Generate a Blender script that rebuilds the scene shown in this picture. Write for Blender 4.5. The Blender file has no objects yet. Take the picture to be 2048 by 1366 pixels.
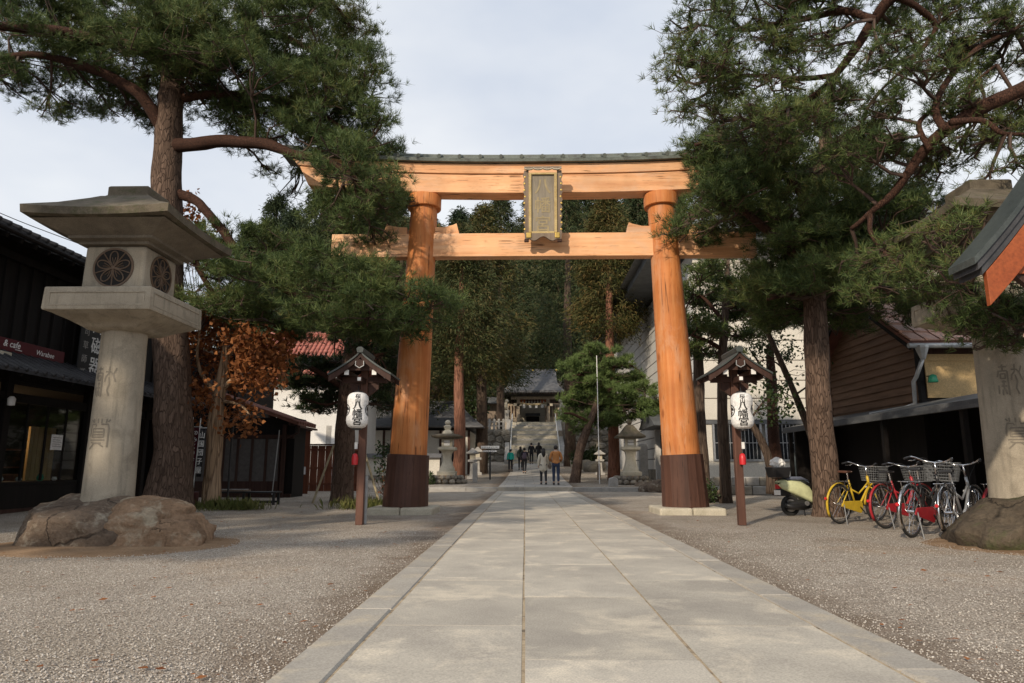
import bpy, math, random
import numpy as np
from mathutils import Vector, Matrix, noise as mnoise

# ------------------------------------------------------------------ camera, sky, sun, exposure
scene = bpy.context.scene
COL = scene.collection
CAM = Vector((-0.44, 0.0, 1.0))
PITCH, YAW, FOC = math.radians(10.5), math.radians(1.09), 1365.0
cam_data = bpy.data.cameras.new('camera')
cam_data.lens = 24.0
cam_data.sensor_width = 36.0
cam_data.clip_start = 0.05
cam_data.clip_end = 2000
cam = bpy.data.objects.new('camera', cam_data)
COL.objects.link(cam)
cam.location = CAM
cam.rotation_euler = (math.radians(90) + PITCH, 0, YAW)
scene.camera = cam

SUN_AZ, SUN_EL = math.radians(30), math.radians(27)
world = bpy.data.worlds.new('World')
scene.world = world
world.use_nodes = True
wn = world.node_tree
for n in list(wn.nodes):
    wn.nodes.remove(n)
w_out = wn.nodes.new('ShaderNodeOutputWorld')
w_bg = wn.nodes.new('ShaderNodeBackground')
w_bg.inputs['Strength'].default_value = 0.1
w_sky = wn.nodes.new('ShaderNodeTexSky')
w_sky.sky_type = 'NISHITA'
w_sky.sun_disc = False
w_sky.sun_elevation = SUN_EL
w_sky.sun_rotation = math.pi + SUN_AZ
w_tc = wn.nodes.new('ShaderNodeTexCoord')
w_map = wn.nodes.new('ShaderNodeMapping')
w_map.inputs['Scale'].default_value = (1.0, 1.0, 2.2)
w_noise = wn.nodes.new('ShaderNodeTexNoise')
w_noise.inputs['Scale'].default_value = 1.6
w_noise.inputs['Detail'].default_value = 5
w_noise.inputs['Roughness'].default_value = 0.5
w_r1 = wn.nodes.new('ShaderNodeValToRGB')          # cloud brightness
w_r1.color_ramp.elements[0].position = 0.36
w_r1.color_ramp.elements[0].color = (6.2, 6.95, 8.3, 1)
w_r1.color_ramp.elements[1].position = 0.68
w_r1.color_ramp.elements[1].color = (9.9, 10.1, 10.3, 1)
w_mix = wn.nodes.new('ShaderNodeMix')
w_mix.data_type = 'RGBA'
w_mix.inputs[0].default_value = 0.9
wn.links.new(w_tc.outputs['Generated'], w_map.inputs['Vector'])
wn.links.new(w_map.outputs['Vector'], w_noise.inputs['Vector'])
wn.links.new(w_noise.outputs['Fac'], w_r1.inputs['Fac'])
wn.links.new(w_sky.outputs['Color'], w_mix.inputs[6])
wn.links.new(w_r1.outputs['Color'], w_mix.inputs[7])
wn.links.new(w_mix.outputs[2], w_bg.inputs['Color'])
wn.links.new(w_bg.outputs['Background'], w_out.inputs['Surface'])

sun_data = bpy.data.lights.new('sun', 'SUN')
sun_data.energy = 3.7
sun_data.angle = math.radians(1.2)
sun_data.color = (1.0, 0.86, 0.68)
sun = bpy.data.objects.new('sun', sun_data)
COL.objects.link(sun)
to_sun = Vector((-math.sin(SUN_AZ) * math.cos(SUN_EL), -math.cos(SUN_AZ) * math.cos(SUN_EL), math.sin(SUN_EL)))
sun.rotation_euler = to_sun.to_track_quat('Z', 'Y').to_euler()
sun.location = to_sun * 60

scene.view_settings.view_transform = 'Standard'
scene.view_settings.look = 'None'
scene.view_settings.gamma = 1
scene.view_settings.exposure = 0.0
scene.view_settings.use_curve_mapping = False
scene.render.engine = 'CYCLES'

# ------------------------------------------------------------------ helpers
_cp, _sp, _cy, _sy = math.cos(PITCH), math.sin(PITCH), math.cos(YAW), math.sin(YAW)
_F = Vector((-_sy * _cp, _cy * _cp, _sp))
_R = Vector((_cy, _sy, 0))
_U = _R.cross(_F)


def at(px, py, d):
    """world point seen at photo pixel (2048 px wide) at forward distance d"""
    r = _F + _R * ((px - 1024) / FOC) + _U * ((683 - py) / FOC)
    return CAM + r * (d / r.y)


def mpp(d):
    return d / FOC


def gz(y):
    """height of the ground along the approach"""
    if y < 30.2:
        return 0.0
    pts = [(30.2, .17), (38, .32), (50, .72), (61, 1.38), (75, 2.2), (90, 6.0), (120, 17.0), (170, 30.0), (260, 40.0)]
    if y >= pts[-1][0]:
        return pts[-1][1]
    for (a, za), (b, zb) in zip(pts, pts[1:]):
        if a <= y <= b:
            return za + (zb - za) * (y - a) / (b - a)
    return 0.0


rng = random.Random(7)
nrg = np.random.default_rng(11)


class MB:
    def __init__(s):
        s.v, s.f, s.m = [], [], []

    def add(s, verts, faces, mi=0):
        o = len(s.v)
        s.v += [tuple(v) for v in verts]
        s.f += [tuple(i + o for i in f) for f in faces]
        s.m += [mi] * len(faces)
        return s

    def box(s, x0, x1, y0, y1, z0, z1, mi=0, M=None):
        vs = [Vector((x, y, z)) for x in (x0, x1) for y in (y0, y1) for z in (z0, z1)]
        if M is not None:
            vs = [M @ v for v in vs]
        return s.add(vs, [(0, 1, 3, 2), (4, 6, 7, 5), (0, 4, 5, 1), (2, 3, 7, 6), (0, 2, 6, 4), (1, 5, 7, 3)], mi)

    def bar(s, a, b, w, h, mi=0, up=(0, 0, 1)):
        """rectangular bar from a to b, w sideways, h along up"""
        a, b = Vector(a), Vector(b)
        d = b - a
        L = d.length
        d.normalize()
        up = Vector(up)
        sd = d.cross(up)
        if sd.length < 1e-4:
            sd = d.cross(Vector((1, 0, 0)))
        sd.normalize()
        u = sd.cross(d)
        vs = []
        for p in (a, b):
            for i, j in ((-1, -1), (1, -1), (1, 1), (-1, 1)):
                vs.append(p + sd * (i * w / 2) + u * (j * h / 2))
        return s.add(vs, [(0, 1, 2, 3), (7, 6, 5, 4), (0, 4, 5, 1), (1, 5, 6, 2), (2, 6, 7, 3), (3, 7, 4, 0)], mi)

    def tube(s, pts, radii, n=8, cap=True, mi=0, jit=0.0):
        pts = [Vector(p) for p in pts]
        if not hasattr(radii, '__len__'):
            radii = [radii] * len(pts)
        vs, fs = [], []
        ref = None
        for i, p in enumerate(pts):
            if i == 0:
                t = pts[1] - pts[0]
            elif i == len(pts) - 1:
                t = pts[-1] - pts[-2]
            else:
                t = pts[i + 1] - pts[i - 1]
            t = t.normalized()
            if ref is None:
                ref = Vector((1, 0, 0)) if abs(t.x) < .8 else Vector((0, 1, 0))
            a = (ref - t * ref.dot(t)).normalized()
            b = t.cross(a)
            ref = a
            for k in range(n):
                an = 2 * math.pi * k / n
                r = radii[i]
                if jit:
                    r *= 1 + jit * mnoise.noise(Vector((p.x * 2 + math.cos(an) * 1.5, p.y * 2 + math.sin(an) * 1.5, p.z * 1.2)))
                vs.append(p + (a * math.cos(an) + b * math.sin(an)) * r)
        m = len(pts)
        for i in range(m - 1):
            for k in range(n):
                k2 = (k + 1) % n
                fs.append((i * n + k, i * n + k2, (i + 1) * n + k2, (i + 1) * n + k))
        if cap:
            fs.append(tuple(reversed(range(n))))
            fs.append(tuple((m - 1) * n + k for k in range(n)))
        return s.add(vs, fs, mi)

    def lathe(s, prof, n=24, c=(0, 0, 0), ph=0.0, mi=0, cap=True, ax='z'):
        """profile [(r, z)] turned about z; n=4 with ph=45 deg gives square work (r = half diagonal)"""
        vs, fs = [], []
        for r, z in prof:
            for k in range(n):
                an = ph + 2 * math.pi * k / n
                p = (r * math.cos(an), r * math.sin(an), z)
                if ax == 'y':
                    p = (p[0], p[2], p[1])
                elif ax == 'x':
                    p = (p[2], p[0], p[1])
                vs.append((c[0] + p[0], c[1] + p[1], c[2] + p[2]))
        m = len(prof)
        for i in range(m - 1):
            for k in range(n):
                k2 = (k + 1) % n
                fs.append((i * n + k, i * n + k2, (i + 1) * n + k2, (i + 1) * n + k))
        if cap:
            fs.append(tuple(reversed(range(n))))
            fs.append(tuple((m - 1) * n + k for k in range(n)))
        return s.add(vs, fs, mi)

    def square(s, prof, c=(0, 0, 0), mi=0):
        return s.lathe([(h * math.sqrt(2), z) for h, z in prof], 4, c, math.pi / 4, mi)

    def prism(s, poly, t0, t1, ax='y', mi=0, M=None):
        """poly in the plane normal to ax, extruded from t0 to t1: ax y -> (x,z), ax x -> (y,z), ax z -> (x,y)"""
        n = len(poly)

        def mk(a, b, t):
            v = {'y': (a, t, b), 'x': (t, a, b), 'z': (a, b, t)}[ax]
            return M @ Vector(v) if M is not None else v
        vs = [mk(a, b, t0) for a, b in poly] + [mk(a, b, t1) for a, b in poly]
        fs = [tuple(range(n)), tuple(reversed(range(n, 2 * n)))]
        for i in range(n):
            j = (i + 1) % n
            fs.append((j, i, i + n, j + n))
        return s.add(vs, fs, mi)

    def loft(s, rings, close=True, cap=True, mi=0):
        n = len(rings[0])
        vs = [p for r in rings for p in r]
        fs = []
        for i in range(len(rings) - 1):
            for k in range(n if close else n - 1):
                k2 = (k + 1) % n
                fs.append((i * n + k, i * n + k2, (i + 1) * n + k2, (i + 1) * n + k))
        if cap and close:
            fs.append(tuple(reversed(range(n))))
            fs.append(tuple((len(rings) - 1) * n + k for k in range(n)))
        return s.add(vs, fs, mi)

    def mesh(s, name, mats, smooth=False):
        me = bpy.data.meshes.new(name)
        me.from_pydata(s.v, [], s.f)
        for m in (mats if isinstance(mats, (list, tuple)) else [mats]):
            me.materials.append(m)
        if any(s.m):
            me.polygons.foreach_set('material_index', s.m)
        me.update()
        import bmesh
        bm = bmesh.new()
        bm.from_mesh(me)
        bmesh.ops.recalc_face_normals(bm, faces=bm.faces)
        bm.to_mesh(me)
        bm.free()
        if smooth:
            me.polygons.foreach_set('use_smooth', [True] * len(me.polygons))
        return me

    def build(s, name, mats, parent=None, smooth=False, bevel=0.0, loc=None, seg=2, auto=None):
        o = link(name, s.mesh(name, mats, smooth or auto is not None), parent)
        if loc is not None:
            o.location = loc
        if bevel:
            b = o.modifiers.new('bevel', 'BEVEL')
            b.width = bevel
            b.segments = seg
            b.limit_method = 'ANGLE'
            b.angle_limit = math.radians(35)
        if auto is not None:
            es = o.modifiers.new('edges', 'EDGE_SPLIT')
            es.split_angle = math.radians(auto)
        return o


def link(name, me, parent=None):
    o = bpy.data.objects.new(name, me)
    COL.objects.link(o)
    if parent is not None:
        o.parent = parent
    return o


def tag(o, label=None, cat=None, group=None, kind=None):
    if label:
        o['label'] = label
    if cat:
        o['category'] = cat
    if group:
        o['group'] = group
    if kind:
        o['kind'] = kind
    return o


def thing(name, label, cat, loc=(0, 0, 0), rz=0.0, group=None):
    o = bpy.data.objects.new(name, None)
    COL.objects.link(o)
    o.empty_display_size = 0.2
    o.location = loc
    o.rotation_euler = (0, 0, rz)
    return tag(o, label, cat, group)


def copy_tree(o, parent=None):
    c = o.copy()
    COL.objects.link(c)
    c.parent = parent
    for ch in list(o.children):
        copy_tree(ch, c)
    return c


def np_mesh(name, verts, faces, mat, smooth=False):
    """fast mesh from numpy arrays; faces an (n,k) array"""
    me = bpy.data.meshes.new(name)
    nv, nf, k = len(verts), len(faces), faces.shape[1]
    me.vertices.add(nv)
    me.vertices.foreach_set('co', np.asarray(verts, dtype=np.float32).ravel())
    me.loops.add(nf * k)
    me.loops.foreach_set('vertex_index', np.asarray(faces, dtype=np.int32).ravel())
    me.polygons.add(nf)
    me.polygons.foreach_set('loop_start', np.arange(0, nf * k, k, dtype=np.int32))
    if smooth:
        me.polygons.foreach_set('use_smooth', np.ones(nf, dtype=bool))
    me.update(calc_edges=True)
    me.materials.append(mat)
    return me


def smooth_path(pts, step=4):
    """Catmull-Rom through control points"""
    P = [Vector(p) for p in pts]
    P = [P[0] * 2 - P[1]] + P + [P[-1] * 2 - P[-2]]
    out = []
    for i in range(1, len(P) - 2):
        for k in range(step):
            t = k / step
            a, b, c, d = P[i - 1], P[i], P[i + 1], P[i + 2]
            out.append(0.5 * ((2 * b) + (c - a) * t + (2 * a - 5 * b + 4 * c - d) * t * t + (3 * b - a - 3 * c + d) * t ** 3))
    out.append(P[-2])
    return out


def lerp_list(vals, n):
    xs = np.linspace(0, len(vals) - 1, n)
    return list(np.interp(xs, range(len(vals)), vals))


# ------------------------------------------------------------------ materials
def new_mat(name):
    m = bpy.data.materials.new(name)
    m.use_nodes = True
    nt = m.node_tree
    return m, nt, nt.nodes['Principled BSDF']


def N(nt, kind, **kw):
    n = nt.nodes.new(kind)
    for k, v in kw.items():
        if k in n.inputs:
            n.inputs[k].default_value = v
        else:
            setattr(n, k, v)
    return n


def ramp(nt, src, stops):
    r = nt.nodes.new('ShaderNodeValToRGB')
    e = r.color_ramp.elements
    while len(e) < len(stops):
        e.new(0.5)
    for i, (p, c) in enumerate(stops):
        e[i].position = p
        e[i].color = tuple(c) + (1,) if len(c) == 3 else c
    nt.links.new(src, r.inputs['Fac'])
    return r


def mixc(nt, fac, a, b, mode='MIX'):
    m = nt.nodes.new('ShaderNodeMix')
    m.data_type = 'RGBA'
    m.blend_type = mode
    for i, s in ((0, fac), (6, a), (7, b)):
        if hasattr(s, 'is_linked') or hasattr(s, 'links'):
            nt.links.new(s, m.inputs[i])
        elif i == 0:
            m.inputs[0].default_value = s
        else:
            m.inputs[i].default_value = tuple(s) + (1,) if len(s) == 3 else s
    return m.outputs[2]


def coords(nt, scale=(1, 1, 1), rand=False, kind='Object'):
    tc = nt.nodes.new('ShaderNodeTexCoord')
    mp = nt.nodes.new('ShaderNodeMapping')
    mp.inputs['Scale'].default_value = scale
    nt.links.new(tc.outputs[kind], mp.inputs['Vector'])
    if rand:
        oi = nt.nodes.new('ShaderNodeObjectInfo')
        mu = N(nt, 'ShaderNodeMath', operation='MULTIPLY')
        mu.inputs[1].default_value = 37.0
        nt.links.new(oi.outputs['Random'], mu.inputs[0])
        cx = nt.nodes.new('ShaderNodeCombineXYZ')
        for k in range(3):
            nt.links.new(mu.outputs[0], cx.inputs[k])
        nt.links.new(cx.outputs[0], mp.inputs['Location'])
    return mp.outputs['Vector']


def noise(nt, vec, scale, detail=4, rough=0.55, dist=0.0):
    n = N(nt, 'ShaderNodeTexNoise', Scale=scale, Detail=detail, Roughness=rough, Distortion=dist)
    nt.links.new(vec, n.inputs['Vector'])
    return n.outputs['Fac']


def bump(nt, bsdf, h, strength=0.3, dist=0.02):
    b = N(nt, 'ShaderNodeBump', Strength=strength, Distance=dist)
    nt.links.new(h, b.inputs['Height'])
    nt.links.new(b.outputs['Normal'], bsdf.inputs['Normal'])
    return b


def mottled(name, c1, c2, scale=3.0, rough=0.75, fine=40.0, bstr=0.25, bdist=0.01, stretch=(1, 1, 1), c3=None, rand=True, spec=0.3, metal=0.0, vary=0.0, s3=1.3, rain=None, fissure=0.0):
    m, nt, b = new_mat(name)
    v = coords(nt, stretch, rand)
    n1 = noise(nt, v, scale, 5, 0.6)
    col = ramp(nt, n1, [(0.33, c1), (0.67, c2)]).outputs['Color']
    if c3 is not None:
        n3 = noise(nt, v, scale * s3, 6, 0.65, 0.4)
        f3 = ramp(nt, n3, [(0.52, (0, 0, 0)), (0.68, (1, 1, 1))]).outputs['Color']
        col = mixc(nt, f3, col, c3)
    if rain is not None:
        vr = coords(nt, (1, 1, .09), rand)
        nr = noise(nt, vr, 9.0, 5, 0.65)
        fr_ = ramp(nt, nr, [(0.50, (0, 0, 0)), (0.72, (.75, .75, .75))]).outputs['Color']
        col = mixc(nt, fr_, col, rain)
    fis = None
    if fissure:
        nd = noise(nt, v, 2.5, 4, 0.6)
        vd = N(nt, 'ShaderNodeVectorMath', operation='MULTIPLY_ADD')
        cx_ = nt.nodes.new('ShaderNodeCombineXYZ')
        for k_ in range(3):
            nt.links.new(nd, cx_.inputs[k_])
        nt.links.new(cx_.outputs[0], vd.inputs[0])
        vd.inputs[1].default_value = (.9, .5, .7)
        nt.links.new(v, vd.inputs[2])
        vf = N(nt, 'ShaderNodeTexVoronoi', feature='DISTANCE_TO_EDGE')
        vf.inputs['Scale'].default_value = fissure
        nt.links.new(vd.outputs[0], vf.inputs['Vector'])
        fis = ramp(nt, vf.outputs['Distance'], [(0.0, (0, 0, 0)), (0.035, (1, 1, 1))]).outputs['Color']
        nm = noise(nt, v, 1.1, 3, 0.5)
        keep = ramp(nt, nm, [(0.45, (1, 1, 1)), (0.55, (0, 0, 0))]).outputs['Color']
        fis = mixc(nt, keep, fis, (1, 1, 1))
        col = mixc(nt, fis, tuple(x * .3 for x in c1), col)
    n2 = noise(nt, v, fine, 3, 0.6)
    g = ramp(nt, n2, [(0.25, (0.72, 0.72, 0.72)), (0.75, (1.22, 1.22, 1.22))]).outputs['Color']
    col = mixc(nt, 1.0, col, g, 'MULTIPLY')
    if vary:
        oi = nt.nodes.new('ShaderNodeObjectInfo')
        g2 = ramp(nt, oi.outputs['Random'], [(0.0, (1 - vary,) * 3), (1.0, (1 + vary,) * 3)]).outputs['Color']
        col = mixc(nt, 1.0, col, g2, 'MULTIPLY')
    nt.links.new(col, b.inputs['Base Color'])
    b.inputs['Roughness'].default_value = rough
    b.inputs['Metallic'].default_value = metal
    b.inputs['Specular IOR Level'].default_value = spec
    if bstr:
        bump(nt, b, mixc(nt, 1.0, n2, fis, 'MULTIPLY') if fis is not None else n2, bstr, bdist)
    return m


def plain(name, c, rough=0.5, metal=0.0, spec=0.5):
    m, nt, b = new_mat(name)
    v = coords(nt, (1, 1, 1), True)
    n1 = noise(nt, v, 9.0, 4, 0.6)
    g = ramp(nt, n1, [(0.3, tuple(x * 0.82 for x in c)), (0.7, tuple(min(1, x * 1.12) for x in c))]).outputs['Color']
    nt.links.new(g, b.inputs['Base Color'])
    b.inputs['Roughness'].default_value = rough
    b.inputs['Metallic'].default_value = metal
    b.inputs['Specular IOR Level'].default_value = spec
    return m


def grain_wood(name, c1, c2, c3, axis='z', rough=0.6, scale=1.0, streak=(0.12, 0.05, 0.02), spec=0.25, weather=None, crack=0.0):
    """wood with long grain along an object axis, optional drying cracks and grey weathering"""
    m, nt, b = new_mat(name)
    st = {'z': (7, 7, .35), 'x': (.35, 7, 7), 'y': (7, .35, 7)}[axis]
    v = coords(nt, tuple(k * scale for k in st), True)
    n1 = noise(nt, v, 1.0, 6, 0.6, 0.6)
    col = ramp(nt, n1, [(0.28, c1), (0.5, c2), (0.74, c3)]).outputs['Color']
    n2 = noise(nt, v, 4.5, 4, 0.7, 0.2)
    dk = ramp(nt, n2, [(0.31, (1, 1, 1)), (0.40, (0, 0, 0))]).outputs['Color']
    col = mixc(nt, dk, col, streak)
    v2 = coords(nt, (1, 1, 1), True)
    n3 = noise(nt, v2, 0.9, 4, 0.6)
    g = ramp(nt, n3, [(0.3, (0.8, 0.8, 0.8)), (0.7, (1.15, 1.15, 1.15))]).outputs['Color']
    col = mixc(nt, 1.0, col, g, 'MULTIPLY')
    h = n2
    if weather:
        sw = {'z': (1.6, 1.6, .5), 'x': (.5, 1.6, 1.6), 'y': (1.6, .5, 1.6)}[axis]
        n4 = noise(nt, coords(nt, sw, True), 1.3, 6, 0.68, 0.8)
        wf = ramp(nt, n4, [(0.50, (0, 0, 0)), (0.70, (.6, .6, .6))]).outputs['Color']
        col = mixc(nt, wf, col, weather)
    if crack:
        sc_ = {'z': (9, 9, .16), 'x': (.16, 9, 9), 'y': (9, .16, 9)}[axis]
        n5 = noise(nt, coords(nt, sc_, True), 1.0, 3, 0.5, 0.3)
        cf = ramp(nt, n5, [(0.485, (0, 0, 0)), (0.497, (1, 1, 1)), (0.503, (1, 1, 1)), (0.515, (0, 0, 0))]).outputs['Color']
        n6 = noise(nt, v2, 1.7, 3, 0.5)
        gate = ramp(nt, n6, [(0.50, (0, 0, 0)), (0.58, (crack,) * 3)]).outputs['Color']
        cf = mixc(nt, 1.0, cf, gate, 'MULTIPLY')
        col = mixc(nt, cf, col, tuple(x * .35 for x in streak))
        vk = N(nt, 'ShaderNodeTexVoronoi', feature='F1')
        vk.inputs['Scale'].default_value = 1.15
        nt.links.new(coords(nt, {'z': (1, 1, .55), 'x': (.55, 1, 1), 'y': (1, .55, 1)}[axis], True), vk.inputs['Vector'])
        kf = ramp(nt, vk.outputs['Distance'], [(0.035, (1, 1, 1)), (0.085, (0, 0, 0))]).outputs['Color']
        col = mixc(nt, kf, col, streak)
        inv = N(nt, 'ShaderNodeMath', operation='SUBTRACT')
        nt.links.new(n2, inv.inputs[0])
        nt.links.new(cf, inv.inputs[1])
        h = inv.outputs[0]
    nt.links.new(col, b.inputs['Base Color'])
    b.inputs['Roughness'].default_value = rough
    b.inputs['Specular IOR Level'].default_value = spec
    bump(nt, b, h, 0.3, 0.012)
    return m


def leaf_mat(name, cols, rough=0.6, trans=0.15, big=0.6, tree=0.0):
    m, nt, b = new_mat(name)
    geo = nt.nodes.new('ShaderNodeNewGeometry')
    v = coords(nt, (1, 1, 1), False)
    n1 = noise(nt, v, big, 3, 0.6)
    mx = N(nt, 'ShaderNodeMath', operation='MULTIPLY_ADD')
    nt.links.new(geo.outputs['Random Per Island'], mx.inputs[0])
    mx.inputs[1].default_value = 0.55
    sub = N(nt, 'ShaderNodeMath', operation='MULTIPLY_ADD')
    nt.links.new(n1, sub.inputs[0])
    sub.inputs[1].default_value = 1.1
    sub.inputs[2].default_value = -0.33
    nt.links.new(sub.outputs[0], mx.inputs[2])
    k = len(cols)
    col = ramp(nt, mx.outputs[0], [(i / (k - 1) if k > 1 else 0, c) for i, c in enumerate(cols)]).outputs['Color']
    if tree:
        oi = nt.nodes.new('ShaderNodeObjectInfo')
        tn_ = ramp(nt, oi.outputs['Random'], [(0.0, (.6, .75, .85)), (0.4, (.85, .95, .95)), (0.75, (1.05, 1.0, .9)), (1.0, (1.3, 1.05, .85))]).outputs['Color']
        col = mixc(nt, tree, col, mixc(nt, 1.0, col, tn_, 'MULTIPLY'))
    nt.links.new(col, b.inputs['Base Color'])
    b.inputs['Roughness'].default_value = rough
    b.inputs['Specular IOR Level'].default_value = 0.2
    if trans:
        tr = nt.nodes.new('ShaderNodeBsdfTranslucent')
        nt.links.new(col, tr.inputs['Color'])
        ms = nt.nodes.new('ShaderNodeMixShader')
        ms.inputs[0].default_value = trans
        nt.links.new(b.outputs[0], ms.inputs[1])
        nt.links.new(tr.outputs[0], ms.inputs[2])
        nt.links.new(ms.outputs[0], nt.nodes['Material Output'].inputs['Surface'])
    return m


def bark_mat(name, c1, c2, c3, zs=0.3, scale=7.0):
    m, nt, b = new_mat(name)
    v = coords(nt, (1, 1, zs), True)
    nz = noise(nt, v, 3.0, 3, 0.5)
    vm = N(nt, 'ShaderNodeVectorMath', operation='MULTIPLY_ADD')
    nt.links.new(v, vm.inputs[0])
    vm.inputs[1].default_value = (1, 1, 1)
    vc = nt.nodes.new('ShaderNodeCombineXYZ')
    nt.links.new(nz, vc.inputs[0]); nt.links.new(nz, vc.inputs[1])
    vs = N(nt, 'ShaderNodeVectorMath', operation='SCALE')
    vs.inputs['Scale'].default_value = 0.45
    nt.links.new(vc.outputs[0], vs.inputs[0])
    nt.links.new(vs.outputs[0], vm.inputs[2])
    vo = N(nt, 'ShaderNodeTexVoronoi', feature='DISTANCE_TO_EDGE')
    vo.inputs['Scale'].default_value = scale
    nt.links.new(vm.outputs[0], vo.inputs['Vector'])
    vo2 = N(nt, 'ShaderNodeTexVoronoi', feature='F1')
    vo2.inputs['Scale'].default_value = scale
    nt.links.new(vm.outputs[0], vo2.inputs['Vector'])
    crack = ramp(nt, vo.outputs['Distance'], [(0.0, (.1, .1, .1)), (0.10, (1, 1, 1))]).outputs['Color']
    sep = nt.nodes.new('ShaderNodeSeparateColor')
    nt.links.new(vo2.outputs['Color'], sep.inputs[0])
    cell = ramp(nt, sep.outputs[0], [(0.0, c2), (1.0, c3)]).outputs['Color']
    n2 = noise(nt, v, 30.0, 4, 0.6)
    g = ramp(nt, n2, [(0.25, (0.7, 0.7, 0.7)), (0.75, (1.2, 1.2, 1.2))]).outputs['Color']
    cell = mixc(nt, 1.0, cell, g, 'MULTIPLY')
    col = mixc(nt, crack, c1, cell)
    nt.links.new(col, b.inputs['Base Color'])
    b.inputs['Roughness'].default_value = 0.85
    b.inputs['Specular IOR Level'].default_value = 0.15
    h = mixc(nt, 0.25, crack, n2)
    bump(nt, b, h, 0.7, 0.04)
    return m


MAT = {}
MAT['granite'] = mottled('granite', (.35, .32, .275), (.48, .44, .37), 1.5, .85, 90, .15, .004, c3=(.60, .535, .43), vary=.12)
MAT['granite_kerb'] = mottled('granite_kerb', (.31, .285, .25), (.39, .36, .31), 2.2, .85, 90, .15, .004, c3=(.46, .40, .31), vary=.06)
MAT['joint_sand'] = mottled('joint_sand', (.34, .26, .17), (.44, .36, .25), 6, .95, 60, .5, .01, c3=(.12, .095, .07), rand=False)
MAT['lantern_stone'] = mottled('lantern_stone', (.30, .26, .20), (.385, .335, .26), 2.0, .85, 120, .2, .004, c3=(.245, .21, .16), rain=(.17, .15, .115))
MAT['mossy_shaded_stone'] = mottled('mossy_shaded_stone', (.085, .07, .05), (.15, .125, .09), 4.0, .9, 60, .5, .01, c3=(.07, .07, .034))  # brown mossy stone, deepened further so the colour carries the pines' shade
MAT['shaded_soffit_stone'] = mottled('shaded_soffit_stone', (.13, .11, .085), (.20, .17, .13), 3.0, .9, 60, .3, .006)  # darker than the lantern stone: shade under the eave put into the colour
MAT['carved_line'] = plain('carved_line', (.19, .165, .13), .9)
MAT['boulder_tan'] = mottled('boulder_tan', (.16, .10, .06), (.30, .195, .12), 1.8, .9, 22, .9, .03, c3=(.38, .32, .23), fissure=1.5)
MAT['boulder_dark'] = mottled('boulder_dark', (.085, .06, .043), (.17, .125, .09), 2.0, .9, 22, .9, .03, c3=(.30, .26, .20), s3=2.6, fissure=1.3)
MAT['boulder_moss'] = mottled('boulder_moss', (.055, .042, .03), (.11, .086, .06), 2.0, .9, 22, .9, .03, c3=(.07, .075, .032), fissure=1.2)
MAT['earth'] = mottled('earth', (.20, .125, .07), (.30, .20, .12), 3, .95, 45, .6, .01)
MAT['rubble'] = mottled('rubble', (.13, .11, .09), (.30, .27, .22), 3, .9, 25, .6, .02, vary=.3)
MAT['wall_stone'] = mottled('wall_stone', (.15, .135, .11), (.30, .27, .22), 2, .9, 25, .6, .02, vary=.3)
MAT['pale_stone'] = mottled('pale_stone', (.42, .38, .29), (.55, .50, .40), 4, .85, 60, .2, .004)
MAT['grey_stone'] = mottled('grey_stone', (.30, .29, .27), (.42, .40, .37), 4, .85, 60, .2, .004)
MAT['torii_pillar'] = grain_wood('torii_pillar', (.45, .14, .04), (.55, .20, .062), (.63, .275, .105), 'z', .6, 1.0, (.34, .11, .035), .2, (.60, .36, .22), .9)
MAT['torii_beam'] = grain_wood('torii_beam', (.66, .31, .145), (.79, .425, .215), (.84, .51, .29), 'x', .6, 1.1, (.38, .16, .07), .2, (.62, .45, .33), .9)
MAT['sleeve'] = grain_wood('sleeve', (.055, .026, .018), (.085, .04, .028), (.12, .06, .042), 'z', .55, 1.0, (.03, .015, .01))
MAT['copper'] = mottled('copper', (.10, .115, .10), (.17, .19, .165), 2.5, .6, 30, .2, .01, c3=(.08, .075, .07), spec=.4)
MAT['dark_copper'] = mottled('dark_copper', (.03, .038, .036), (.06, .07, .065), 2.5, .5, 30, .2, .01, spec=.5)
MAT['dark_wood'] = grain_wood('dark_wood', (.035, .017, .012), (.055, .027, .02), (.075, .04, .03), 'z', .65, 1.2, (.015, .009, .007))
MAT['post_wood'] = grain_wood('post_wood', (.07, .032, .022), (.105, .05, .035), (.14, .07, .05), 'z', .65, 1.2, (.03, .015, .01))
MAT['white_cap'] = plain('white_cap', (.78, .77, .74), .6)
MAT['white_wall'] = mottled('white_wall', (.66, .65, .62), (.74, .73, .70), 1.0, .85, 40, .1, .003)
MAT['cream_panel'] = mottled('cream_panel', (.58, .545, .47), (.66, .62, .54), 0.6, .8, 40, .1, .003, vary=.04)
MAT['grey_panel'] = mottled('grey_panel', (.60, .585, .55), (.68, .665, .63), 0.6, .8, 40, .1, .003, vary=.04)
MAT['paper'] = mottled('paper', (.72, .71, .69), (.80, .79, .77), 3.0, .75, 30, .05, .002)
MAT['ink'] = plain('ink', (.015, .014, .014), .7)
MAT['bronze'] = plain('bronze', (.12, .075, .045), .6)
MAT['gold'] = plain('gold', (.62, .43, .12), .45, .6)
MAT['gilt_wood'] = mottled('gilt_wood', (.42, .30, .12), (.55, .42, .20), 6, .6, 60, .3, .004, spec=.4)
MAT['plaque_board'] = grain_wood('plaque_board', (.20, .17, .13), (.27, .235, .185), (.33, .28, .19), 'z', .8, 2.5, (.12, .095, .06))
MAT['plaque_ink'] = plain('plaque_ink', (.34, .27, .15), .7)
MAT['gate_wood'] = grain_wood('gate_wood', (.34, .27, .19), (.42, .34, .25), (.48, .40, .31), 'z', .8, 2.0, (.22, .17, .12))
MAT['weathered'] = grain_wood('weathered', (.16, .12, .09), (.22, .17, .13), (.27, .22, .17), 'z', .8, 2.0, (.08, .06, .045))
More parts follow.
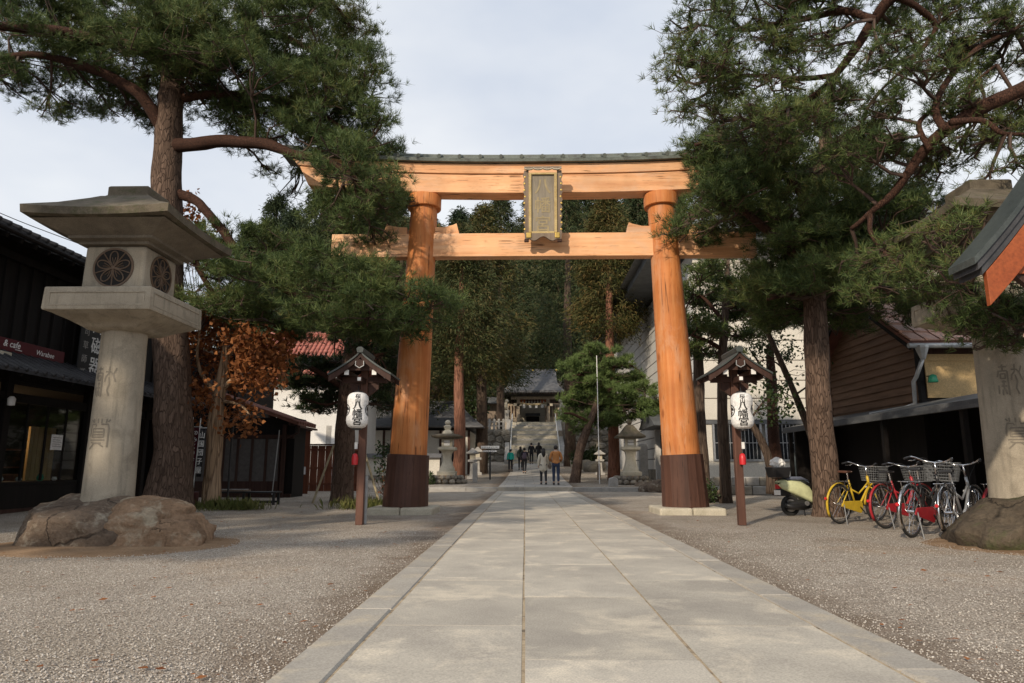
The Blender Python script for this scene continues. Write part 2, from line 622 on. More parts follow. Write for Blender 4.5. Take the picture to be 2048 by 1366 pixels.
MAT['black_wood'] = grain_wood('black_wood', (.005, .004, .004), (.009, .007, .006), (.014, .010, .009), 'z', .7, 1.0, (.004, .003, .003))
MAT['black'] = plain('black', (.012, .012, .013), .5)
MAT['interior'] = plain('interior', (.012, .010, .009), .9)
MAT['roof_tile_dark'] = mottled('roof_tile_dark', (.035, .035, .038), (.065, .065, .07), 3, .6, 40, .2, .005)
MAT['roof_grey'] = mottled('roof_grey', (.10, .10, .105), (.16, .16, .165), 3, .6, 40, .2, .005)
MAT['roof_red'] = mottled('roof_red', (.30, .095, .07), (.42, .16, .12), 3, .6, 40, .2, .005, vary=.15)
MAT['roof_brown'] = mottled('roof_brown', (.13, .05, .035), (.20, .085, .06), 3, .6, 40, .2, .005)
MAT['roof_pink'] = mottled('roof_pink', (.42, .22, .16), (.55, .34, .26), 3, .6, 40, .2, .005, vary=.2)
MAT['brown_fence'] = grain_wood('brown_fence', (.10, .032, .016), (.15, .05, .026), (.19, .07, .036), 'z', .65, 1.2, (.05, .018, .01))
MAT['siding'] = grain_wood('siding', (.10, .055, .032), (.16, .092, .055), (.22, .13, .08), 'y', .75, 1.6, (.04, .022, .014))
MAT['ochre'] = mottled('ochre', (.52, .36, .17), (.60, .43, .22), 1.2, .85, 40, .15, .003)
MAT['lean_roof'] = mottled('lean_roof', (.075, .08, .085), (.13, .135, .14), 2, .5, 30, .2, .004)
MAT['zinc'] = plain('zinc', (.42, .43, .43), .45, .5)
MAT['chrome'] = plain('chrome', (.75, .75, .76), .18, 1.0)
MAT['alu'] = plain('alu', (.55, .56, .57), .4, .8)
MAT['rubber'] = plain('rubber', (.018, .018, .018), .8)
MAT['plastic_black'] = plain('plastic_black', (.02, .02, .022), .4)
MAT['plastic_grey'] = plain('plastic_grey', (.16, .165, .17), .5)  # basket grey, darkened in place of shade over the bicycles
MAT['bike_yellow'] = plain('bike_yellow', (.58, .39, .03), .4)  # dulled paint standing in for the shade missing over the bicycles
MAT['bike_red'] = plain('bike_red', (.36, .02, .028), .4)  # dulled like the yellow, bicycle shade put into the paint colour
MAT['bike_black'] = plain('bike_black', (.02, .02, .022), .3)
MAT['bike_silver'] = plain('bike_silver', (.55, .56, .57), .3, .7)
MAT['bike_white'] = plain('bike_white', (.7, .7, .7), .3)
MAT['saddle_brown'] = plain('saddle_brown', (.09, .035, .02), .5)
MAT['scooter_green'] = plain('scooter_green', (.60, .62, .36), .3)
MAT['scooter_seat'] = plain('scooter_seat', (.16, .18, .24), .6)
MAT['glass_dark'] = plain('glass_dark', (.02, .022, .025), .1, 0, .7)
MAT['glass_grey'] = plain('glass_grey', (.13, .12, .115), .2, 0, .6)  # grey reflection on the tea house panes put into the base colour
MAT['vermilion'] = mottled('vermilion', (.26, .06, .018), (.33, .088, .026), 2, .55, 30, .1, .003)
MAT['red_plastic'] = plain('red_plastic', (.55, .02, .025), .4)
MAT['red_sign'] = plain('red_sign', (.085, .008, .012), .6)
MAT['maroon_cloth'] = plain('maroon_cloth', (.10, .012, .022), .9)
MAT['lamp_green'] = plain('lamp_green', (.03, .30, .17), .4)
MAT['grey_pole'] = plain('grey_pole', (.36, .37, .37), .5, .3)
MAT['rope'] = plain('rope', (.42, .34, .2), .9)
MAT['bamboo'] = mottled('bamboo', (.28, .23, .14), (.40, .34, .22), 6, .6, 40, .2, .003)
MAT['skin'] = plain('skin', (.55, .36, .26), .55)
MAT['hair'] = plain('hair', (.018, .014, .012), .5)
MAT['bark_pine'] = bark_mat('bark_pine', (.055, .036, .027), (.10, .066, .048), (.17, .115, .085), .20, 17)
MAT['bark_limb'] = bark_mat('bark_limb', (.035, .02, .015), (.058, .030, .021), (.09, .044, .03), .6, 34)
MAT['bark_cedar'] = bark_mat('bark_cedar', (.13, .06, .038), (.24, .11, .07), (.32, .155, .10), .08, 14)
MAT['bark_brown'] = bark_mat('bark_brown', (.05, .035, .027), (.085, .06, .045), (.13, .094, .07), .12, 14)
MAT['stump_wood'] = bark_mat('stump_wood', (.12, .075, .045), (.28, .185, .11), (.40, .28, .18), .05, 12)
MAT['needle'] = leaf_mat('needle', [(.024, .04, .016), (.046, .076, .026), (.08, .118, .036), (.135, .165, .052), (.19, .125, .05)], .55, .12, .7)
MAT['needle_light'] = leaf_mat('needle_light', [(.06, .095, .034), (.10, .15, .048), (.145, .20, .062), (.19, .24, .08)], .55, .15, .7)
MAT['needle_dark'] = leaf_mat('needle_dark', [(.014, .022, .01), (.024, .04, .016), (.04, .062, .022), (.06, .08, .03)], .55, .1, .7)
MAT['cedar_leaf'] = leaf_mat('cedar_leaf', [(.018, .03, .012), (.038, .054, .02), (.062, .076, .028), (.105, .088, .036), (.16, .105, .048)], .7, .1, 1.5, 1.0)
MAT['cedar_far'] = leaf_mat('cedar_far', [(.016, .028, .015), (.032, .048, .022), (.058, .072, .032), (.10, .088, .04)], .7, .1, .6, 1.0)
MAT['maple_leaf'] = leaf_mat('maple_leaf', [(.12, .036, .016), (.22, .078, .028), (.33, .13, .045), (.43, .20, .08)], .6, .3, 1.2)
MAT['broad_leaf'] = leaf_mat('broad_leaf', [(.02, .034, .012), (.038, .06, .02), (.065, .09, .03)], .45, .15, 1.0)
MAT['twig'] = plain('twig', (.075, .045, .032), .85)
MAT['grass'] = leaf_mat('grass', [(.07, .09, .025), (.13, .14, .04), (.22, .19, .08)], .7, .2, 1.5)


def pane_mat():
    m, nt, b = new_mat('shop_glass')
    tr = nt.nodes.new('ShaderNodeBsdfTransparent')
    tr.inputs['Color'].default_value = (.85, .88, .88, 1)
    gl = nt.nodes.new('ShaderNodeBsdfGlossy')
    gl.inputs['Roughness'].default_value = .03
    ms = nt.nodes.new('ShaderNodeMixShader')
    ms.inputs[0].default_value = .08
    nt.links.new(tr.outputs[0], ms.inputs[1])
    nt.links.new(gl.outputs[0], ms.inputs[2])
    nt.links.new(ms.outputs[0], nt.nodes['Material Output'].inputs['Surface'])
    return m


MAT['shop_glass'] = pane_mat()


def gravel_mat():
    m, nt, b = new_mat('gravel')
    v = coords(nt, (1, 1, 1), False)
    vo = N(nt, 'ShaderNodeTexVoronoi', feature='F1')
    vo.inputs['Scale'].default_value = 95
    nt.links.new(v, vo.inputs['Vector'])
    sep = nt.nodes.new('ShaderNodeSeparateColor')
    nt.links.new(vo.outputs['Color'], sep.inputs[0])
    stone = ramp(nt, sep.outputs[0], [(0.0, (.21, .18, .15)), (0.35, (.41, .36, .305)), (0.7, (.56, .50, .43)), (1.0, (.74, .69, .62))]).outputs['Color']
    big = noise(nt, v, 0.35, 5, 0.6)
    tint = ramp(nt, big, [(0.32, (.80, .76, .70)), (0.55, (1.0, .98, .95)), (0.72, (1.05, .92, .78))]).outputs['Color']
    col = mixc(nt, 1.0, stone, tint, 'MULTIPLY')
    # brown dirt drifted against the kerbs of the path
    sx_ = nt.nodes.new('ShaderNodeSeparateXYZ')
    nt.links.new(v, sx_.inputs[0])
    ab = N(nt, 'ShaderNodeMath', operation='ABSOLUTE')
    nt.links.new(sx_.outputs[0], ab.inputs[0])
    nk = noise(nt, v, 2.2, 5, 0.65)
    ad = N(nt, 'ShaderNodeMath', operation='MULTIPLY_ADD')
    nt.links.new(nk, ad.inputs[0])
    ad.inputs[1].default_value = -1.3
    nt.links.new(ab.outputs[0], ad.inputs[2])
    mr = N(nt, 'ShaderNodeMapRange')
    mr.inputs['From Min'].default_value = 0.95
    mr.inputs['From Max'].default_value = 1.55
    mr.inputs['To Min'].default_value = 0.75
    mr.inputs['To Max'].default_value = 0.0
    nt.links.new(ad.outputs[0], mr.inputs['Value'])
    col = mixc(nt, mr.outputs['Result'], col, (.185, .125, .08))
    # trodden brown earth between the stones in places
    n2 = noise(nt, v, 0.8, 6, 0.65, 0.5)
    ef = ramp(nt, n2, [(0.50, (0, 0, 0)), (0.72, (.55, .55, .55))]).outputs['Color']
    col = mixc(nt, ef, col, (.22, .165, .12))
    dk = ramp(nt, vo.outputs['Distance'], [(0.25, (1, 1, 1)), (0.75, (.55, .55, .55))]).outputs['Color']
    col = mixc(nt, 1.0, col, dk, 'MULTIPLY')
    nt.links.new(col, b.inputs['Base Color'])
    b.inputs['Roughness'].default_value = 0.9
    b.inputs['Specular IOR Level'].default_value = 0.2
    inv = N(nt, 'ShaderNodeMath', operation='SUBTRACT')
    inv.inputs[0].default_value = 1
    nt.links.new(vo.outputs['Distance'], inv.inputs[1])
    bump(nt, b, inv.outputs[0], 0.7, 0.012)
    return m


MAT['gravel'] = gravel_mat()
MAT['pebble'] = leaf_mat('pebble', [(.20, .17, .145), (.34, .30, .26), (.45, .405, .355), (.56, .515, .46), (.68, .64, .58)], .85, 0, 3.0)


def paved_mat():
    m, nt, b = new_mat('far_paving')
    v = coords(nt, (1, 1, 1), False)
    br = N(nt, 'ShaderNodeTexBrick')
    br.inputs['Scale'].default_value = 1.0
    br.inputs['Brick Width'].default_value = .92
    br.inputs['Row Height'].default_value = 1.75
    br.inputs['Mortar Size'].default_value = .012
    br.inputs['Color1'].default_value = (.36, .34, .31, 1)
    br.inputs['Color2'].default_value = (.44, .41, .37, 1)
    br.inputs['Mortar'].default_value = (.2, .16, .11, 1)
    nt.links.new(v, br.inputs['Vector'])
    n2 = noise(nt, v, 2.0, 5, .6)
    g = ramp(nt, n2, [(0.3, (.85, .85, .85)), (0.7, (1.1, 1.1, 1.1))]).outputs['Color']
    nt.links.new(mixc(nt, 1.0, br.outputs['Color'], g, 'MULTIPLY'), b.inputs['Base Color'])
    b.inputs['Roughness'].default_value = .85
    return m


MAT['far_paving'] = paved_mat()


def text_mesh(body, size=1.0, mat=None, bold=0.0, shear=0.0, name='lettering'):
    """flat lettering in the xz plane, facing -y, centred on its own box"""
    cu = bpy.data.curves.new('text', 'FONT')
    cu.body = body
    cu.size = size
    cu.offset = bold
    cu.shear = shear
    cu.extrude = 0.0
    o = bpy.data.objects.new('text', cu)
    COL.objects.link(o)
    dg = bpy.context.evaluated_depsgraph_get()
    dg.update()
    me = bpy.data.meshes.new_from_object(o.evaluated_get(dg))
    bpy.data.objects.remove(o)
    bpy.data.curves.remove(cu)
    n = len(me.vertices)
    co = np.zeros(n * 3, dtype=np.float32)
    me.vertices.foreach_get('co', co)
    co = co.reshape(-1, 3)
    if n:
        mid = (co.min(0) + co.max(0)) / 2
        co = co - mid
    fs = [tuple(p.vertices) for p in me.polygons]
    bpy.data.meshes.remove(me)
    return np.stack([co[:, 0], np.zeros(n), co[:, 1]], 1), fs


def fine_text(v, f, maxlen):
    """subdivide flat lettering so that it can follow a curved surface"""
    import bmesh
    bm = bmesh.new()
    vs = [bm.verts.new(p) for p in v]
    for q in f:
        try:
            bm.faces.new([vs[i] for i in q])
        except ValueError:
            pass
    bmesh.ops.triangulate(bm, faces=bm.faces)
    for _ in range(5):
        es = [x for x in bm.edges if x.calc_length() > maxlen]
        if not es:
            break
        bmesh.ops.subdivide_edges(bm, edges=es, cuts=1)
        bmesh.ops.triangulate(bm, faces=bm.faces)
    bm.verts.index_update()
    out = [tuple(p.co) for p in bm.verts], [tuple(w.index for w in q.verts) for q in bm.faces]
    bm.free()
    return out


def column_text(mb, chars, x, y, z_top, size, step, bold=0.0, M=None, sx=1.0, depth=0.004):
    """characters one below the other; each glyph a thin solid facing -y"""
    for i, ch in enumerate(chars):
        v, f = text_mesh(ch, size)
        if not len(v):
            continue
        zc = z_top - step * (i + .5)
        for s_ in (-1, 0, 1) if bold else (0,):      # heavier strokes: three copies a hair apart
            front = [(x + p[0] * sx + s_ * bold, y - .0007 * (s_ + 1), zc + p[2] + s_ * bold * .5) for p in v]
            if M is not None:
                front = [M @ Vector(p) for p in front]
            mb.add(front, f)

# ------------------------------------------------------------------ ground and path
def build_ground():
    xs = sorted(set([-400, -250, -150, -90, -60] + list(np.arange(-40, 41, 1.0)) + [60, 90, 150, 250, 400]))
    ys = [-300, -150, -60, -30, -15, -8] + list(np.arange(-5, 30, 1.0)) + [30.15, 30.2] + list(np.arange(31, 130, 1.5)) + [140, 155, 170, 200, 260, 400, 800]
    vs, fs = [], []
    for y in ys:
        for x in xs:
            z = gz(y)
            if abs(x) > 2.2 and y < 30.1:
                z += 0.014 * mnoise.noise(Vector((x * .5, y * .5, 0))) * min(1, (abs(x) - 2.2)) - 0.002
            # low planted beds on both sides
            z += 0.13 * math.exp(-(((x + 9.4) / 2.6) ** 2 + ((y - 16.6) / 2.6) ** 2))
            z += 0.05 * math.exp(-(((x - 6.3) / .9) ** 2 + ((y - 14.5) / .9) ** 2))
            vs.append((x, y, z))
    nx = len(xs)
    for j in range(len(ys) - 1):
        for i in range(nx - 1):
            fs.append((j * nx + i, j * nx + i + 1, (j + 1) * nx + i + 1, (j + 1) * nx + i))
    g = MB().add(vs, fs).build('ground', MAT['gravel'], smooth=True)
    tag(g, 'grey brown gravel ground', None, kind='structure')
    return g


build_ground()

path = MB().box(-1.64, 1.64, -3.0, 30.1, -.1, .0255).build('path', MAT['joint_sand'])
tag(path, 'paved approach path of pale granite slabs', None, kind='structure')


def slab_mesh(w, l, t, bev, seed):
    r = random.Random(seed)
    ring = []
    b = bev
    pts = [(-w / 2, -l / 2), (w / 2, -l / 2), (w / 2, l / 2), (-w / 2, l / 2)]
    j = [(r.uniform(-.004, .004), r.uniform(-.004, .004)) for _ in pts]
    lo = [(x + a, y + c, -t) for (x, y), (a, c) in zip(pts, j)]
    mi = [(x + a, y + c, -b) for (x, y), (a, c) in zip(pts, j)]
    hi = [(x + a - math.copysign(b, x), y + c - math.copysign(b, y), r.uniform(-.0015, .0015)) for (x, y), (a, c) in zip(pts, j)]
    m = MB()
    m.loft([lo, mi, hi])
    return m.mesh('slab', MAT['granite'])


SLABS = [slab_mesh(.893, 1.743, .08, .0012, i) for i in range(5)]
for ci, (xc, off) in enumerate(((-.91, 0.78), (0, -0.0), (.91, 0.80))):
    y = -3.0 + off - 1.75 + 1.5
    while y < 30.1:
        y1 = y + 1.75
        if y1 > -2.5:
            y0c, y1c = max(y, -3), min(y1, 30.08)
            L = y1c - y0c
            if L > .3:
                o = link('slab', SLABS[rng.randrange(5)], path)
                o.location = (xc, (y0c + y1c) / 2, .030 + rng.uniform(-.002, .003))
                o.scale = (1, L / 1.75, 1)
                o.rotation_euler = (0, 0, rng.uniform(-.002, .002))
        y = y1
KERB = [MB().box(-.132, .132, -.99, .99, -.1, .0).mesh('kerb_stone', MAT['granite_kerb']) for i in range(1)]
for sx in (-1, 1):
    y = -3.0 + (.6 if sx > 0 else 0)
    while y < 30:
        o = link('kerb_stone', KERB[0], path)
        L = min(2.0, 30.08 - y)
        o.location = (sx * 1.505, y + L / 2, .036 + rng.uniform(-.003, .004))
        o.scale = (1, L / 2.0, 1)
        o.rotation_euler = (0, 0, rng.uniform(-.003, .003))
        b = o.modifiers.new('bevel', 'BEVEL')
        b.width = .012
        y += 2.0

# upper terrace: kerb step across the approach and far paving
step = thing('step', 'long low granite step crossing the approach behind the gateway', 'step', (0, 30.2, 0))
xs_ = [-6.6, -4.6, -3.0, -1.62, 1.62, 3.2, 5.2]
for a, b_ in zip(xs_, xs_[1:]):
    mid = abs(a + b_) < .1
    MB().box(a + .006, b_ - .006, -.14 - (.12 if mid else 0), .34, -.1, .178 + (.018 if mid else 0)).build('step_stone', MAT['granite' if mid else 'grey_stone'], step, bevel=.012)
m = MB()
ys_ = [30.56, 34, 38, 44, 50, 56, 61.1]
m.loft([[(-1.62 + .007 * (y - 30), y, gz(y) + .02), (1.62 + .014 * (y - 30), y, gz(y) + .02), (1.62 + .014 * (y - 30), y, gz(y) - .1), (-1.62 + .007 * (y - 30), y, gz(y) - .1)] for y in ys_])
tag(m.build('upper_path', MAT['far_paving']), 'paved upper path leading to the shrine stairs', None, kind='structure')


def scatter_pebbles():
    n = 60000
    d = 2.2 + 9.5 * nrg.random(n) ** 1.5
    u = nrg.uniform(-.80, .80, n)
    x = -0.44 + u * d
    keep = (np.abs(x) > 1.66)
    x, d = x[keep], d[keep]
    n = len(x)
    r = nrg.uniform(.0028, .0075, n) * (1 + .5 * (nrg.random(n) < .06))
    base = np.array([(1, 0, 0), (0, 1, 0), (-1, 0, 0), (0, -1, 0), (0, 0, .75), (0, 0, -.6)], dtype=np.float32)
    an = nrg.uniform(0, 6.28, n)
    sc = nrg.uniform(.7, 1.4, (n, 3))
    v = base[None] * sc[:, None, :] * r[:, None, None]
    c, s = np.cos(an), np.sin(an)
    vx = v[..., 0] * c[:, None] - v[..., 1] * s[:, None]
    vy = v[..., 0] * s[:, None] + v[..., 1] * c[:, None]
    tilt = nrg.uniform(-.4, .4, n)
    vz = v[..., 2] + vx * tilt[:, None]
    P = np.stack([vx + x[:, None], vy + d[:, None], vz + .004], -1).reshape(-1, 3)
    f = np.array([(0, 1, 4), (1, 2, 4), (2, 3, 4), (3, 0, 4), (1, 0, 5), (2, 1, 5), (3, 2, 5), (0, 3, 5)])
    F = (f[None] + 6 * np.arange(n)[:, None, None]).reshape(-1, 3)
    o = link('gravel', np_mesh('gravel', P, F, MAT['pebble']))
    tag(o, 'loose small gravel stones strewn beside the path', 'gravel', kind='stuff')


scatter_pebbles()

# ------------------------------------------------------------------ great torii
def build_torii():
    T = thing('torii_gate', 'large orange timber torii gateway spanning the stone path', 'torii', (0, 15.85, 0))
    for sx in (-1, 1):
        xb, xt = 3.17 * sx, 2.90 * sx
        zt = 7.22

        def px(z):
            return xb + (xt - xb) * z / zt
        zs = [.2, 1.2, 1.3, 2.5, 4, 5.5, 6.5, 7.25]
        rs = [.43, .425, .423, .405, .38, .352, .335, .325]
        p = MB().tube([(px(z), 0, z) for z in zs], rs, 48).build('pillar', MAT['torii_pillar'], T, auto=40)
        s = MB().tube([(px(z), 0, z) for z in (.13, .7, 1.30)], [.525, .50, .482], 16).build('sleeve', MAT['sleeve'], p, bevel=.006)
        MB().lathe([(.33, 7.235), (.40, 7.24), (.408, 7.25), (.412, 7.53), (.405, 7.55), (.33, 7.556)], 48, (px(7.4), 0, 0)).build('ring', MAT['torii_pillar'], p, auto=30)
        # square footing of two pale stones
        for k in (-1, 1):
            x0, x1 = (xb - .72, xb - .004) if k < 0 else (xb + .004, xb + .72)
            MB().box(x0, x1, -.70, .70, -.1, .15).build('footing_stone', MAT['pale_stone'], T, bevel=.05, seg=3)

    def curve(x):
        return .30 * (abs(x) / 6.2) ** 2.6

    def beam(name, z0, z1, half0, half1, t0, t1, mat, n=40):
        """curved beam; half0/half1 = half length at bottom / top, t0/t1 half thickness"""
        rings = []
        for i in range(n + 1):
            q = -1 + 2 * i / n
            xa, xb_ = q * half0, q * half1
            rings.append([(xa, -t0, z0 + curve(xa)), (xb_, -t1, z1 + curve(xb_)), (xb_, t1, z1 + curve(xb_)), (xa, t0, z0 + curve(xa))])
        return MB().loft(rings).build(name, mat, T, bevel=.012)
    beam('lower_lintel', 7.56, 8.02, 5.72, 5.95, .235, .255, MAT['torii_beam'])
    beam('upper_lintel', 8.035, 8.27, 6.0, 6.18, .29, .33, MAT['torii_beam'])
    # copper roof over the lintel
    rings = []
    n = 48
    for i in range(n + 1):
        x = -6.42 + 12.84 * i / n
        c = curve(x)
        rings.append([(x, -.43, 8.285 + c), (x, -.45, 8.36 + c), (x, -.05, 8.56 + c), (x, .05, 8.56 + c), (x, .45, 8.36 + c), (x, .43, 8.285 + c)])
    roof = MB().loft(rings).build('roof', MAT['copper'], T)
    for i in range(25):
        x = -6.0 + i * .5
        c = curve(x)
        MB().tube([(x, -.475, 8.395 + c), (x, -.03, 8.595 + c)], .05, 10).build('roof_rib', MAT['copper'], roof, auto=40)
    MB().box(-6.4, 6.4, -.06, .06, 0, .05).build
    rings = []
    for i in range(n + 1):
        x = -6.44 + 12.88 * i / n
        c = curve(x)
        rings.append([(x, -.07, 8.55 + c), (x, -.07, 8.63 + c), (x, .07, 8.63 + c), (x, .07, 8.55 + c)])
    MB().loft(rings).build('ridge_cap', MAT['copper'], roof)
    # tie beam through the pillars with wedges
    MB().box(-5.1, 5.1, -.15, .15, 5.99, 6.57).build('tie_beam', MAT['torii_beam'], T, bevel=.012)
    for sx in (-1, 1):
        for io, (a, b_) in enumerate(((.36, .98), (-.98, -.36))):
            xc = sx * 2.945
            if io == 0:
                poly = [(xc - sx * .34, 6.575), (xc - sx * .34, 6.74), (xc - sx * .55, 6.745), (xc - sx * .78, 6.80), (xc - sx * .86, 6.84), (xc - sx * .93, 6.575)]
            else:
                poly = [(xc + sx * .34, 6.575), (xc + sx * .34, 6.74), (xc + sx * .55, 6.75), (xc + sx * .80, 6.80), (xc + sx * .84, 6.84), (xc + sx * .92, 6.575)]
            MB().prism(poly, -.12, .12, 'y').build('wedge', MAT['torii_beam'], T, bevel=.008)
    # short strut behind the plaque
    MB().box(-.18, .18, -.10, .12, 6.57, 7.58).build('strut', MAT['torii_beam'], T)
    return T


build_torii()


def build_plaque():
    # framed name plaque, leaning forward
    P = thing('name_plaque', 'weathered gilt framed name plaque hung on the gateway lintels', 'plaque', (0, 15.42, 6.33))
    P.rotation_euler = (math.radians(9), 0, 0)
    W, H = .30, 1.42
    MB().box(-W, W, 0, .05, .14, .14 + H).build('board', MAT['plaque_board'], P)
    fr = MB()
    for a in (-1, 1):
        x0, x1 = sorted((a * (W - .03), a * (W + .035)))
        fr.box(x0, x1, -.045, .045, .14, .14 + H)
    fr.box(-W + .03, W - .03, -.045, .045, .11, .165)
    fr.box(-W + .03, W - .03, -.045, .045, .14 + H - .045, .14 + H)
    fr.build('gilt_frame', MAT['gilt_wood'], P, bevel=.008)
    # carved flared side boards with cloud edges
    for a in (-1, 1):
        poly = [(a * (W + .035), .10)]
        k = 26
        for i in range(k + 1):
            z = .10 + (H + .10) * i / k
            poly.append((a * (W + .135 + .018 * math.sin(i * 1.9) + .02 * (i / k)), z))
        poly.append((a * (W + .035), .10 + H + .10))
        if a < 0:
            poly = poly[::-1]
        sb = MB().prism(poly, -.01, .03, 'y').build('side_board', MAT['weathered'], P)
        for i in range(9):
            z = .22 + i * .155
            MB().lathe([(.0, -.02), (.022, -.015), (.027, 0), (.022, .02)], 8, (a * (W + .13 + .01 * math.sin(i * 2.2)), 0, z), ax='y').build('gilt_cloud', MAT['gold'], sb, auto=50)
    # top rail with scalloped lower lip
    poly = [(-.44, 1.70), (.44, 1.70)]
    for i in range(21):
        x = .44 - .88 * i / 20
        poly.append((x, 1.655 - .03 * abs(math.sin(i * math.pi / 5)) ** .7))
    MB().prism(poly, -.07, .02, 'y').build('top_rail', MAT['weathered'], P)
    m = MB()
    pts = [(.44 - .88 * i / 20, -.075, 1.655 - .03 * abs(math.sin(i * math.pi / 5)) ** .7) for i in range(21)]
    m.tube(pts, .013, 6)
    m.build('gilt_lip', MAT['pale_stone'], P, smooth=True)
    # curled bottom rail with two gold caps
    poly = []
    for i in range(25):
        x = -.43 + .86 * i / 24
        poly.append((x, .115))
    low = []
    for i in range(25):
        x = .43 - .86 * i / 24
        t = abs(x) / .43
        low.append((x, -.02 if t > .72 else (.02 + .05 * math.cos(t * 6.2) - .03)))
    MB().prism(poly + low, -.08, .03, 'y').build('bottom_rail', MAT['weathered'], P)
    for a in (-1, 1):
        MB().box(a * .335 - .06, a * .335 + .06, -.105, -.02, .0, .125).build('gold_cap', MAT['gold'], P, bevel=.015)
        MB().box(a * .39 - .055, a * .39 + .055, -.07, .03, -.09, -.022).build('foot', MAT['dark_wood'], P, bevel=.015)
    t = MB()
    column_text(t, '八幡宮', 0, -.004, 1.46, .40, .44, .006)
    t.build('lettering', MAT['plaque_ink'], P)


build_plaque()

# ------------------------------------------------------------------ big stone lanterns on boulders
def stroke_strip(mb, pts, w, colr, cx, zc, ang0, r_of_z, sc):
    """engraved stroke laid on the round column: pts in glyph units"""
    P = []
    for a, b in zip(pts, pts[1:]):
        for k in range(5):
            t = k / 5
            P.append((a[0] + (b[0] - a[0]) * t, a[1] + (b[1] - a[1]) * t))
    P.append(pts[-1])
    L, R = [], []
    for i, p in enumerate(P):
        q = P[min(i + 1, len(P) - 1)]
        o = P[max(i - 1, 0)]
        dx, dz = q[0] - o[0], q[1] - o[1]
        n = math.hypot(dx, dz) or 1
        nx, nz = -dz / n * w / 2, dx / n * w / 2
        for lst, s in ((L, 1), (R, -1)):
            gx, gzz = (p[0] + s * nx) * sc, zc + (p[1] + s * nz) * sc
            r = r_of_z(gzz) + .0035
            an = ang0 + gx / r
            lst.append((math.sin(an) * r, -math.cos(an) * r, gzz))
    vs = L + R
    n = len(L)
    mb.add(vs, [(i, i + 1, n + i + 1, n + i) for i in range(n - 1)])


GLYPH_A = [  # archaic "offer"
    [(-.42, .95), (-.42, .55)], [(-.60, .80), (-.22, .80)], [(-.66, .55), (-.2, .55)], [(-.62, .55), (-.70, .2)],
    [(-.2, .55), (-.2, -.9)], [(-.55, .38), (-.32, .38), (-.32, .1), (-.55, .1), (-.55, .38)], [(-.52, -.1), (-.3, -.1)],
    [(-.42, .0), (-.42, -.55)], [(-.56, -.35), (-.28, -.35)], [(-.68, -.3), (-.70, -.8)], [(-.5, -.55), (-.52, -.9)], [(-.36, -.55), (-.33, -.85)],
    [(.22, .95), (.18, .5), (.02, .3), (-.02, .0)], [(0, .62), (.3, .62), (.45, .45)], [(.62, .85), (.45, .45), (.62, .0)],
    [(.2, .3), (.28, -.1), (.18, -.5), (.32, -.85)]]
GLYPH_B = [  # archaic "light"
    [(-.42, .95), (-.4, .7)], [(-.12, .95), (-.12, .68)], [(.12, .95), (.12, .68)], [(.42, .95), (.38, .7)], [(-.6, .9), (-.5, .75)], [(.6, .9), (.5, .75)],
    [(-.55, .62), (-.25, .62), (-.2, .5)], [(.1, .62), (.5, .62), (.55, .4), (.55, -.75)], [(-.55, .62), (-.62, .3), (-.62, -.1)],
    [(-.42, .36), (.28, .36)], [(-.42, .36), (-.45, -.15), (.3, -.15), (.3, .36)], [(-.38, .16), (.24, .16)], [(-.38, .0), (.24, .0)],
    [(-.6, -.32), (.38, -.32)], [(-.25, -.5), (-.6, -.85)], [(.0, -.5), (.34, -.72)], [(-.5, -.45), (-.3, -.5), (.2, -.5)]]


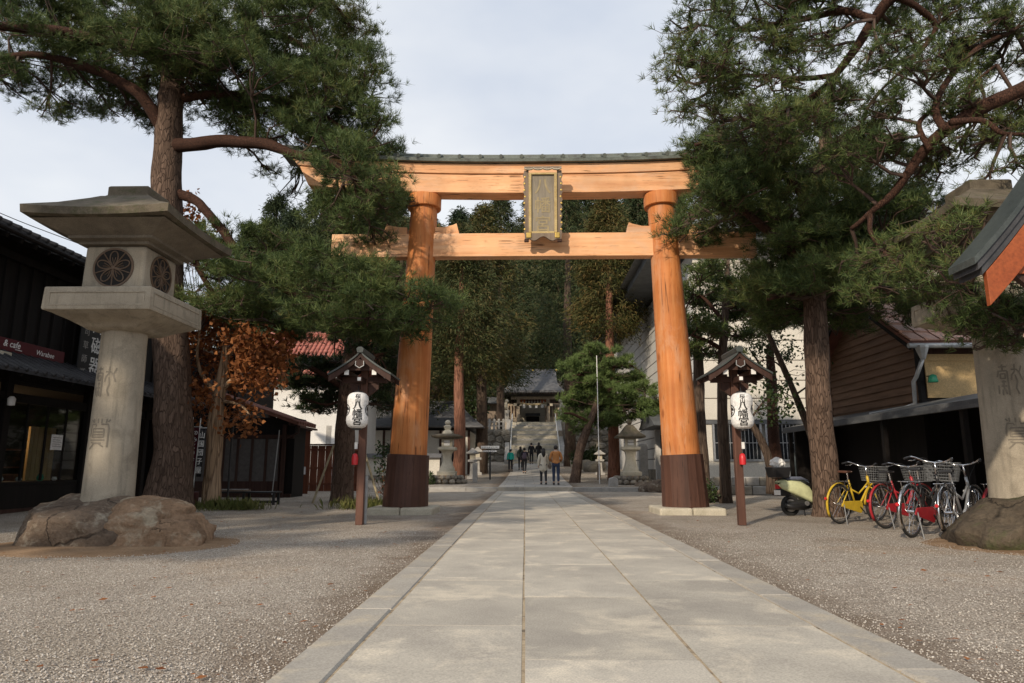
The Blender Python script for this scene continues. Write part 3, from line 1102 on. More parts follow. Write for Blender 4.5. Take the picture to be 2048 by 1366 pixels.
def big_lantern(label, x, y, mirror):
    L = thing('stone_lantern', label, 'stone lantern', (x, y, .52), 0, 'big stone lanterns flanking the approach')
    st = MAT['lantern_stone']
    prof = [(.345, 0), (.335, .06), (.328, .12), (.312, 1.2), (.298, 2.25), (.30, 2.36), (.29, 2.43)]

    def rz(z):
        return .330 - (.032) * z / 2.25
    col = MB().lathe(prof, 40).build('column', st, L, auto=45)
    ang = -.10 if not mirror else -.25
    for gi, (G, zc) in enumerate(((GLYPH_A, 1.66), (GLYPH_B, .93))):
        mb = MB()
        for s in G:
            stroke_strip(mb, s, .085, 0, 0, zc, ang, rz, .23)
        mb.build('inscription', MAT['carved_line'], col)
    # bell-shaped seat and ledge with sunken panels
    MB().square([(.34, 2.40), (.40, 2.44), (.50, 2.50), (.62, 2.555), (.70, 2.60)]).build('seat', st, L, auto=40)
    led = MB().square([(.735, 2.60), (.745, 2.62), (.735, 2.905), (.725, 2.92)]).build('ledge', st, L, auto=30)
    for k in range(4):
        M = Matrix.Rotation(k * math.pi / 2, 4, 'Z')
        fr = MB()
        for (a, b, c, d) in ((-.66, .66, 2.835, 2.85), (-.66, .66, 2.655, 2.67), (-.66, -.645, 2.67, 2.835), (.645, .66, 2.67, 2.835)):
            fr.box(a, b, -.749, -.737, c, d, 0, M)
        fr.build('panel_moulding', st, led)
    MB().square([(.47, 2.925), (.47, 2.955)]).build('box_foot', st, L, bevel=.01)
    box = MB().square([(.445, 2.955), (.435, 3.60)]).build('fire_box', st, L, bevel=.05, seg=3)
    for k in range(4):
        M = Matrix.Rotation(k * math.pi / 2, 4, 'Z')
        w = thing_part('round_window', L)
        zc = 3.27
        rim = MB()
        rim.lathe([(.262, -.456), (.29, -.456), (.29, -.43), (.262, -.43), (.262, -.456)], 40, (0, 0, zc), ax='y', cap=False)
        rim.v = [tuple(M @ Vector(v)) for v in rim.v]
        rim.build('rim', MAT['bronze'], w)
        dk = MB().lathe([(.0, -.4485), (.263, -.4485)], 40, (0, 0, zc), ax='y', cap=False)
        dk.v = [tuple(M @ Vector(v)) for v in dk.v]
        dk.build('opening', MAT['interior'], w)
        # flower crest grille: five petals drawn as pierced loops
        cr = MB()
        for i in range(5):
            a0 = math.pi / 2 + i * 2 * math.pi / 5
            pts = []
            for j in range(15):
                t = j / 14
                rr = .035 + .205 * math.sin(math.pi * t) ** .8
                aa = a0 + (t - .5) * 1.15 * (1 if 0 < t < 1 else .6)
                pts.append((rr * math.cos(aa), -.452, zc + rr * math.sin(aa)))
            cr.tube(pts, .010, 5)
            a1 = a0 + math.pi / 5
            cr.tube([(0, -.452, zc), (.258 * math.cos(a1), -.452, zc + .258 * math.sin(a1))], .009, 5)
            for q in (-.16, .16):
                cr.tube([(.05 * math.cos(a0), -.452, zc + .05 * math.sin(a0)), (.15 * math.cos(a0 + q), -.452, zc + .15 * math.sin(a0 + q))], .006, 4)
        cr.lathe([(.0, -.466), (.03, -.462), (.035, -.45)], 10, (0, 0, zc), ax='y')
        cr.v = [tuple(M @ Vector(v)) for v in cr.v]
        cr.build('flower_grille', MAT['bronze'], w)
    # roof: stepped soffit, thick eave, low hipped top, square cap
    MB().square([(.50, 3.60), (.50, 3.64), (.60, 3.66), (.60, 3.70), (.80, 3.79), (.93, 3.84)]).build('soffit', MAT['shaded_soffit_stone'], L)
    rings = []
    n = 10

    def ring(h, z, up, cut):
        pts = []
        for k in range(4):
            a = math.pi / 4 + k * math.pi / 2
            b = a + math.pi / 2
            for i in range(n):
                t = i / n
                xa, ya = h * math.sqrt(2) * math.cos(a), h * math.sqrt(2) * math.sin(a)
                xb, yb = h * math.sqrt(2) * math.cos(b), h * math.sqrt(2) * math.sin(b)
                q = abs(2 * t - 1) ** 2
                pts.append((xa + (xb - xa) * t, ya + (yb - ya) * t, z + up * q))
        return pts
    rings = [ring(.93, 3.842, .03, 0), ring(1.01, 3.855, .04, 0), ring(1.02, 3.955, .05, 0), ring(.99, 3.975, .045, 0), ring(.72, 4.13, .02, 0), ring(.45, 4.31, .01, 0), ring(.36, 4.385, 0, 0)]
    MB().loft(rings).build('roof', MAT['mossy_shaded_stone'], L, auto=40)
    MB().square([(.32, 4.38), (.32, 4.41), (.30, 4.42), (.30, 4.55), (.28, 4.57)]).build('roof_cap', MAT['mossy_shaded_stone'], L, bevel=.01)
    return L


def thing_part(name, parent):
    o = bpy.data.objects.new(name, None)
    COL.objects.link(o)
    o.empty_display_size = .1
    o.parent = parent
    return o


big_lantern('tall carved stone lantern beside the pine, left of the path', -6.26, 9.65, False)
big_lantern('tall carved stone lantern partly hidden by pine near the bicycles', 6.26, 9.65, True)


def boulder(label, loc, size, mat, seed, flat=.0, group=None, cleft=None, sub=5, rough=.16):
    import bmesh
    bm = bmesh.new()
    bmesh.ops.create_icosphere(bm, subdivisions=sub, radius=1)
    off = Vector((seed * 13.1, seed * 7.7, seed * 3.3))
    rp = random.Random(int(seed * 100))
    planes = []
    for _ in range(22):
        n_ = Vector((rp.gauss(0, 1), rp.gauss(0, 1), rp.gauss(0, .9))).normalized()
        planes.append((n_, rp.uniform(.80, 1.02)))
    for v in bm.verts:
        p = v.co.normalized()
        q = Vector((math.copysign(abs(p.x) ** .72, p.x), math.copysign(abs(p.y) ** .72, p.y), math.copysign(abs(p.z) ** .62, p.z)))
        d = 1 + rough * 1.4 * mnoise.noise(p * 1.1 + off) + rough * .7 * mnoise.noise(p * 2.6 + off) + rough * .3 * mnoise.noise(p * 6 + off)
        # fracture planes
        for n_, h_ in planes:
            t_ = q.dot(n_) * d
            if t_ > h_:
                d *= 1 - .93 * (1 - h_ / t_)
        rg = 1 - abs(mnoise.noise(p * 3.2 + off * 1.7)) * 2
        d -= .10 * max(0, rg - .72)
        d += .035 * mnoise.noise(p * 5.5 + off) + .022 * mnoise.noise(p * 13 + off) + .010 * mnoise.noise(p * 30 + off)
        c = Vector((q.x * size[0], q.y * size[1], q.z * size[2])) * d
        if cleft:
            dist = c.x * cleft[0] + c.z * cleft[1] - cleft[2]
            c *= 1 - .10 * math.exp(-(dist / .035) ** 2)
        v.co = c
    me = bpy.data.meshes.new('boulder')
    bm.to_mesh(me)
    bm.free()
    me.materials.append(mat)
    me.polygons.foreach_set('use_smooth', [True] * len(me.polygons))
    o = link('boulder', me)
    o.location = loc
    tag(o, label, 'boulder', group)
    return o


boulder('dark grey boulder base under the left stone lantern', (-6.30, 9.5, .05), (.90, .95, .60), MAT['boulder_dark'], 1, group='boulders under the stone lanterns')
boulder('tan cracked boulder right of the left stone lantern base', (-5.55, 9.6, .04), (.80, .86, .60), MAT['boulder_tan'], 5.4, cleft=(-.42, 1, .16), group='boulders under the stone lanterns')
boulder('mossy dark boulder base under the right stone lantern', (6.62, 9.5, .05), (1.5, 1.2, .66), MAT['boulder_moss'], 3, group='boulders under the stone lanterns')
boulder('low tan stone at the right foot of the cracked boulder', (-5.05, 9.15, .02), (.42, .40, .32), MAT['boulder_tan'], 8.2, group='boulders under the stone lanterns')


def earth_patch(cx, cy, rx, ry, seed, z=.012):
    vs = [(cx, cy, z + .03)]
    n = 40
    for ring_, (q, dz) in enumerate(((.6, .025), (1.0, -.02))):
        for i in range(n):
            a = 2 * math.pi * i / n
            r = q * (1 + .12 * mnoise.noise(Vector((math.cos(a) * 2, math.sin(a) * 2, seed))))
            vs.append((cx + rx * r * math.cos(a), cy + ry * r * math.sin(a), z + dz))
    fs = [(0, 1 + i, 1 + (i + 1) % n) for i in range(n)]
    fs += [(1 + i, 1 + n + i, 1 + n + (i + 1) % n, 1 + (i + 1) % n) for i in range(n)]
    o = MB().add(vs, fs).build('bare_earth', MAT['earth'], smooth=True)
    tag(o, 'bare brown earth around a boulder', None, kind='structure')


earth_patch(-5.9, 9.2, 1.75, 1.3, 1)
earth_patch(6.6, 9.35, 1.7, 1.4, 2)

# ------------------------------------------------------------------ roofed lantern posts with paper lanterns
def lantern_post(label, x, y):
    L = thing('lantern_post', label, 'lantern post', (x, y, 0), 0, 'roofed lantern posts before the gateway')
    MB().box(-.066, .066, -.06, .06, 0, 2.80).build('post', MAT['post_wood'], L, bevel=.008)
    MB().box(.03, .10, .075, .15, 0, .86).build('ground_stake', MAT['grey_pole'], L, bevel=.01)
    # cross arm and brackets
    MB().box(-.04, .04, -.44, .30, 2.52, 2.62).build('arm', MAT['dark_wood'], L, bevel=.006)
    MB().box(-.42, .42, -.05, .05, 2.55, 2.66).build('cross_arm', MAT['dark_wood'], L, bevel=.006)
    MB().prism([(-.26, 2.44), (-.08, 2.30), (-.08, 2.54), (-.26, 2.54)], -.035, .035, 'y').build('bracket', MAT['dark_wood'], L)
    MB().prism([(.08, 2.30), (.26, 2.44), (.26, 2.54), (.08, 2.54)], -.035, .035, 'y').build('bracket', MAT['dark_wood'], L)
    for sx in (-1, 1):
        p = MB().box(sx * .25 - .035, sx * .25 + .035, -.37, .37, 2.66, 2.74).build('purlin', MAT['dark_wood'], L)
        MB().box(sx * .25 - .04, sx * .25 + .04, -.386, -.368, 2.655, 2.745).build('white_end', MAT['white_cap'], p)
        p = MB().box(sx * .46 - .03, sx * .46 + .03, -.36, .36, 2.60, 2.66).build('purlin', MAT['dark_wood'], L)
        MB().box(sx * .46 - .033, sx * .46 + .033, -.378, -.358, 2.597, 2.663).build('white_end', MAT['white_cap'], p)
    MB().box(-.03, .03, -.455, -.441, 2.54, 2.60).build('white_end', MAT['white_cap'], L)
    MB().box(-.05, .05, -.38, .38, 2.86, 2.98).build('ridge_beam', MAT['dark_wood'], L)

    def rz(t):      # concave slope, t = 0 at ridge, 1 at eave
        return 3.06 - .40 * t ** .78 - .02 * t + (.02 * max(0, t - .7))
    n = 10
    for sx in (-1, 1):
        rings = []
        for i in range(n + 1):
            t = i / n
            xx, z = sx * .57 * t, rz(t)
            rings.append([(xx, -.46, z), (xx, .46, z), (xx, .46, z + .035), (xx, -.46, z + .035)])
        MB().loft(rings).build('roof_slope', MAT['dark_copper'], L, auto=40)
        rings = []
        for i in range(n + 1):
            t = i / n
            xx, z = sx * .56 * t, rz(t) - .004
            h = .085 + .03 * t
            rings.append([(xx, -.435, z - h), (xx, -.395, z - h), (xx, -.395, z), (xx, -.435, z)])
        MB().loft(rings).build('bargeboard', MAT['dark_wood'], L)
        rings = [[(sx * .56 * i / n, .395, rz(i / n) - .10), (sx * .56 * i / n, .435, rz(i / n) - .10), (sx * .56 * i / n, .435, rz(i / n) - .004), (sx * .56 * i / n, .395, rz(i / n) - .004)] for i in range(n + 1)]
        MB().loft(rings).build('bargeboard', MAT['dark_wood'], L)
    for k in range(5):
        for sx in (-1, 1):
            yk = -.32 + k * .16
            MB().bar((sx * .05, yk, rz(.07) - .035), (sx * .54, yk, rz(.94) - .03), .035, .04).build('rafter', MAT['dark_wood'], L)
    MB().prism([(-.05, 3.045), (.05, 3.045), (.07, 3.12), (.03, 3.155), (-.03, 3.155), (-.07, 3.12)], -.48, .48, 'y').build('ridge', MAT['dark_copper'], L, bevel=.006)
    g = MB().prism([(0, 2.93), (.065, 2.90), (.075, 2.82), (0, 2.775), (-.075, 2.82), (-.065, 2.90)], -.46, -.44, 'y').build('pendant', MAT['dark_wood'], L)
    m = MB()
    for a, b_ in (((-.07, 2.895), (-.075, 2.82)), ((.07, 2.895), (.075, 2.82)), ((-.078, 2.815), (0, 2.77)), ((.078, 2.815), (0, 2.77))):
        m.bar((a[0], -.465, a[1]), (b_[0], -.465, b_[1]), .012, .012, up=(0, 1, 0))
    m.build('metal_edge', MAT['grey_pole'], g)
    # boards tying up the gable
    MB().prism([(-.34, 2.74), (.34, 2.74), (.10, 2.93), (-.10, 2.93)], -.34, -.32, 'y').build('gable_board', MAT['dark_wood'], L)
    # red alarm bell with a white tag
    b = MB().lathe([(.0, 0), (.055, .01), (.06, .12), (.045, .19), (.02, .21)], 16, (.045 if x > 0 else -.10, -.115, 1.05)).build('red_bell', MAT['red_plastic'], L, auto=50)
    MB().box(-.02 + (.07 if x > 0 else -.10), .03 + (.07 if x > 0 else -.10), -.10, -.075, 1.34, 1.46).build('white_tag', MAT['white_cap'], L)
    return L


lantern_post('roofed wooden lantern post standing before the left torii pillar', -3.41, 12.55)
lantern_post('roofed wooden lantern post standing before the right torii pillar', 3.41, 12.6)

PROF = [(.06, -.335), (.10, -.33), (.16, -.30), (.195, -.25), (.208, -.19), (.203, -.12), (.19, -.05), (.184, .01), (.186, .06), (.196, .13), (.202, .19), (.19, .26), (.155, .305), (.10, .33), (.06, .335)]


def prof_r(z):
    zs = [p[1] for p in PROF]
    rs = [p[0] for p in PROF]
    return float(np.interp(z, zs, rs))


def paper_lantern(label, x, y, z, turn):
    P = thing('paper_lantern', label, 'paper lantern', (x, y, z), turn, 'paper lanterns hung on the posts')
    P.scale = (.94, .94, .97)
    zs = np.linspace(-.335, .335, 57)
    prof = [(prof_r(zz) * (1 + .006 * math.cos(i * math.pi)), zz) for i, zz in enumerate(zs)]
    sh = MB().lathe(prof, 36).build('paper_shade', MAT['paper'], P, smooth=True)
    MB().lathe([(.085, .325), (.09, .33), (.09, .355), (.05, .36)], 20).build('top_ring', MAT['black'], P)
    MB().lathe([(.05, -.36), (.09, -.355), (.09, -.33), (.085, -.325)], 20).build('bottom_ring', MAT['black'], P)
    MB().tube([(0, 0, .35), (0, .04, .42), (0, .1, .47)], .008, 6).build('hanger', MAT['black'], P)
    t = MB()

    def put(ch, xc, zc, size, bold, sx=1.0):
        v, f = fine_text(*text_mesh(ch, size), .012)
        for s_ in (-1, -.33, .33, 1):
            pts = []
            for p in v:
                xx, zz = xc + p[0] * sx + s_ * bold, zc + p[2] + s_ * bold * .6
                r = prof_r(zz) + .006 + .0006 * s_
                an = xx / .2
                pts.append((r * math.sin(an), -r * math.cos(an), zz))
            t.add(pts, f)
    put('桜', 0, .252, .095, .0015, 1.1)
    put('山', 0, .170, .09, .0025, 1.1)
    put('八', 0, .078, .16, .0055, 1.2)
    put('幡', 0, -.062, .165, .003, 1.2)
    put('宮', 0, -.205, .16, .004, 1.2)
    t.build('lettering', MAT['ink'], sh)
    # round crest on each side
    for s in (-1, 1):
        c = MB()

        def on(a, zz):
            r = prof_r(zz) + .006
            an = s * 1.42 + a / .19
            return (r * math.sin(an), -r * math.cos(an), zz)
        k = 28
        for r0, r1 in ((.092, .112),):
            vs = [on(r0 * math.cos(2 * math.pi * i / k), r0 * math.sin(2 * math.pi * i / k)) for i in range(k)]
            vs += [on(r1 * math.cos(2 * math.pi * i / k), r1 * math.sin(2 * math.pi * i / k)) for i in range(k)]
            c.add(vs, [(i, (i + 1) % k, k + (i + 1) % k, k + i) for i in range(k)])
        for q in range(3):
            a0 = q * 2 * math.pi / 3
            vs = [on(.02 * math.cos(a0), .02 * math.sin(a0))]
            for i in range(9):
                a = a0 + i * .2
                vs.append(on((.085 - .004 * i) * math.cos(a), (.085 - .004 * i) * math.sin(a)))
            c.add(vs, [(0, i, i + 1) for i in range(1, 9)])
        c.build('crest', MAT['ink'], sh)
    return P


paper_lantern('white paper lantern with black lettering on the left post', -3.44, 12.2, 2.015, math.radians(13))
paper_lantern('white paper lantern with black lettering on the right post', 3.42, 12.24, 2.0, math.radians(-12))


# ------------------------------------------------------------------ trees
def tufts(points, dirs, n, length, width, spread=(.35, 1.25)):
    """needle tufts: thin triangles fanned about dirs"""
    m = len(points)
    P = np.repeat(points, n, 0)
    D = np.repeat(dirs, n, 0)
    k = m * n
    rnd = nrg.normal(size=(k, 3))
    rnd -= (rnd * D).sum(1, keepdims=True) * D
    rnd /= np.linalg.norm(rnd, axis=1, keepdims=True) + 1e-9
    a = nrg.uniform(spread[0], spread[1], (k, 1))
    t = D * np.cos(a) + rnd * np.sin(a)
    L = length * nrg.uniform(.7, 1.2, (k, 1))
    base = P + D * nrg.uniform(-.05, .05, (k, 1)) + rnd * .006
    tip = base + t * L
    side = np.cross(t, nrg.normal(size=(k, 3)))
    side /= np.linalg.norm(side, axis=1, keepdims=True) + 1e-9
    w = width * .5
    V = np.stack([base - side * w, base + side * w, tip], 1).reshape(-1, 3)
    F = np.arange(k * 3).reshape(-1, 3)
    return V, F


def twig_mesh(A, B, ra, rb, sag=.12):
    """bent three-sided twigs from A to B"""
    k = len(A)
    d = B - A
    L = np.linalg.norm(d, axis=1, keepdims=True) + 1e-9
    t = d / L
    ref = np.where(np.abs(t[:, 2:3]) < .9, np.array([[0, 0, 1.]]), np.array([[1., 0, 0]]))
    a = np.cross(t, ref)
    a /= np.linalg.norm(a, axis=1, keepdims=True) + 1e-9
    b = np.cross(t, a)
    off = nrg.normal(size=(k, 3)) * L * sag
    M = (A + B) / 2 + off
    rings = []
    for P, r in ((A, ra), (M, (ra + rb) / 2), (B, rb)):
        for q in range(3):
            an = 2 * math.pi * q / 3
            rings.append(P + (a * math.cos(an) + b * math.sin(an)) * r)
    V = np.stack(rings, 1).reshape(-1, 3)
    f = []
    for s in (0, 3):
        for q in range(3):
            q2 = (q + 1) % 3
            f.append((s + q, s + q2, s + 3 + q2, s + 3 + q))
    F = (np.array(f)[None] + 9 * np.arange(k)[:, None, None]).reshape(-1, 4)
    return V, F


def pine(name, label, trunk, tr_r, limbs, pads, mat='needle', dens=1.0, n_needle=16, length=.19, width=.0125, group=None, bark='bark_pine', depth_copies=1, back=1.7, twig_k=.35, limb_bark='bark_limb', flat=1.0, tn=22):
    """trunk: world points; limbs: lists of (points, r0, r1); pads: (center, rx, ry, rz)"""
    base = Vector(trunk[0])
    T = thing(name, label, 'tree', base, 0, group)
    tp = smooth_path([Vector(p) - base for p in trunk], 6)
    rr = lerp_list(tr_r, len(tp))
    # root flare
    tp0 = [tp[0] - Vector((0, 0, .25))] + tp
    rr0 = [rr[0] * 1.22] + [r * (1 + .18 * math.exp(-i * .9)) for i, r in enumerate(rr)]
    MB().tube(tp0, rr0, tn, jit=.16).build('trunk', MAT[bark], T, smooth=True)
    nodes = [np.array(p) for p in tp[len(tp) // 3:]]
    for pts, r0, r1 in limbs:
        q = smooth_path([Vector(p) - base for p in pts], 5)
        # crooked pine limb
        q2 = []
        for i, p in enumerate(q):
            w = min(1, i / 4) * .06
            q2.append(p + Vector((w * mnoise.noise(p * 1.3), w * mnoise.noise(p * 1.3 + Vector((5, 5, 5))), w * mnoise.noise(p * 1.3 + Vector((9, 1, 4))))))
        MB().tube(q2, lerp_list([r0, (r0 + r1) * .55, r1], len(q2)), 9, jit=.2).build('branch', MAT[limb_bark], T, smooth=True)
        nodes += [np.array(p) for p in q2]
    nodes = np.array(nodes)
    TV, TF, NV, NF = [], [], [], []
    tv = nv = 0
    unit = .0165 * (n_needle / 13) * (length / .16) * (width / .017) * 1.1
    allp = []
    for (c, rx, ry, rz) in pads:
        c = np.array(Vector(c) - base)
        allp.append((c, rx, ry, rz))
        for q in range(depth_copies):
            cc = c + np.array([nrg.normal() * rx * .25, back * nrg.uniform(.6, 1.2) * (q + 1), nrg.normal() * rz * .3])
            allp.append((cc, rx * .95, ry, rz * .95))
    for (c, rx, ry, rz) in allp:
        cnt = int(dens * 3.2 * math.pi * rx * max(rz, ry * .5) / unit)
        cnt = max(cnt, 14)
        # a pad is built from small sprays, so its edge is ragged and gaps stay open
        ns = max(5, int(cnt / 26))
        sc = nrg.normal(size=(ns, 3))
        sc /= np.linalg.norm(sc, axis=1, keepdims=True)
        sc *= (nrg.random((ns, 1)) ** .45)
        sc[:, 2] = np.where(sc[:, 2] < -.35, sc[:, 2] * .5, sc[:, 2])
        S = c + sc * np.array([rx, ry, rz * flat])
        idx = nrg.integers(0, ns, cnt)
        g = nrg.normal(size=(cnt, 3)) * np.array([.17, .17, .075])
        P = S[idx] + g
        rel = (P - c) / np.array([rx, ry, rz])
        D = rel * .7 + np.array([0, 0, .85]) + nrg.normal(size=(cnt, 3)) * .5
        D /= np.linalg.norm(D, axis=1, keepdims=True)
        V, F = tufts(P, D, n_needle, length, width)
        NV.append(V); NF.append(F + nv); nv += len(V)
        # branchlets: limb -> pad -> sprays -> tufts
        d2 = ((nodes - c) ** 2).sum(1)
        root = nodes[int(d2.argmin())]
        hub = c + (root - c) * .35
        hub[2] -= rz * .25
        V, F = twig_mesh(np.array([root]), np.array([hub]), .038, .026, .05)
        TV.append(V); TF.append(F + tv); tv += len(V)
        nh = 6
        H = c + nrg.normal(size=(nh, 3)) * np.array([rx, ry, rz * .4]) * .45
        H[:, 2] -= rz * .2
        V, F = twig_mesh(np.repeat(hub[None], nh, 0), H, .024, .014, .10)
        TV.append(V); TF.append(F + tv); tv += len(V)
        dd = ((S[:, None] - H[None]) ** 2).sum(2)
        near = H[dd.argmin(1)]
        V, F = twig_mesh(near, S, .013, .007, .12)
        TV.append(V); TF.append(F + tv); tv += len(V)
        m = int(cnt * twig_k)
        V, F = twig_mesh(S[idx[:m]], P[:m], .006, .004, .08)
        TV.append(V); TF.append(F + tv); tv += len(V)
    link('twigs', np_mesh('twigs', np.concatenate(TV), np.concatenate(TF), MAT['twig']), T)
    link('crown', np_mesh('crown', np.concatenate(NV), np.concatenate(NF), MAT[mat]), T)
    return T


def pads_px(lst, d, ry=.9, dj=.8, k=1.0):
    out = []
    for e in lst:
        px, py, rx, rz = e[0], e[1], e[2] * k, e[3] * k
        dd = e[4] if len(e) > 4 else d + rng.uniform(-dj, dj)
        out.append((at(px, py, dd), rx * mpp(dd), max(ry * rx * mpp(dd), .5), rz * mpp(dd)))
    return out


def A(lst, d0, d1=None):
    """limb control points from photo pixels with depth running d0 -> d1"""
    d1 = d0 if d1 is None else d1
    n = len(lst)
    return [at(p[0], p[1], d0 + (d1 - d0) * i / max(1, n - 1)) for i, p in enumerate(lst)]


# big red pine on the left
D = 15.6
tr = A([(338, 1014), (346, 900), (345, 780), (338, 640), (334, 500), (334, 380), (338, 260), (345, 150), (352, 60), (350, -60), (346, -160)], D)
tr[0] = Vector((tr[0].x, tr[0].y, .08))
limbs = [
    (A([(340, 292), (385, 290), (450, 280), (525, 288), (600, 310), (680, 335), (745, 390)], D, 14.2), .19, .05),
    (A([(330, 262), (300, 215), (265, 180), (180, 135), (80, 110), (-20, 118)], D, 14.4), .17, .06),
    (A([(338, 150), (290, 105), (180, 75), (60, 55), (-60, 60)], D, 13.6), .19, .08),
    (A([(345, 385), (390, 398), (420, 430), (500, 530), (600, 590), (720, 615), (830, 615)], D, 14.9), .13, .04),
    (A([(345, 140), (430, 90), (540, 70), (640, 110), (720, 210)], D, 16.4), .15, .04),
    (A([(350, 30), (450, -40), (580, -60), (680, 20)], D, 15.4), .13, .04),
    (A([(345, 200), (440, 190), (560, 200), (660, 240), (760, 320)], D, 16.4), .12, .04),
    (A([(338, 420), (380, 500), (440, 600), (520, 640)], D, 16.2), .10, .03),
]
pads = pads_px([
    (40, 20, 120, 55), (50, 110, 100, 38), (150, 40, 120, 55), (150, 130, 90, 34), (235, 160, 80, 38), (262, 215, 50, 26), (280, 50, 110, 70), (370, 30, 110, 80, 14.4),
    (360, 120, 90, 60, 14.6), (430, 150, 90, 60), (470, 50, 110, 80), (505, 215, 70, 40), (560, 110, 100, 80), (590, 30, 100, 70),
    (560, 200, 80, 60), (640, 180, 90, 70), (655, 80, 80, 70), (690, 150, 70, 60), (715, 225, 60, 55), (630, 265, 90, 45),
    (720, 280, 75, 40), (750, 315, 55, 32), (785, 345, 38, 30, 14.2), (705, 342, 66, 36), (735, 375, 66, 32), (685, 408, 84, 30), (752, 418, 40, 22), (655, 430, 40, 22),
    (470, 248, 50, 18), (545, 345, 26, 10), 
    (470, 478, 70, 34), (560, 490, 80, 36), (420, 520, 60, 45), (500, 545, 90, 45, 13.8), (600, 550, 90, 45, 13.6), (680, 520, 80, 40, 13.6),
    (700, 575, 90, 40, 13.3), (760, 545, 60, 35, 13.2), (790, 600, 70, 40, 13.1), (845, 580, 46, 34, 13.0), (870, 605, 30, 26, 13.0), (730, 632, 80, 26, 13.2), (820, 640, 36, 20, 13.0),
    (610, 610, 90, 34, 13.6), (500, 610, 80, 36), (560, 640, 70, 28), (430, 585, 60, 34),
    (-90, 40, 110, 60), (-140, -60, 120, 70), (0, -70, 130, 60), (200, -70, 140, 60), (400, -80, 140, 70), (560, -60, 120, 60), (-60, 110, 80, 40),
    (320, 90, 80, 60, 14.0), (420, 90, 90, 60, 13.8), (500, 120, 90, 60, 13.9), (240, 100, 80, 40, 14.2), (330, 10, 100, 60, 13.8), (540, 260, 70, 34), (600, 230, 80, 40), (100, 70, 90, 34, 14.2), (20, 150, 50, 20, 14.0),
    (690, 298, 56, 34, 13.9), (705, 340, 76, 40, 13.7), (775, 378, 40, 34, 13.8), (705, 432, 62, 20, 14.0), (740, 130, 36, 50), (755, 235, 36, 44), (700, 40, 36, 50),
    (400, 480, 50, 40, 14.2), (450, 610, 70, 40, 14.4), (660, 640, 60, 24, 13.4), (380, 580, 40, 40),
], D, 1.0, k=1.12)
pine('pine_tree', 'tall red pine rising behind the left stone lantern with long low branch', tr, [.50, .42, .40, .38, .36, .34, .31, .27, .22, .15, .08], limbs, pads, dens=.74, group='old pines beside the approach', depth_copies=1, back=1.5, mat='needle', twig_k=.2)

# pine with its trunk behind the scooter on the right
D = 14.6
tr = A([(1660, 1036), (1652, 960), (1642, 860), (1634, 740), (1630, 620), (1632, 500), (1640, 380), (1655, 250), (1665, 150)], D)
tr[0] = Vector((tr[0].x, tr[0].y, .03))
limbs = [
    (A([(1632, 560), (1580, 500), (1510, 440), (1440, 390), (1400, 360)], D, 13.8), .12, .04),
    (A([(1636, 440), (1590, 370), (1520, 310), (1440, 280), (1390, 290)], D, 14.6), .11, .04),
    (A([(1632, 520), (1690, 500), (1760, 520), (1830, 560)], D, 13.6), .11, .04),
    (A([(1650, 300), (1720, 260), (1800, 300), (1850, 380)], D, 16), .10, .04),
    (A([(1632, 600), (1590, 590), (1540, 600)], D, 14), .07, .03),
]
pads = pads_px([
    (1440, 240, 75, 40), (1400, 290, 50, 34), (1425, 330, 60, 36), (1490, 285, 80, 45), (1410, 385, 40, 38, 13.6), (1450, 410, 60, 26, 13.6), (1395, 425, 28, 34, 13.5), (1520, 360, 90, 50), (1560, 260, 90, 50),
    (1585, 420, 70, 44), (1620, 330, 90, 60), (1640, 420, 90, 60), (1610, 500, 80, 50), (1660, 500, 90, 60), (1570, 565, 75, 34),
    (1640, 575, 85, 45, 13.8), (1700, 570, 80, 50), (1720, 450, 90, 60), (1740, 370, 80, 60), (1780, 540, 80, 55), (1840, 520, 70, 55), (1840, 440, 60, 40), (1850, 340, 40, 50), (1870, 400, 36, 30),
    (1700, 290, 80, 50), (1770, 470, 80, 50), (1600, 620, 70, 28), (1690, 625, 70, 26), (1545, 610, 50, 26), (1790, 600, 60, 30), (1900, 560, 50, 50), (1880, 610, 50, 30),
    (1640, 220, 80, 40), (1760, 300, 70, 40), (1480, 390, 70, 40, 13.4), (1610, 455, 76, 46, 13.4), (1680, 440, 90, 60, 13.6), (1720, 520, 80, 50, 13.4), (1600, 560, 80, 40, 13.4), (1450, 350, 60, 36, 13.6), (1540, 310, 80, 50, 13.6), (1780, 420, 60, 50, 13.8),
], D, 1.0, k=1.12)
pine('pine_tree', 'dark pine whose trunk stands beside the parked scooter', tr, [.29, .275, .26, .25, .24, .22, .18, .13, .07], limbs, pads, dens=.95, group='old pines beside the approach', back=1.5)

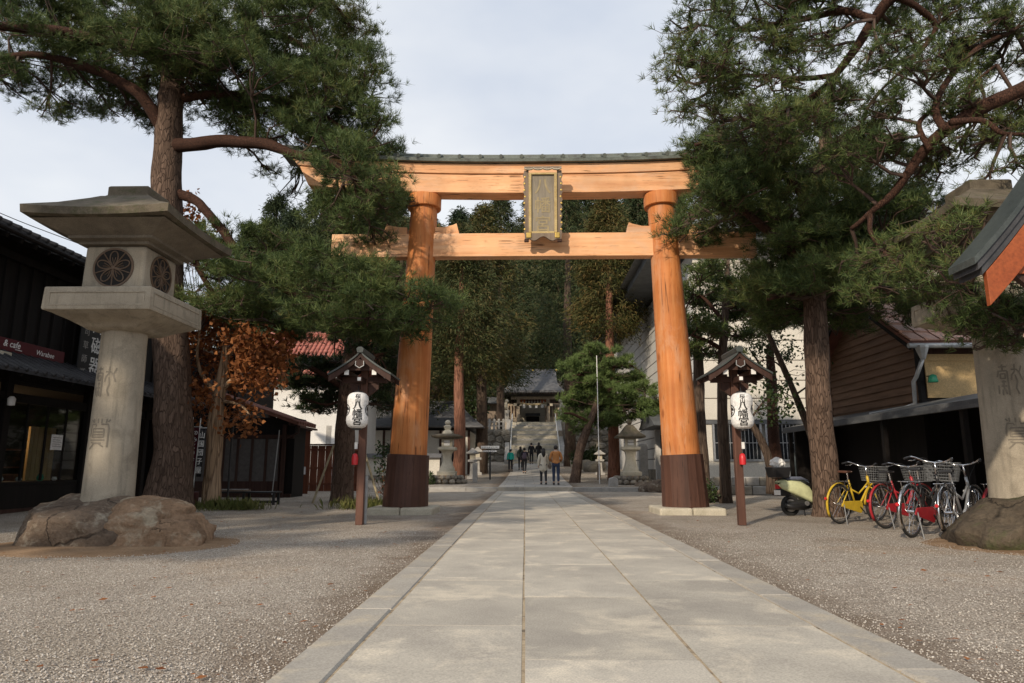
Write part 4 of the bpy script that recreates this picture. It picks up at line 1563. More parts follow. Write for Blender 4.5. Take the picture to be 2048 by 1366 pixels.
# pine reaching in from the right edge, drooping limbs overhead
D = 10.0
tr = [Vector((9.6, 7.6, 0)), Vector((9.5, 7.7, 1.5)), Vector((9.2, 8.0, 3.2)), Vector((8.9, 8.4, 5.0)), Vector((8.6, 8.8, 6.8)), Vector((8.4, 9.2, 8.6)), Vector((8.3, 9.5, 10.2))]
e1 = tr[4]
e2 = tr[5]
limbs = [
    ([e1, at(2110, 150, 9.2)] + A([(2040, 180), (1960, 215), (1890, 262), (1850, 305), (1810, 355), (1780, 395), (1740, 425), (1700, 458)], 9.3, 10.8), .125, .035),
    ([e2, at(2050, -120, 9.6)] + A([(1900, -60), (1790, -10), (1748, 40), (1715, 95), (1670, 150), (1625, 195), (1560, 225), (1480, 240)], 9.8, 11.4), .11, .03),
    (A([(1890, 262), (1870, 215), (1900, 150), (1960, 90), (2030, 60)], 9.6, 10.2), .06, .025),
    (A([(1860, 300), (1838, 255), (1850, 230), (1895, 200), (1990, 130)], 9.8, 10.2), .045, .02),
    (A([(1748, 40), (1690, 20), (1600, 40), (1500, 60), (1400, 50)], 9.9, 11), .07, .02),
    (A([(1670, 150), (1600, 160), (1520, 150), (1420, 160)], 10.6, 11.2), .05, .018),
    (A([(1790, -10), (1840, 20), (1870, 60), (1830, 120), (1760, 180)], 9.8, 10.6), .06, .02),
    (A([(1900, 245), (1960, 240), (2000, 262), (2048, 265)], 9.4, 9.2), .05, .02),
    (A([(1740, 425), (1745, 470), (1780, 520), (1840, 560)], 10.6, 9.8), .04, .02),
]
pads = pads_px([
    (1375, 40, 42, 40), (1365, 110, 40, 34), (1400, 150, 55, 30), (1420, 80, 60, 40), (1470, 130, 60, 34), (1480, 40, 70, 40), (1450, 185, 60, 26), (1550, 90, 70, 40), (1570, 20, 80, 36), (1560, 170, 60, 28), (1640, 60, 60, 34), (1660, 210, 60, 30),
    (1690, 20, 70, 34), (1760, 110, 60, 30), (1790, 50, 70, 36), (1830, 150, 70, 34), (1880, 30, 80, 40), (1900, 110, 70, 34), (1960, 60, 80, 40), (1990, 130, 70, 36), (2040, 40, 70, 44),
    (1760, 220, 60, 30), (1800, 270, 50, 26), (1940, 190, 60, 30), (2030, 200, 60, 34), (1960, 290, 50, 18), (1900, 300, 40, 16), (2035, 330, 26, 30, 9.0), (2000, 262, 40, 16),
    (1720, 300, 60, 40), (1600, 250, 60, 36), (1520, 230, 60, 26), (1830, 560, 60, 40, 9.9), (1770, 500, 60, 34, 10.3),
    (2140, 60, 90, 60), (2150, 180, 90, 50), (2200, -40, 120, 80), (2040, -80, 120, 60), (1850, -70, 120, 50), (1660, -60, 110, 44), (1500, -50, 100, 40), (2260, 240, 90, 60),
    (2010, 640, 60, 40, 8.4), (1985, 600, 50, 36, 8.5), (2060, 610, 60, 44, 8.4), (2040, 670, 40, 26, 8.4), (1905, 520, 50, 40, 8.2), (1870, 470, 44, 34, 8.3), (1955, 570, 44, 34, 8.3), (1930, 440, 40, 26, 8.3),
], D, 1.0)
# low side branch carrying the dark sprays in front of the right lantern
limbs.append(([tr[2], at(2150, 590, 8.2), at(2070, 620, 8.4), at(2000, 630, 8.5)], .06, .02))
pine('pine_tree', 'open crowned pine leaning in from the right edge with drooping red limbs', tr, [.36, .33, .30, .27, .22, .15, .07], limbs, pads, dens=.76, group='old pines beside the approach', back=.9, depth_copies=1, twig_k=.9, length=.125, n_needle=20, width=.010)

# dark pine behind the left lantern post, propped with poles
D = 20.6
tr = A([(685, 1006), (688, 920), (692, 820), (700, 720), (712, 640), (722, 560)], D)
tr[0] = Vector((tr[0].x, tr[0].y, 0))
limbs = [
    (A([(690, 780), (640, 745), (590, 730), (560, 750)], D, 19.6), .09, .03),
    (A([(695, 740), (740, 715), (790, 700)], D, 20), .08, .03),
    (A([(705, 670), (690, 655), (670, 650)], D, 21), .07, .03),
    (A([(690, 800), (650, 810), (610, 800)], D, 20), .05, .02),
]
pads = pads_px([
    (600, 730, 60, 26), (660, 720, 60, 26), (570, 760, 40, 22), (630, 765, 60, 24), (620, 800, 50, 18), (670, 790, 46, 18), (745, 700, 50, 26), (780, 740, 46, 24), (745, 770, 36, 18),
    (690, 655, 50, 24), (710, 640, 60, 30), (770, 650, 50, 30), (740, 590, 60, 34), (690, 585, 50, 30), (765, 800, 30, 20), (790, 690, 36, 24),
], D, 1.0)
pine('pine_tree', 'dark propped pine standing behind the left lantern post', tr, [.33, .30, .27, .24, .18, .1], limbs, pads, mat='needle_dark', dens=1.25, group='old pines beside the approach', n_needle=9, length=.17, width=.028, back=1.3)

# light cloud-pruned pine near the stairs
D = 35.5
tr = A([(1150, 950), (1160, 900), (1178, 850), (1196, 800), (1205, 750), (1200, 705)], D)
tr[0] = Vector((tr[0].x, tr[0].y, gz(D)))
limbs = [
    (A([(1180, 845), (1150, 830), (1130, 825)], D, 34.6), .09, .04),
    (A([(1196, 800), (1240, 790), (1290, 800)], D, 35), .09, .04),
    (A([(1203, 760), (1160, 750), (1135, 755)], D, 35), .08, .03),
    (A([(1203, 740), (1250, 730), (1280, 740)], D, 36), .08, .03),
]
pads = pads_px([
    (1190, 706, 45, 17), (1165, 735, 42, 16), (1230, 725, 46, 17), (1270, 750, 42, 15), (1155, 765, 38, 16), (1205, 765, 45, 17), (1250, 785, 48, 16), (1290, 800, 38, 15),
    (1180, 730, 40, 16), (1225, 750, 44, 16), (1180, 785, 44, 17), (1225, 800, 40, 16), (1270, 810, 40, 14), (1215, 840, 40, 12),
    (1160, 800, 42, 17), (1205, 805, 42, 16), (1245, 825, 48, 15), (1295, 830, 34, 14), (1150, 838, 36, 16), (1190, 838, 30, 13), (1165, 855, 24, 10), (1290, 775, 26, 12),
], D, 1.0)
pine('pine_tree', 'light green cloud pruned pine beside the shrine stairs', tr, [.26, .23, .20, .16, .10, .05], limbs, pads, mat='needle_light', dens=1.2, group='old pines beside the approach', n_needle=14, length=.24, width=.028, back=1.2)

# pine behind the right pillar
D = 20.5
tr = A([(1452, 985), (1448, 900), (1444, 800), (1446, 700), (1452, 600), (1456, 520)], D)
tr[0] = Vector((tr[0].x, tr[0].y, 0))
limbs = [(A([(1446, 700), (1410, 680), (1385, 670)], D, 20), .07, .03), (A([(1450, 620), (1500, 600), (1540, 610)], D, 20), .07, .03), (A([(1446, 640), (1410, 600), (1385, 590)], D, 21), .06, .03)]
pads = pads_px([
    (1400, 540, 40, 22), (1440, 530, 50, 24), (1490, 560, 50, 24), (1400, 590, 46, 22), (1450, 590, 50, 24), (1400, 640, 40, 20), (1440, 655, 46, 20), (1395, 690, 40, 16), (1435, 705, 40, 14), (1490, 620, 50, 22), (1530, 590, 40, 24), (1540, 640, 36, 20), (1500, 670, 36, 14), (1375, 665, 24, 14),
], D, 1.0)
pine('pine_tree', 'slim pine just behind the right lantern post', tr, [.17, .16, .15, .13, .10, .05], limbs, pads, mat='needle', dens=1.1, group='old pines beside the approach', n_needle=9, length=.17, width=.028, back=1.2, bark='bark_brown')


# dry brown-leaved tree on the left
def leafy(name, label, trunk, tr_r, limbs, pads, leaf, mat, cnt_k, bark, group=None, cat='tree', limb_bark=None):
    base = Vector(trunk[0])
    T = thing(name, label, cat, base, 0, group)
    tp = smooth_path([Vector(p) - base for p in trunk], 5)
    MB().tube(tp, lerp_list(tr_r, len(tp)), 16, jit=.22).build('trunk', MAT[bark], T, smooth=True)
    nodes = [np.array(p) for p in tp[len(tp) // 2:]]
    for pts, r0, r1 in limbs:
        q = smooth_path([Vector(p) - base for p in pts], 5)
        MB().tube(q, lerp_list([r0, r1], len(q)), 8, jit=.2).build('branch', MAT[limb_bark or bark], T, smooth=True)
        nodes += [np.array(p) for p in q]
    nodes = np.array(nodes)
    V_, F_, TV, TF = [], [], [], []
    nv = tv = 0
    for (c, rx, ry, rz) in pads:
        c = np.array(Vector(c) - base)
        cnt = int(cnt_k * rx * rz * 4)
        ns = max(4, cnt // 14)
        sc = nrg.normal(size=(ns, 3))
        sc /= np.linalg.norm(sc, axis=1, keepdims=True)
        sc *= nrg.random((ns, 1)) ** .4
        S = c + sc * np.array([rx, ry, rz])
        idx = nrg.integers(0, ns, cnt)
        P = S[idx] + nrg.normal(size=(cnt, 3)) * leaf * 1.1
        d2 = ((S[:, None] - nodes[None]) ** 2).sum(2)
        V, F = twig_mesh(nodes[d2.argmin(1)], S, .012, .005, .10)
        TV.append(V); TF.append(F + tv); tv += len(V)
        V, F = leaf_cards(P, leaf)
        V_.append(V); F_.append(F + nv); nv += len(V)
    link('twigs', np_mesh('twigs', np.concatenate(TV), np.concatenate(TF), MAT['twig']), T)
    link('crown', np_mesh('crown', np.concatenate(V_), np.concatenate(F_), MAT[mat]), T)
    return T


def leaf_cards(P, leaf, droop=.5):
    """pointed leaf blades folded along the midrib (two quads each)"""
    k = len(P)
    t = nrg.normal(size=(k, 3))
    t[:, 2] -= droop
    t /= np.linalg.norm(t, axis=1, keepdims=True)
    s = np.cross(t, nrg.normal(size=(k, 3)))
    s /= np.linalg.norm(s, axis=1, keepdims=True) + 1e-9
    u = np.cross(s, t)
    L = leaf * nrg.uniform(.7, 1.3, (k, 1))
    a = P
    b = P + t * L * .45 + s * L * .32 + u * L * .12
    c = P + t * L
    d = P + t * L * .45 - s * L * .32 + u * L * .12
    m = P + t * L * .5
    V = np.stack([a, b, c, d, m], 1).reshape(-1, 3)
    f = np.array([(0, 1, 4), (1, 2, 4), (2, 3, 4), (3, 0, 4)])
    F = (f[None] + 5 * np.arange(k)[:, None, None]).reshape(-1, 3)
    return V, F


D = 16.6
tr = A([(424, 1012), (426, 940), (430, 860), (436, 800), (446, 740), (450, 690)], D)
tr[0] = Vector((tr[0].x, tr[0].y, .05))
limbs = [(A([(438, 790), (410, 760), (395, 720), (400, 660)], D, 16.2), .08, .02), (A([(440, 780), (490, 740), (530, 700)], D, 16.4), .08, .02), (A([(446, 740), (470, 690), (500, 650)], D, 17), .06, .02), (A([(436, 800), (405, 810), (392, 790)], D, 16.4), .04, .02), (A([(438, 800), (480, 810), (500, 830)], D, 16.5), .04, .02)]
pads = pads_px([
    (400, 640, 32, 34), (395, 700, 30, 34), (440, 650, 36, 30), (440, 710, 34, 30), (490, 680, 40, 34), (530, 700, 40, 36), (555, 735, 28, 30), (500, 740, 40, 30), (460, 760, 34, 26), (395, 760, 24, 24), (405, 790, 26, 16), (425, 805, 18, 14), (520, 765, 30, 20), (480, 815, 20, 16), (460, 840, 14, 12), (500, 845, 18, 12), (398, 845, 12, 10), (470, 860, 14, 10), (385, 450, 18, 20), (395, 430, 12, 14), (560, 690, 26, 24), (370, 400, 12, 14),
], D, 1.0)
leafy('oak_tree', 'small tree with dry orange brown leaves beside the left pine', tr, [.23, .19, .18, .16, .12, .06], limbs, pads, .14, 'maple_leaf', 500, 'stump_wood')

# leaning slim trees and an evergreen shrub behind the right lantern post
D = 18.5
leafy('leaning_tree', 'thin dark trunk leaning across the museum wall behind the scooter', A([(1640, 985), (1625, 880), (1590, 790), (1560, 720), (1530, 650), (1515, 590)], D), [.11, .10, .085, .08, .06, .03],
      [(A([(1570, 740), (1540, 720), (1500, 730)], D), .03, .01), (A([(1590, 790), (1630, 760), (1660, 720)], D), .03, .01)],
      pads_px([(1600, 700, 40, 20), (1640, 720, 34, 18), (1500, 640, 36, 22), (1560, 650, 36, 20), (1620, 740, 26, 14)], D), .10, 'broad_leaf', 90, 'bark_brown')
leafy('leaning_tree', 'thin dark trunk bending beside the right lantern post', A([(1543, 988), (1540, 930), (1522, 880), (1500, 840), (1488, 790), (1486, 740)], 17.5), [.13, .11, .09, .08, .06, .03],
      [(A([(1500, 840), (1530, 800), (1560, 780)], 17.5), .03, .01)],
      pads_px([(1500, 760, 26, 20), (1535, 800, 34, 26), (1560, 770, 28, 22), (1545, 830, 30, 14), (1580, 815, 24, 16), (1520, 740, 26, 16)], 17.5), .11, 'broad_leaf', 240, 'bark_brown')
leafy('pale_trunk_tree', 'pale barked trunk standing right behind the right torii pillar', A([(1412, 985), (1404, 900), (1398, 800), (1396, 720), (1394, 640)], 22.5), [.2, .19, .18, .17, .13],
      [(A([(1396, 730), (1420, 690), (1440, 650)], 22.5), .06, .02)], pads_px([(1410, 600, 34, 22), (1440, 630, 30, 20)], 22.5), .12, 'broad_leaf', 200, 'bark_brown')
leafy('brown_trunk_tree', 'short reddish trunk before the barred museum windows', A([(1558, 990), (1552, 920), (1546, 850), (1542, 760), (1540, 690)], 23), [.2, .19, .18, .17, .12],
      [(A([(1542, 780), (1520, 730), (1500, 700)], 23), .06, .02)], pads_px([(1545, 690, 36, 22), (1510, 700, 26, 18), (1580, 710, 26, 18)], 23), .12, 'broad_leaf', 200, 'bark_limb')


# cedars
def cedar_crown(H, R, n_clump, n_spray, size, seed, spread=1.75):
    r = np.random.default_rng(seed)
    t = r.random(n_clump) ** 1.05
    prof = R * np.clip((1 - t ** 1.6) ** .75 * (1.0 - .45 * np.exp(-t * 9)), .06, None)
    an = r.uniform(0, 2 * np.pi, n_clump)
    lump = 1 + .22 * np.sin(an * 3 + t * 11 + seed) + .15 * r.normal(size=n_clump)
    rr = prof * lump * (r.uniform(.35, 1.0, n_clump) ** .5)
    C = np.stack([rr * np.cos(an), rr * np.sin(an), t * H], 1)
    idx = np.repeat(np.arange(n_clump), n_spray)
    k = len(idx)
    cs = (size * spread) * (.55 + .65 * (1 - t[idx]))[:, None]
    P = C[idx] + r.normal(size=(k, 3)) * cs * np.array([.8, .8, .62])
    out = np.stack([np.cos(an[idx]), np.sin(an[idx]), np.zeros(k)], 1)
    d = out * .9 + r.normal(size=(k, 3)) * .55 + np.array([0, 0, -.35])
    d /= np.linalg.norm(d, axis=1, keepdims=True)
    s = np.cross(d, r.normal(size=(k, 3)))
    s /= np.linalg.norm(s, axis=1, keepdims=True) + 1e-9
    L = size * r.uniform(.6, 1.3, (k, 1))
    up = np.array([0, 0, 1.]) * L * .22
    V = np.stack([P, P + d * L * .5 + s * L * .12 + up, P + d * L * 1.2, P + d * L * .5 - s * L * .12 + up], 1).reshape(-1, 3)
    F = np.arange(k * 4).reshape(-1, 4)
    return V, F


def cedar(label, x, y, z, H, R, base_h, tr_r, crown_me, trunk_me, group, rot=0.0, sc=1.0):
    T = thing('cedar_tree', label, 'tree', (x, y, z), rot, group)
    T.scale = (sc, sc, sc)
    link('trunk', trunk_me, T)
    link('crown', crown_me, T)
    return T


def cedar_trunk(H, r, mat, bend=.15):
    pts = [(bend * math.sin(i * 1.3), bend * math.cos(i * .9) - bend, -.6 + (H + .6) * i / 8) for i in range(9)]
    return MB().tube(pts, [r * 1.25, r, r * .93, r * .86, r * .76, r * .63, r * .48, r * .3, r * .08], 12, jit=.12).mesh('trunk', MAT[mat], True)


def crown_mesh(H, R, base_h, nc, ns, size, seed, mat):
    V, F = cedar_crown(H - base_h, R, nc, ns, size, seed)
    V = V + np.array([0, 0, base_h])
    return np_mesh('crown', V, F, MAT[mat])


# near cedars on the terrace
near = [
    ('red trunked cedar beside the far left stone lantern', 917, 38, 14.6, 2.7, 6.6, .33, 21, 'bark_cedar'),
    ('brown trunked cedar behind the sign board', 962, 47, 19.0, 3.2, 6.5, .40, 22, 'bark_brown'),
    ('straight cedar beside the far right stone lantern', 1227, 38.5, 16.6, 2.1, 8.2, .31, 23, 'bark_cedar'),
    ('tall cedar right of the stairs behind the pruned pine', 1140, 57, 24, 4.2, 8, .45, 24, 'bark_brown'),
    ('broad cedar left of the stairs over the shrine office', 868, 52, 19, 3.8, 5, .42, 25, 'bark_brown'),
    ('dark cedar behind the left torii pillar', 790, 44, 17, 3.6, 4, .4, 26, 'bark_brown'),
    ('cedar behind the tea house and the white wall', 700, 50, 14, 3.6, 4, .4, 27, 'bark_brown'),
    ('slim cedar just left of the shrine gate', 1000, 66, 27, 3.6, 7, .42, 28, 'bark_brown'),
]
for lab, px, d, H, R, bh, r, seed, bk in near:
    x = at(px, 940, d).x
    cm = crown_mesh(H, R, bh, 410, 84 if d < 45 else 56, .22 if d < 45 else .30, seed, 'cedar_leaf')
    cedar(lab, x, d, gz(d), H, R, bh, r, cm, cedar_trunk(H, r, bk, .06), 'cedars on the shrine terrace')

# forest on the hill behind
far_c = [crown_mesh(25, 3.3, 6, 300, 66, .42, 40 + i, 'cedar_far') for i in range(4)]
far_m = [crown_mesh(25, 3.3, 5, 300, 66, .42, 50 + i, 'cedar_leaf') for i in range(3)]
far_t = [cedar_trunk(25, .42, 'bark_brown', .2), cedar_trunk(25, .36, 'bark_brown', .1)]
k = 0
rows = [(79, -26, 30, 4.9), (87, -32, 36, 5.0), (96, -38, 42, 5.4), (106, -44, 48, 5.8), (117, -50, 54, 6.2)]
r2 = random.Random(5)
for ri, (d, x0, x1, stp) in enumerate(rows):
    x = x0
    while x < x1:
        xx = x + r2.uniform(-1.4, 1.4)
        yy = d + r2.uniform(-2.5, 2.5)
        if not (ri == 0 and -3.6 < xx < 5.0):
            sc = r2.uniform(1.08, 1.36)
            if xx < -1 and xx > -16:
                sc *= .9
            pool = far_m if (r2.random() < .45 and ri < 3) else far_c
            cedar('hillside cedar in the dense forest behind the shrine', xx, yy, gz(yy) - .3, 25, 3.3, 6, .4, r2.choice(pool), r2.choice(far_t), 'cedars on the hill behind the shrine', r2.uniform(0, 6.28), sc)
            k += 1
        x += stp
# far wooded crest closing the skyline
V, F = [], []
nv = 0
for i in range(110):
    x, y = r2.uniform(-90, 95), r2.uniform(128, 175)
    v, f = cedar_crown(20, 3.6, 55, 10, 1.3, 900 + i)
    v = v * r2.uniform(.7, 1.0) + np.array([x, y, gz(y) - 1])
    V.append(v); F.append(f + nv); nv += len(v)
o = link('far_wood', np_mesh('far_wood', np.concatenate(V), np.concatenate(F), MAT['cedar_far']))
tag(o, 'far wooded crest of the hill merging into one dark mass', 'woodland', kind='stuff')

# a pine of the same avenue standing behind the viewpoint; it shades the left side
def shade_pine(label, x, y, H, R, seed, lo=.50):
    r3 = random.Random(seed)
    tr = [Vector((x, y, 0)), Vector((x + .1, y, H * .25)), Vector((x - .1, y + .1, H * .5)), Vector((x + .2, y, H * .75)), Vector((x + .1, y, H * .97))]
    limbs, pads = [], []
    for i in range(9):
        a = i * 2.4
        z = H * (lo + (.95 - lo) * i / 9)
        L = R * (1.0 - .05 * i)
        e = Vector((x + L * math.cos(a), y + L * math.sin(a), z + .6))
        limbs.append(([Vector((x, y, z)), Vector((x + L * .5 * math.cos(a), y + L * .5 * math.sin(a), z + .7)), e], .13, .04))
        for q in (.4, .7, 1.0):
            pads.append((Vector((x + L * q * math.cos(a + r3.uniform(-.3, .3)), y + L * q * math.sin(a + r3.uniform(-.3, .3)), z + .7 + r3.uniform(-.2, .4))), r3.uniform(.9, 1.3), r3.uniform(.9, 1.3), r3.uniform(.4, .6)))
    pads.append((tr[-1], 1.2, 1.2, .7))
    return pine('pine_tree', label, tr, [.38, .33, .28, .2, .08], limbs, pads, dens=1.0, n_needle=7, length=.22, width=.05, group='old pines beside the approach', depth_copies=0, tn=12)


shade_pine('broad pine behind the viewpoint farther left by the shops', -13.4, -2.2, 12.4, 3.8, 2)

# ------------------------------------------------------------------ left: craft shop and cafe along the approach
def build_shop():
    S = thing('craft_shop', 'dark timber craft shop and cafe along the left side of the approach', 'building', (-11.6, 0, 0))
    # local x: 0 = facade plane (faces +x); runs along y
    y0, y1 = 6.0, 21.5
    bw = MAT['black_wood']
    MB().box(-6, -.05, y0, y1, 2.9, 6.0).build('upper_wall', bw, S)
    for i in range(38):
        y = y0 + .2 + i * .41
        MB().box(-.046, .0, y - .03, y + .03, 3.5, 5.6).build('batten', bw, S)
    MB().box(-.02, .10, y0, y1, 5.45, 5.62).build('upper_rail', bw, S)
    # upper roof, eave over the facade
    r = MB().loft([[(-6.3, y, 8.4), (.75, y, 5.72), (.75, y, 5.84), (-6.3, y, 8.55)] for y in (y0 - .6, y1 + .7)]).build('roof', MAT['roof_tile_dark'], S)
    for i in range(40):
        y = y0 - .4 + i * .41
        MB().bar((-.05, y, 5.93), (.72, y, 5.64), .07, .09).build('rafter_end', bw, r)
    for i in range(60):
        y = y0 - .5 + i * .275
        MB().tube([(-6.2, y, 8.52), (.79, y, 5.86)], .055, 6).build('tile_ridge', MAT['roof_tile_dark'], r, smooth=True)
    MB().tube([(.86, y0 - .6, 5.70), (.86, y1 + .7, 5.70)], .05, 8).build('gutter', bw, r)
    # lower pent roof
    p = MB().loft([[(-.05, y, 3.42), (1.05, y, 2.88), (1.05, y, 2.96), (-.05, y, 3.52)] for y in (y0, y1 + .2)]).build('pent_roof', MAT['roof_tile_dark'], S)
    for i in range(56):
        y = y0 + .1 + i * .275
        MB().tube([(-.04, y, 3.50), (1.08, y, 2.955)], .045, 6).build('tile_ridge', MAT['roof_tile_dark'], p, smooth=True)
    for i in range(20):
        y = y0 + .3 + i * .8
        MB().bar((-.04, y, 3.36), (1.0, y, 2.86), .06, .08).build('rafter', bw, p)
    # ground floor: posts, recessed shop front with display shelf
    for y in (6.1, 8.9, 11.7, 14.5, 17.3, 20.0, 21.4):
        MB().box(-.12, .04, y - .09, y + .09, 0, 3.4).build('post', bw, S)
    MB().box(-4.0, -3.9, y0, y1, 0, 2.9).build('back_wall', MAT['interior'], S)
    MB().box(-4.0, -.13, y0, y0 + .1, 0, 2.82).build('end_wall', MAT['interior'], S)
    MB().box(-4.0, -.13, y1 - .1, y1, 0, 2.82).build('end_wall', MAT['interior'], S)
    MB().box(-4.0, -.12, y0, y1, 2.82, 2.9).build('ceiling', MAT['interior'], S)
    MB().box(-4.0, -.02, y0, y1, 0.0, .12).build('floor', MAT['dark_wood'], S)
    MB().box(-.9, -.03, y0 + .2, 17.2, .62, .70).build('display_shelf', bw, S, bevel=.01)
    MB().box(-.10, -.04, y0 + .2, 17.2, .12, .62).build('plinth_boards', bw, S)
    MB().box(-.10, 0, y0, y1, 2.42, 2.62).build('lintel', bw, S)
    for a, b_ in ((8.99, 11.61), (14.59, 17.21), (17.39, 19.91)):
        w = MB().box(-.08, -.06, a, b_, .72, 2.42).build('window_pane', MAT['shop_glass'], S)
        for k in range(1, 4):
            y = a + (b_ - a) * k / 4
            MB().box(-.09, -.045, y - .02, y + .02, .72, 2.42).build('mullion', bw, w)
    # warm lit doorway panel inside (curtain), cream
    n_ = 12
    MB().loft([[(-2.1 + .04 * (k % 2), 18.2 + 1.0 * k / n_, .15), (-2.1 + .04 * (k % 2), 18.2 + 1.0 * k / n_, 2.1), (-2.16 + .04 * (k % 2), 18.2 + 1.0 * k / n_, 2.1), (-2.16 + .04 * (k % 2), 18.2 + 1.0 * k / n_, .15)] for k in range(n_ + 1)]).build('curtain', MAT['ochre'], S)
    for z in (1.0, 1.5):
        MB().box(-3.85, -3.5, 13, 21, z, z + .04).build('inner_shelf', MAT['brown_fence'], S)
    MB().box(-2.4, -1.6, 15.2, 17.4, .12, .85).build('inner_counter', MAT['brown_fence'], S, bevel=.02)
    return S


build_shop()
XF = -11.6


def flat_sign(name, label, cx, cy, cz, w, h, board, facing='x', cat='sign', thick=.04):
    """board facing +x (toward the path) or -y (toward the camera); returns it with local frame: x right, z up, face at -y"""
    S = thing(name, label, cat, (cx, cy, cz))
    if facing == 'x':
        S.rotation_euler = (0, 0, math.pi / 2)
    MB().box(-w / 2, w / 2, 0, thick, -h / 2, h / 2).build('board', board, S, bevel=.006)
    return S


s = flat_sign('cafe_sign', 'dark red cafe sign with white lettering under the shop eave', XF + .09, 14.75, 3.60, 2.5, .27, MAT['red_sign'])
v, f = text_mesh('& cafe', .20, bold=.002, shear=.2)
MB().add([(p[0] - .45, -.004, p[2] + .03) for p in v], f).build('lettering', MAT['white_cap'], s)
v, f = text_mesh('Warabee', .16, bold=.001, shear=.2)
MB().add([(p[0] + .60, -.004, p[2] - .02) for p in v], f).build('lettering', MAT['white_cap'], s)
MB().box(-.35, -.15, -.012, -.003, -.08, -.065).build('underline', MAT['white_cap'], s)

s = flat_sign('shop_sign', 'black hanging board with white vertical characters behind the lantern column', XF + .25, 16.75, 4.02, .95, 1.75, MAT['black'])
t = MB()
column_text(t, '陶磁器', .17, -.004, .82, .46, .52, .008)
t.build('lettering', MAT['white_cap'], s)
t = MB()
column_text(t, '代司草師道', -.26, -.004, .84, .22, .34, .002)
t.build('lettering', MAT['grey_stone'], s)

# pale box lamp under the cafe sign, wall lamp, notice, bulb
s = thing('box_sign', 'small pale box hanging under the cafe sign', 'sign', (XF + .3, 13.7, 3.28))
MB().box(-.05, .05, -.45, .30, -.11, .11).build('box', MAT['pale_stone'], s, bevel=.01)
MB().box(-.01, .01, -.10, .0, .11, .20).build('bracket', MAT['black'], s)
s = thing('wall_lamp', 'small white wall lamp on the dark shop front', 'lamp', (XF + .12, 14.3, 2.40))
MB().lathe([(.02, -.10), (.07, -.09), (.08, .05), (.04, .10)], 12, (.12, 0, 0)).build('shade', MAT['white_cap'], s, auto=50)
MB().tube([(-.1, 0, .05), (.1, 0, .06)], .015, 6).build('arm', MAT['black'], s)
s = flat_sign('paper_notice', 'white paper notice on the shop window by the lantern column', XF + .02, 16.2, 1.60, .40, .36, MAT['paper'], thick=.008)
t = MB()
for i in range(5):
    t.box(-.15, .15 - .04 * (i % 2), -.005, -.002, .10 - i * .05, .115 - i * .05)
t.build('print_lines', MAT['grey_stone'], s)
# pottery on the display shelf
for i, (y, r_, h, mt) in enumerate(((9.6, .10, .22, 'paper'), (10.4, .07, .10, 'paper'), (12.1, .06, .08, 'white_cap'), (12.9, .13, .26, 'paper'), (13.9, .06, .07, 'white_cap'), (15.0, .09, .13, 'paper'), (15.6, .07, .10, 'grey_stone'), (16.3, .08, .16, 'broad_pot'), (16.8, .06, .09, 'paper'))):
    if mt == 'broad_pot':
        mt = 'lamp_green'
    where = ['farthest left in the shop', 'second from the left', 'below the cafe sign', 'tallest on the shelf', 'right of the tallest pot', 'left of the window post', 'grey one on the shelf', 'green glazed one', 'rightmost beside the column'][i]
    o = MB().lathe([(r_ * .55, 0), (r_ * .9, h * .25), (r_, h * .55), (r_ * .7, h * .85), (r_ * .75, h), (r_ * .6, h * .97), (r_ * .5, h * .5), (.001, h * .2)], 14, cap=True).build('pottery', MAT[mt], None, smooth=True)
    o.location = (XF - .35, y, .70)
    tag(o, 'small pottery piece on the shop shelf, ' + where, 'pottery', 'pottery on the shop shelf')

mb_, nt_, bs_ = new_mat('bulb_glow')
bs_.inputs['Emission Color'].default_value = (1, .55, .2, 1)
bs_.inputs['Emission Strength'].default_value = 6
MAT['bulb_glow'] = mb_
s = thing('bulb_lamp', 'small glowing orange bulb between the lantern column and the pine', 'lamp', (-10.3, 16.2, 1.75))
MB().lathe([(.005, -.06), (.04, -.04), (.045, 0), (.025, .05)], 10).build('bulb', MAT['bulb_glow'], s, smooth=True)
MB().tube([(0, 0, .05), (0, 0, .95), (-.35, 0, 1.12)], .008, 5).build('cord', MAT['black'], s)

# pendant lamp lighting the shop inside
s = thing('pendant_lamp', 'warm pendant lamp glowing inside the dark shop', 'lamp', (XF - 2.6, 17.6, 2.05))
MB().lathe([(.005, -.06), (.045, -.04), (.05, 0), (.025, .05)], 10).build('bulb', MAT['bulb_glow'], s, smooth=True)
MB().lathe([(.16, -.03), (.04, .12), (.03, .12), (.15, -.03)], 16, cap=False).build('lamp_shade', MAT['dark_wood'], s, smooth=True)
MB().tube([(0, 0, .1), (0, 0, .76)], .006, 5).build('cord', MAT['black'], s)
ld = bpy.data.lights.new('pendant_light', 'POINT')
ld.energy = 22
ld.color = (1, .62, .3)
ld.shadow_soft_size = .06
lo = bpy.data.objects.new('pendant_light', ld)
COL.objects.link(lo)
lo.parent = s
lo.location = (0, 0, -.14)

# overhead cable crossing the far left sky
pts = [at(-200, 330, 17), at(0, 426, 18), at(170, 492, 19.5)]
pts = [Vector(p) for p in pts]
o = MB().tube(smooth_path(pts, 6), .012, 5).build('overhead_cable', MAT['black'])
tag(o, 'thin overhead cable slanting above the dark shop roof', 'cable')

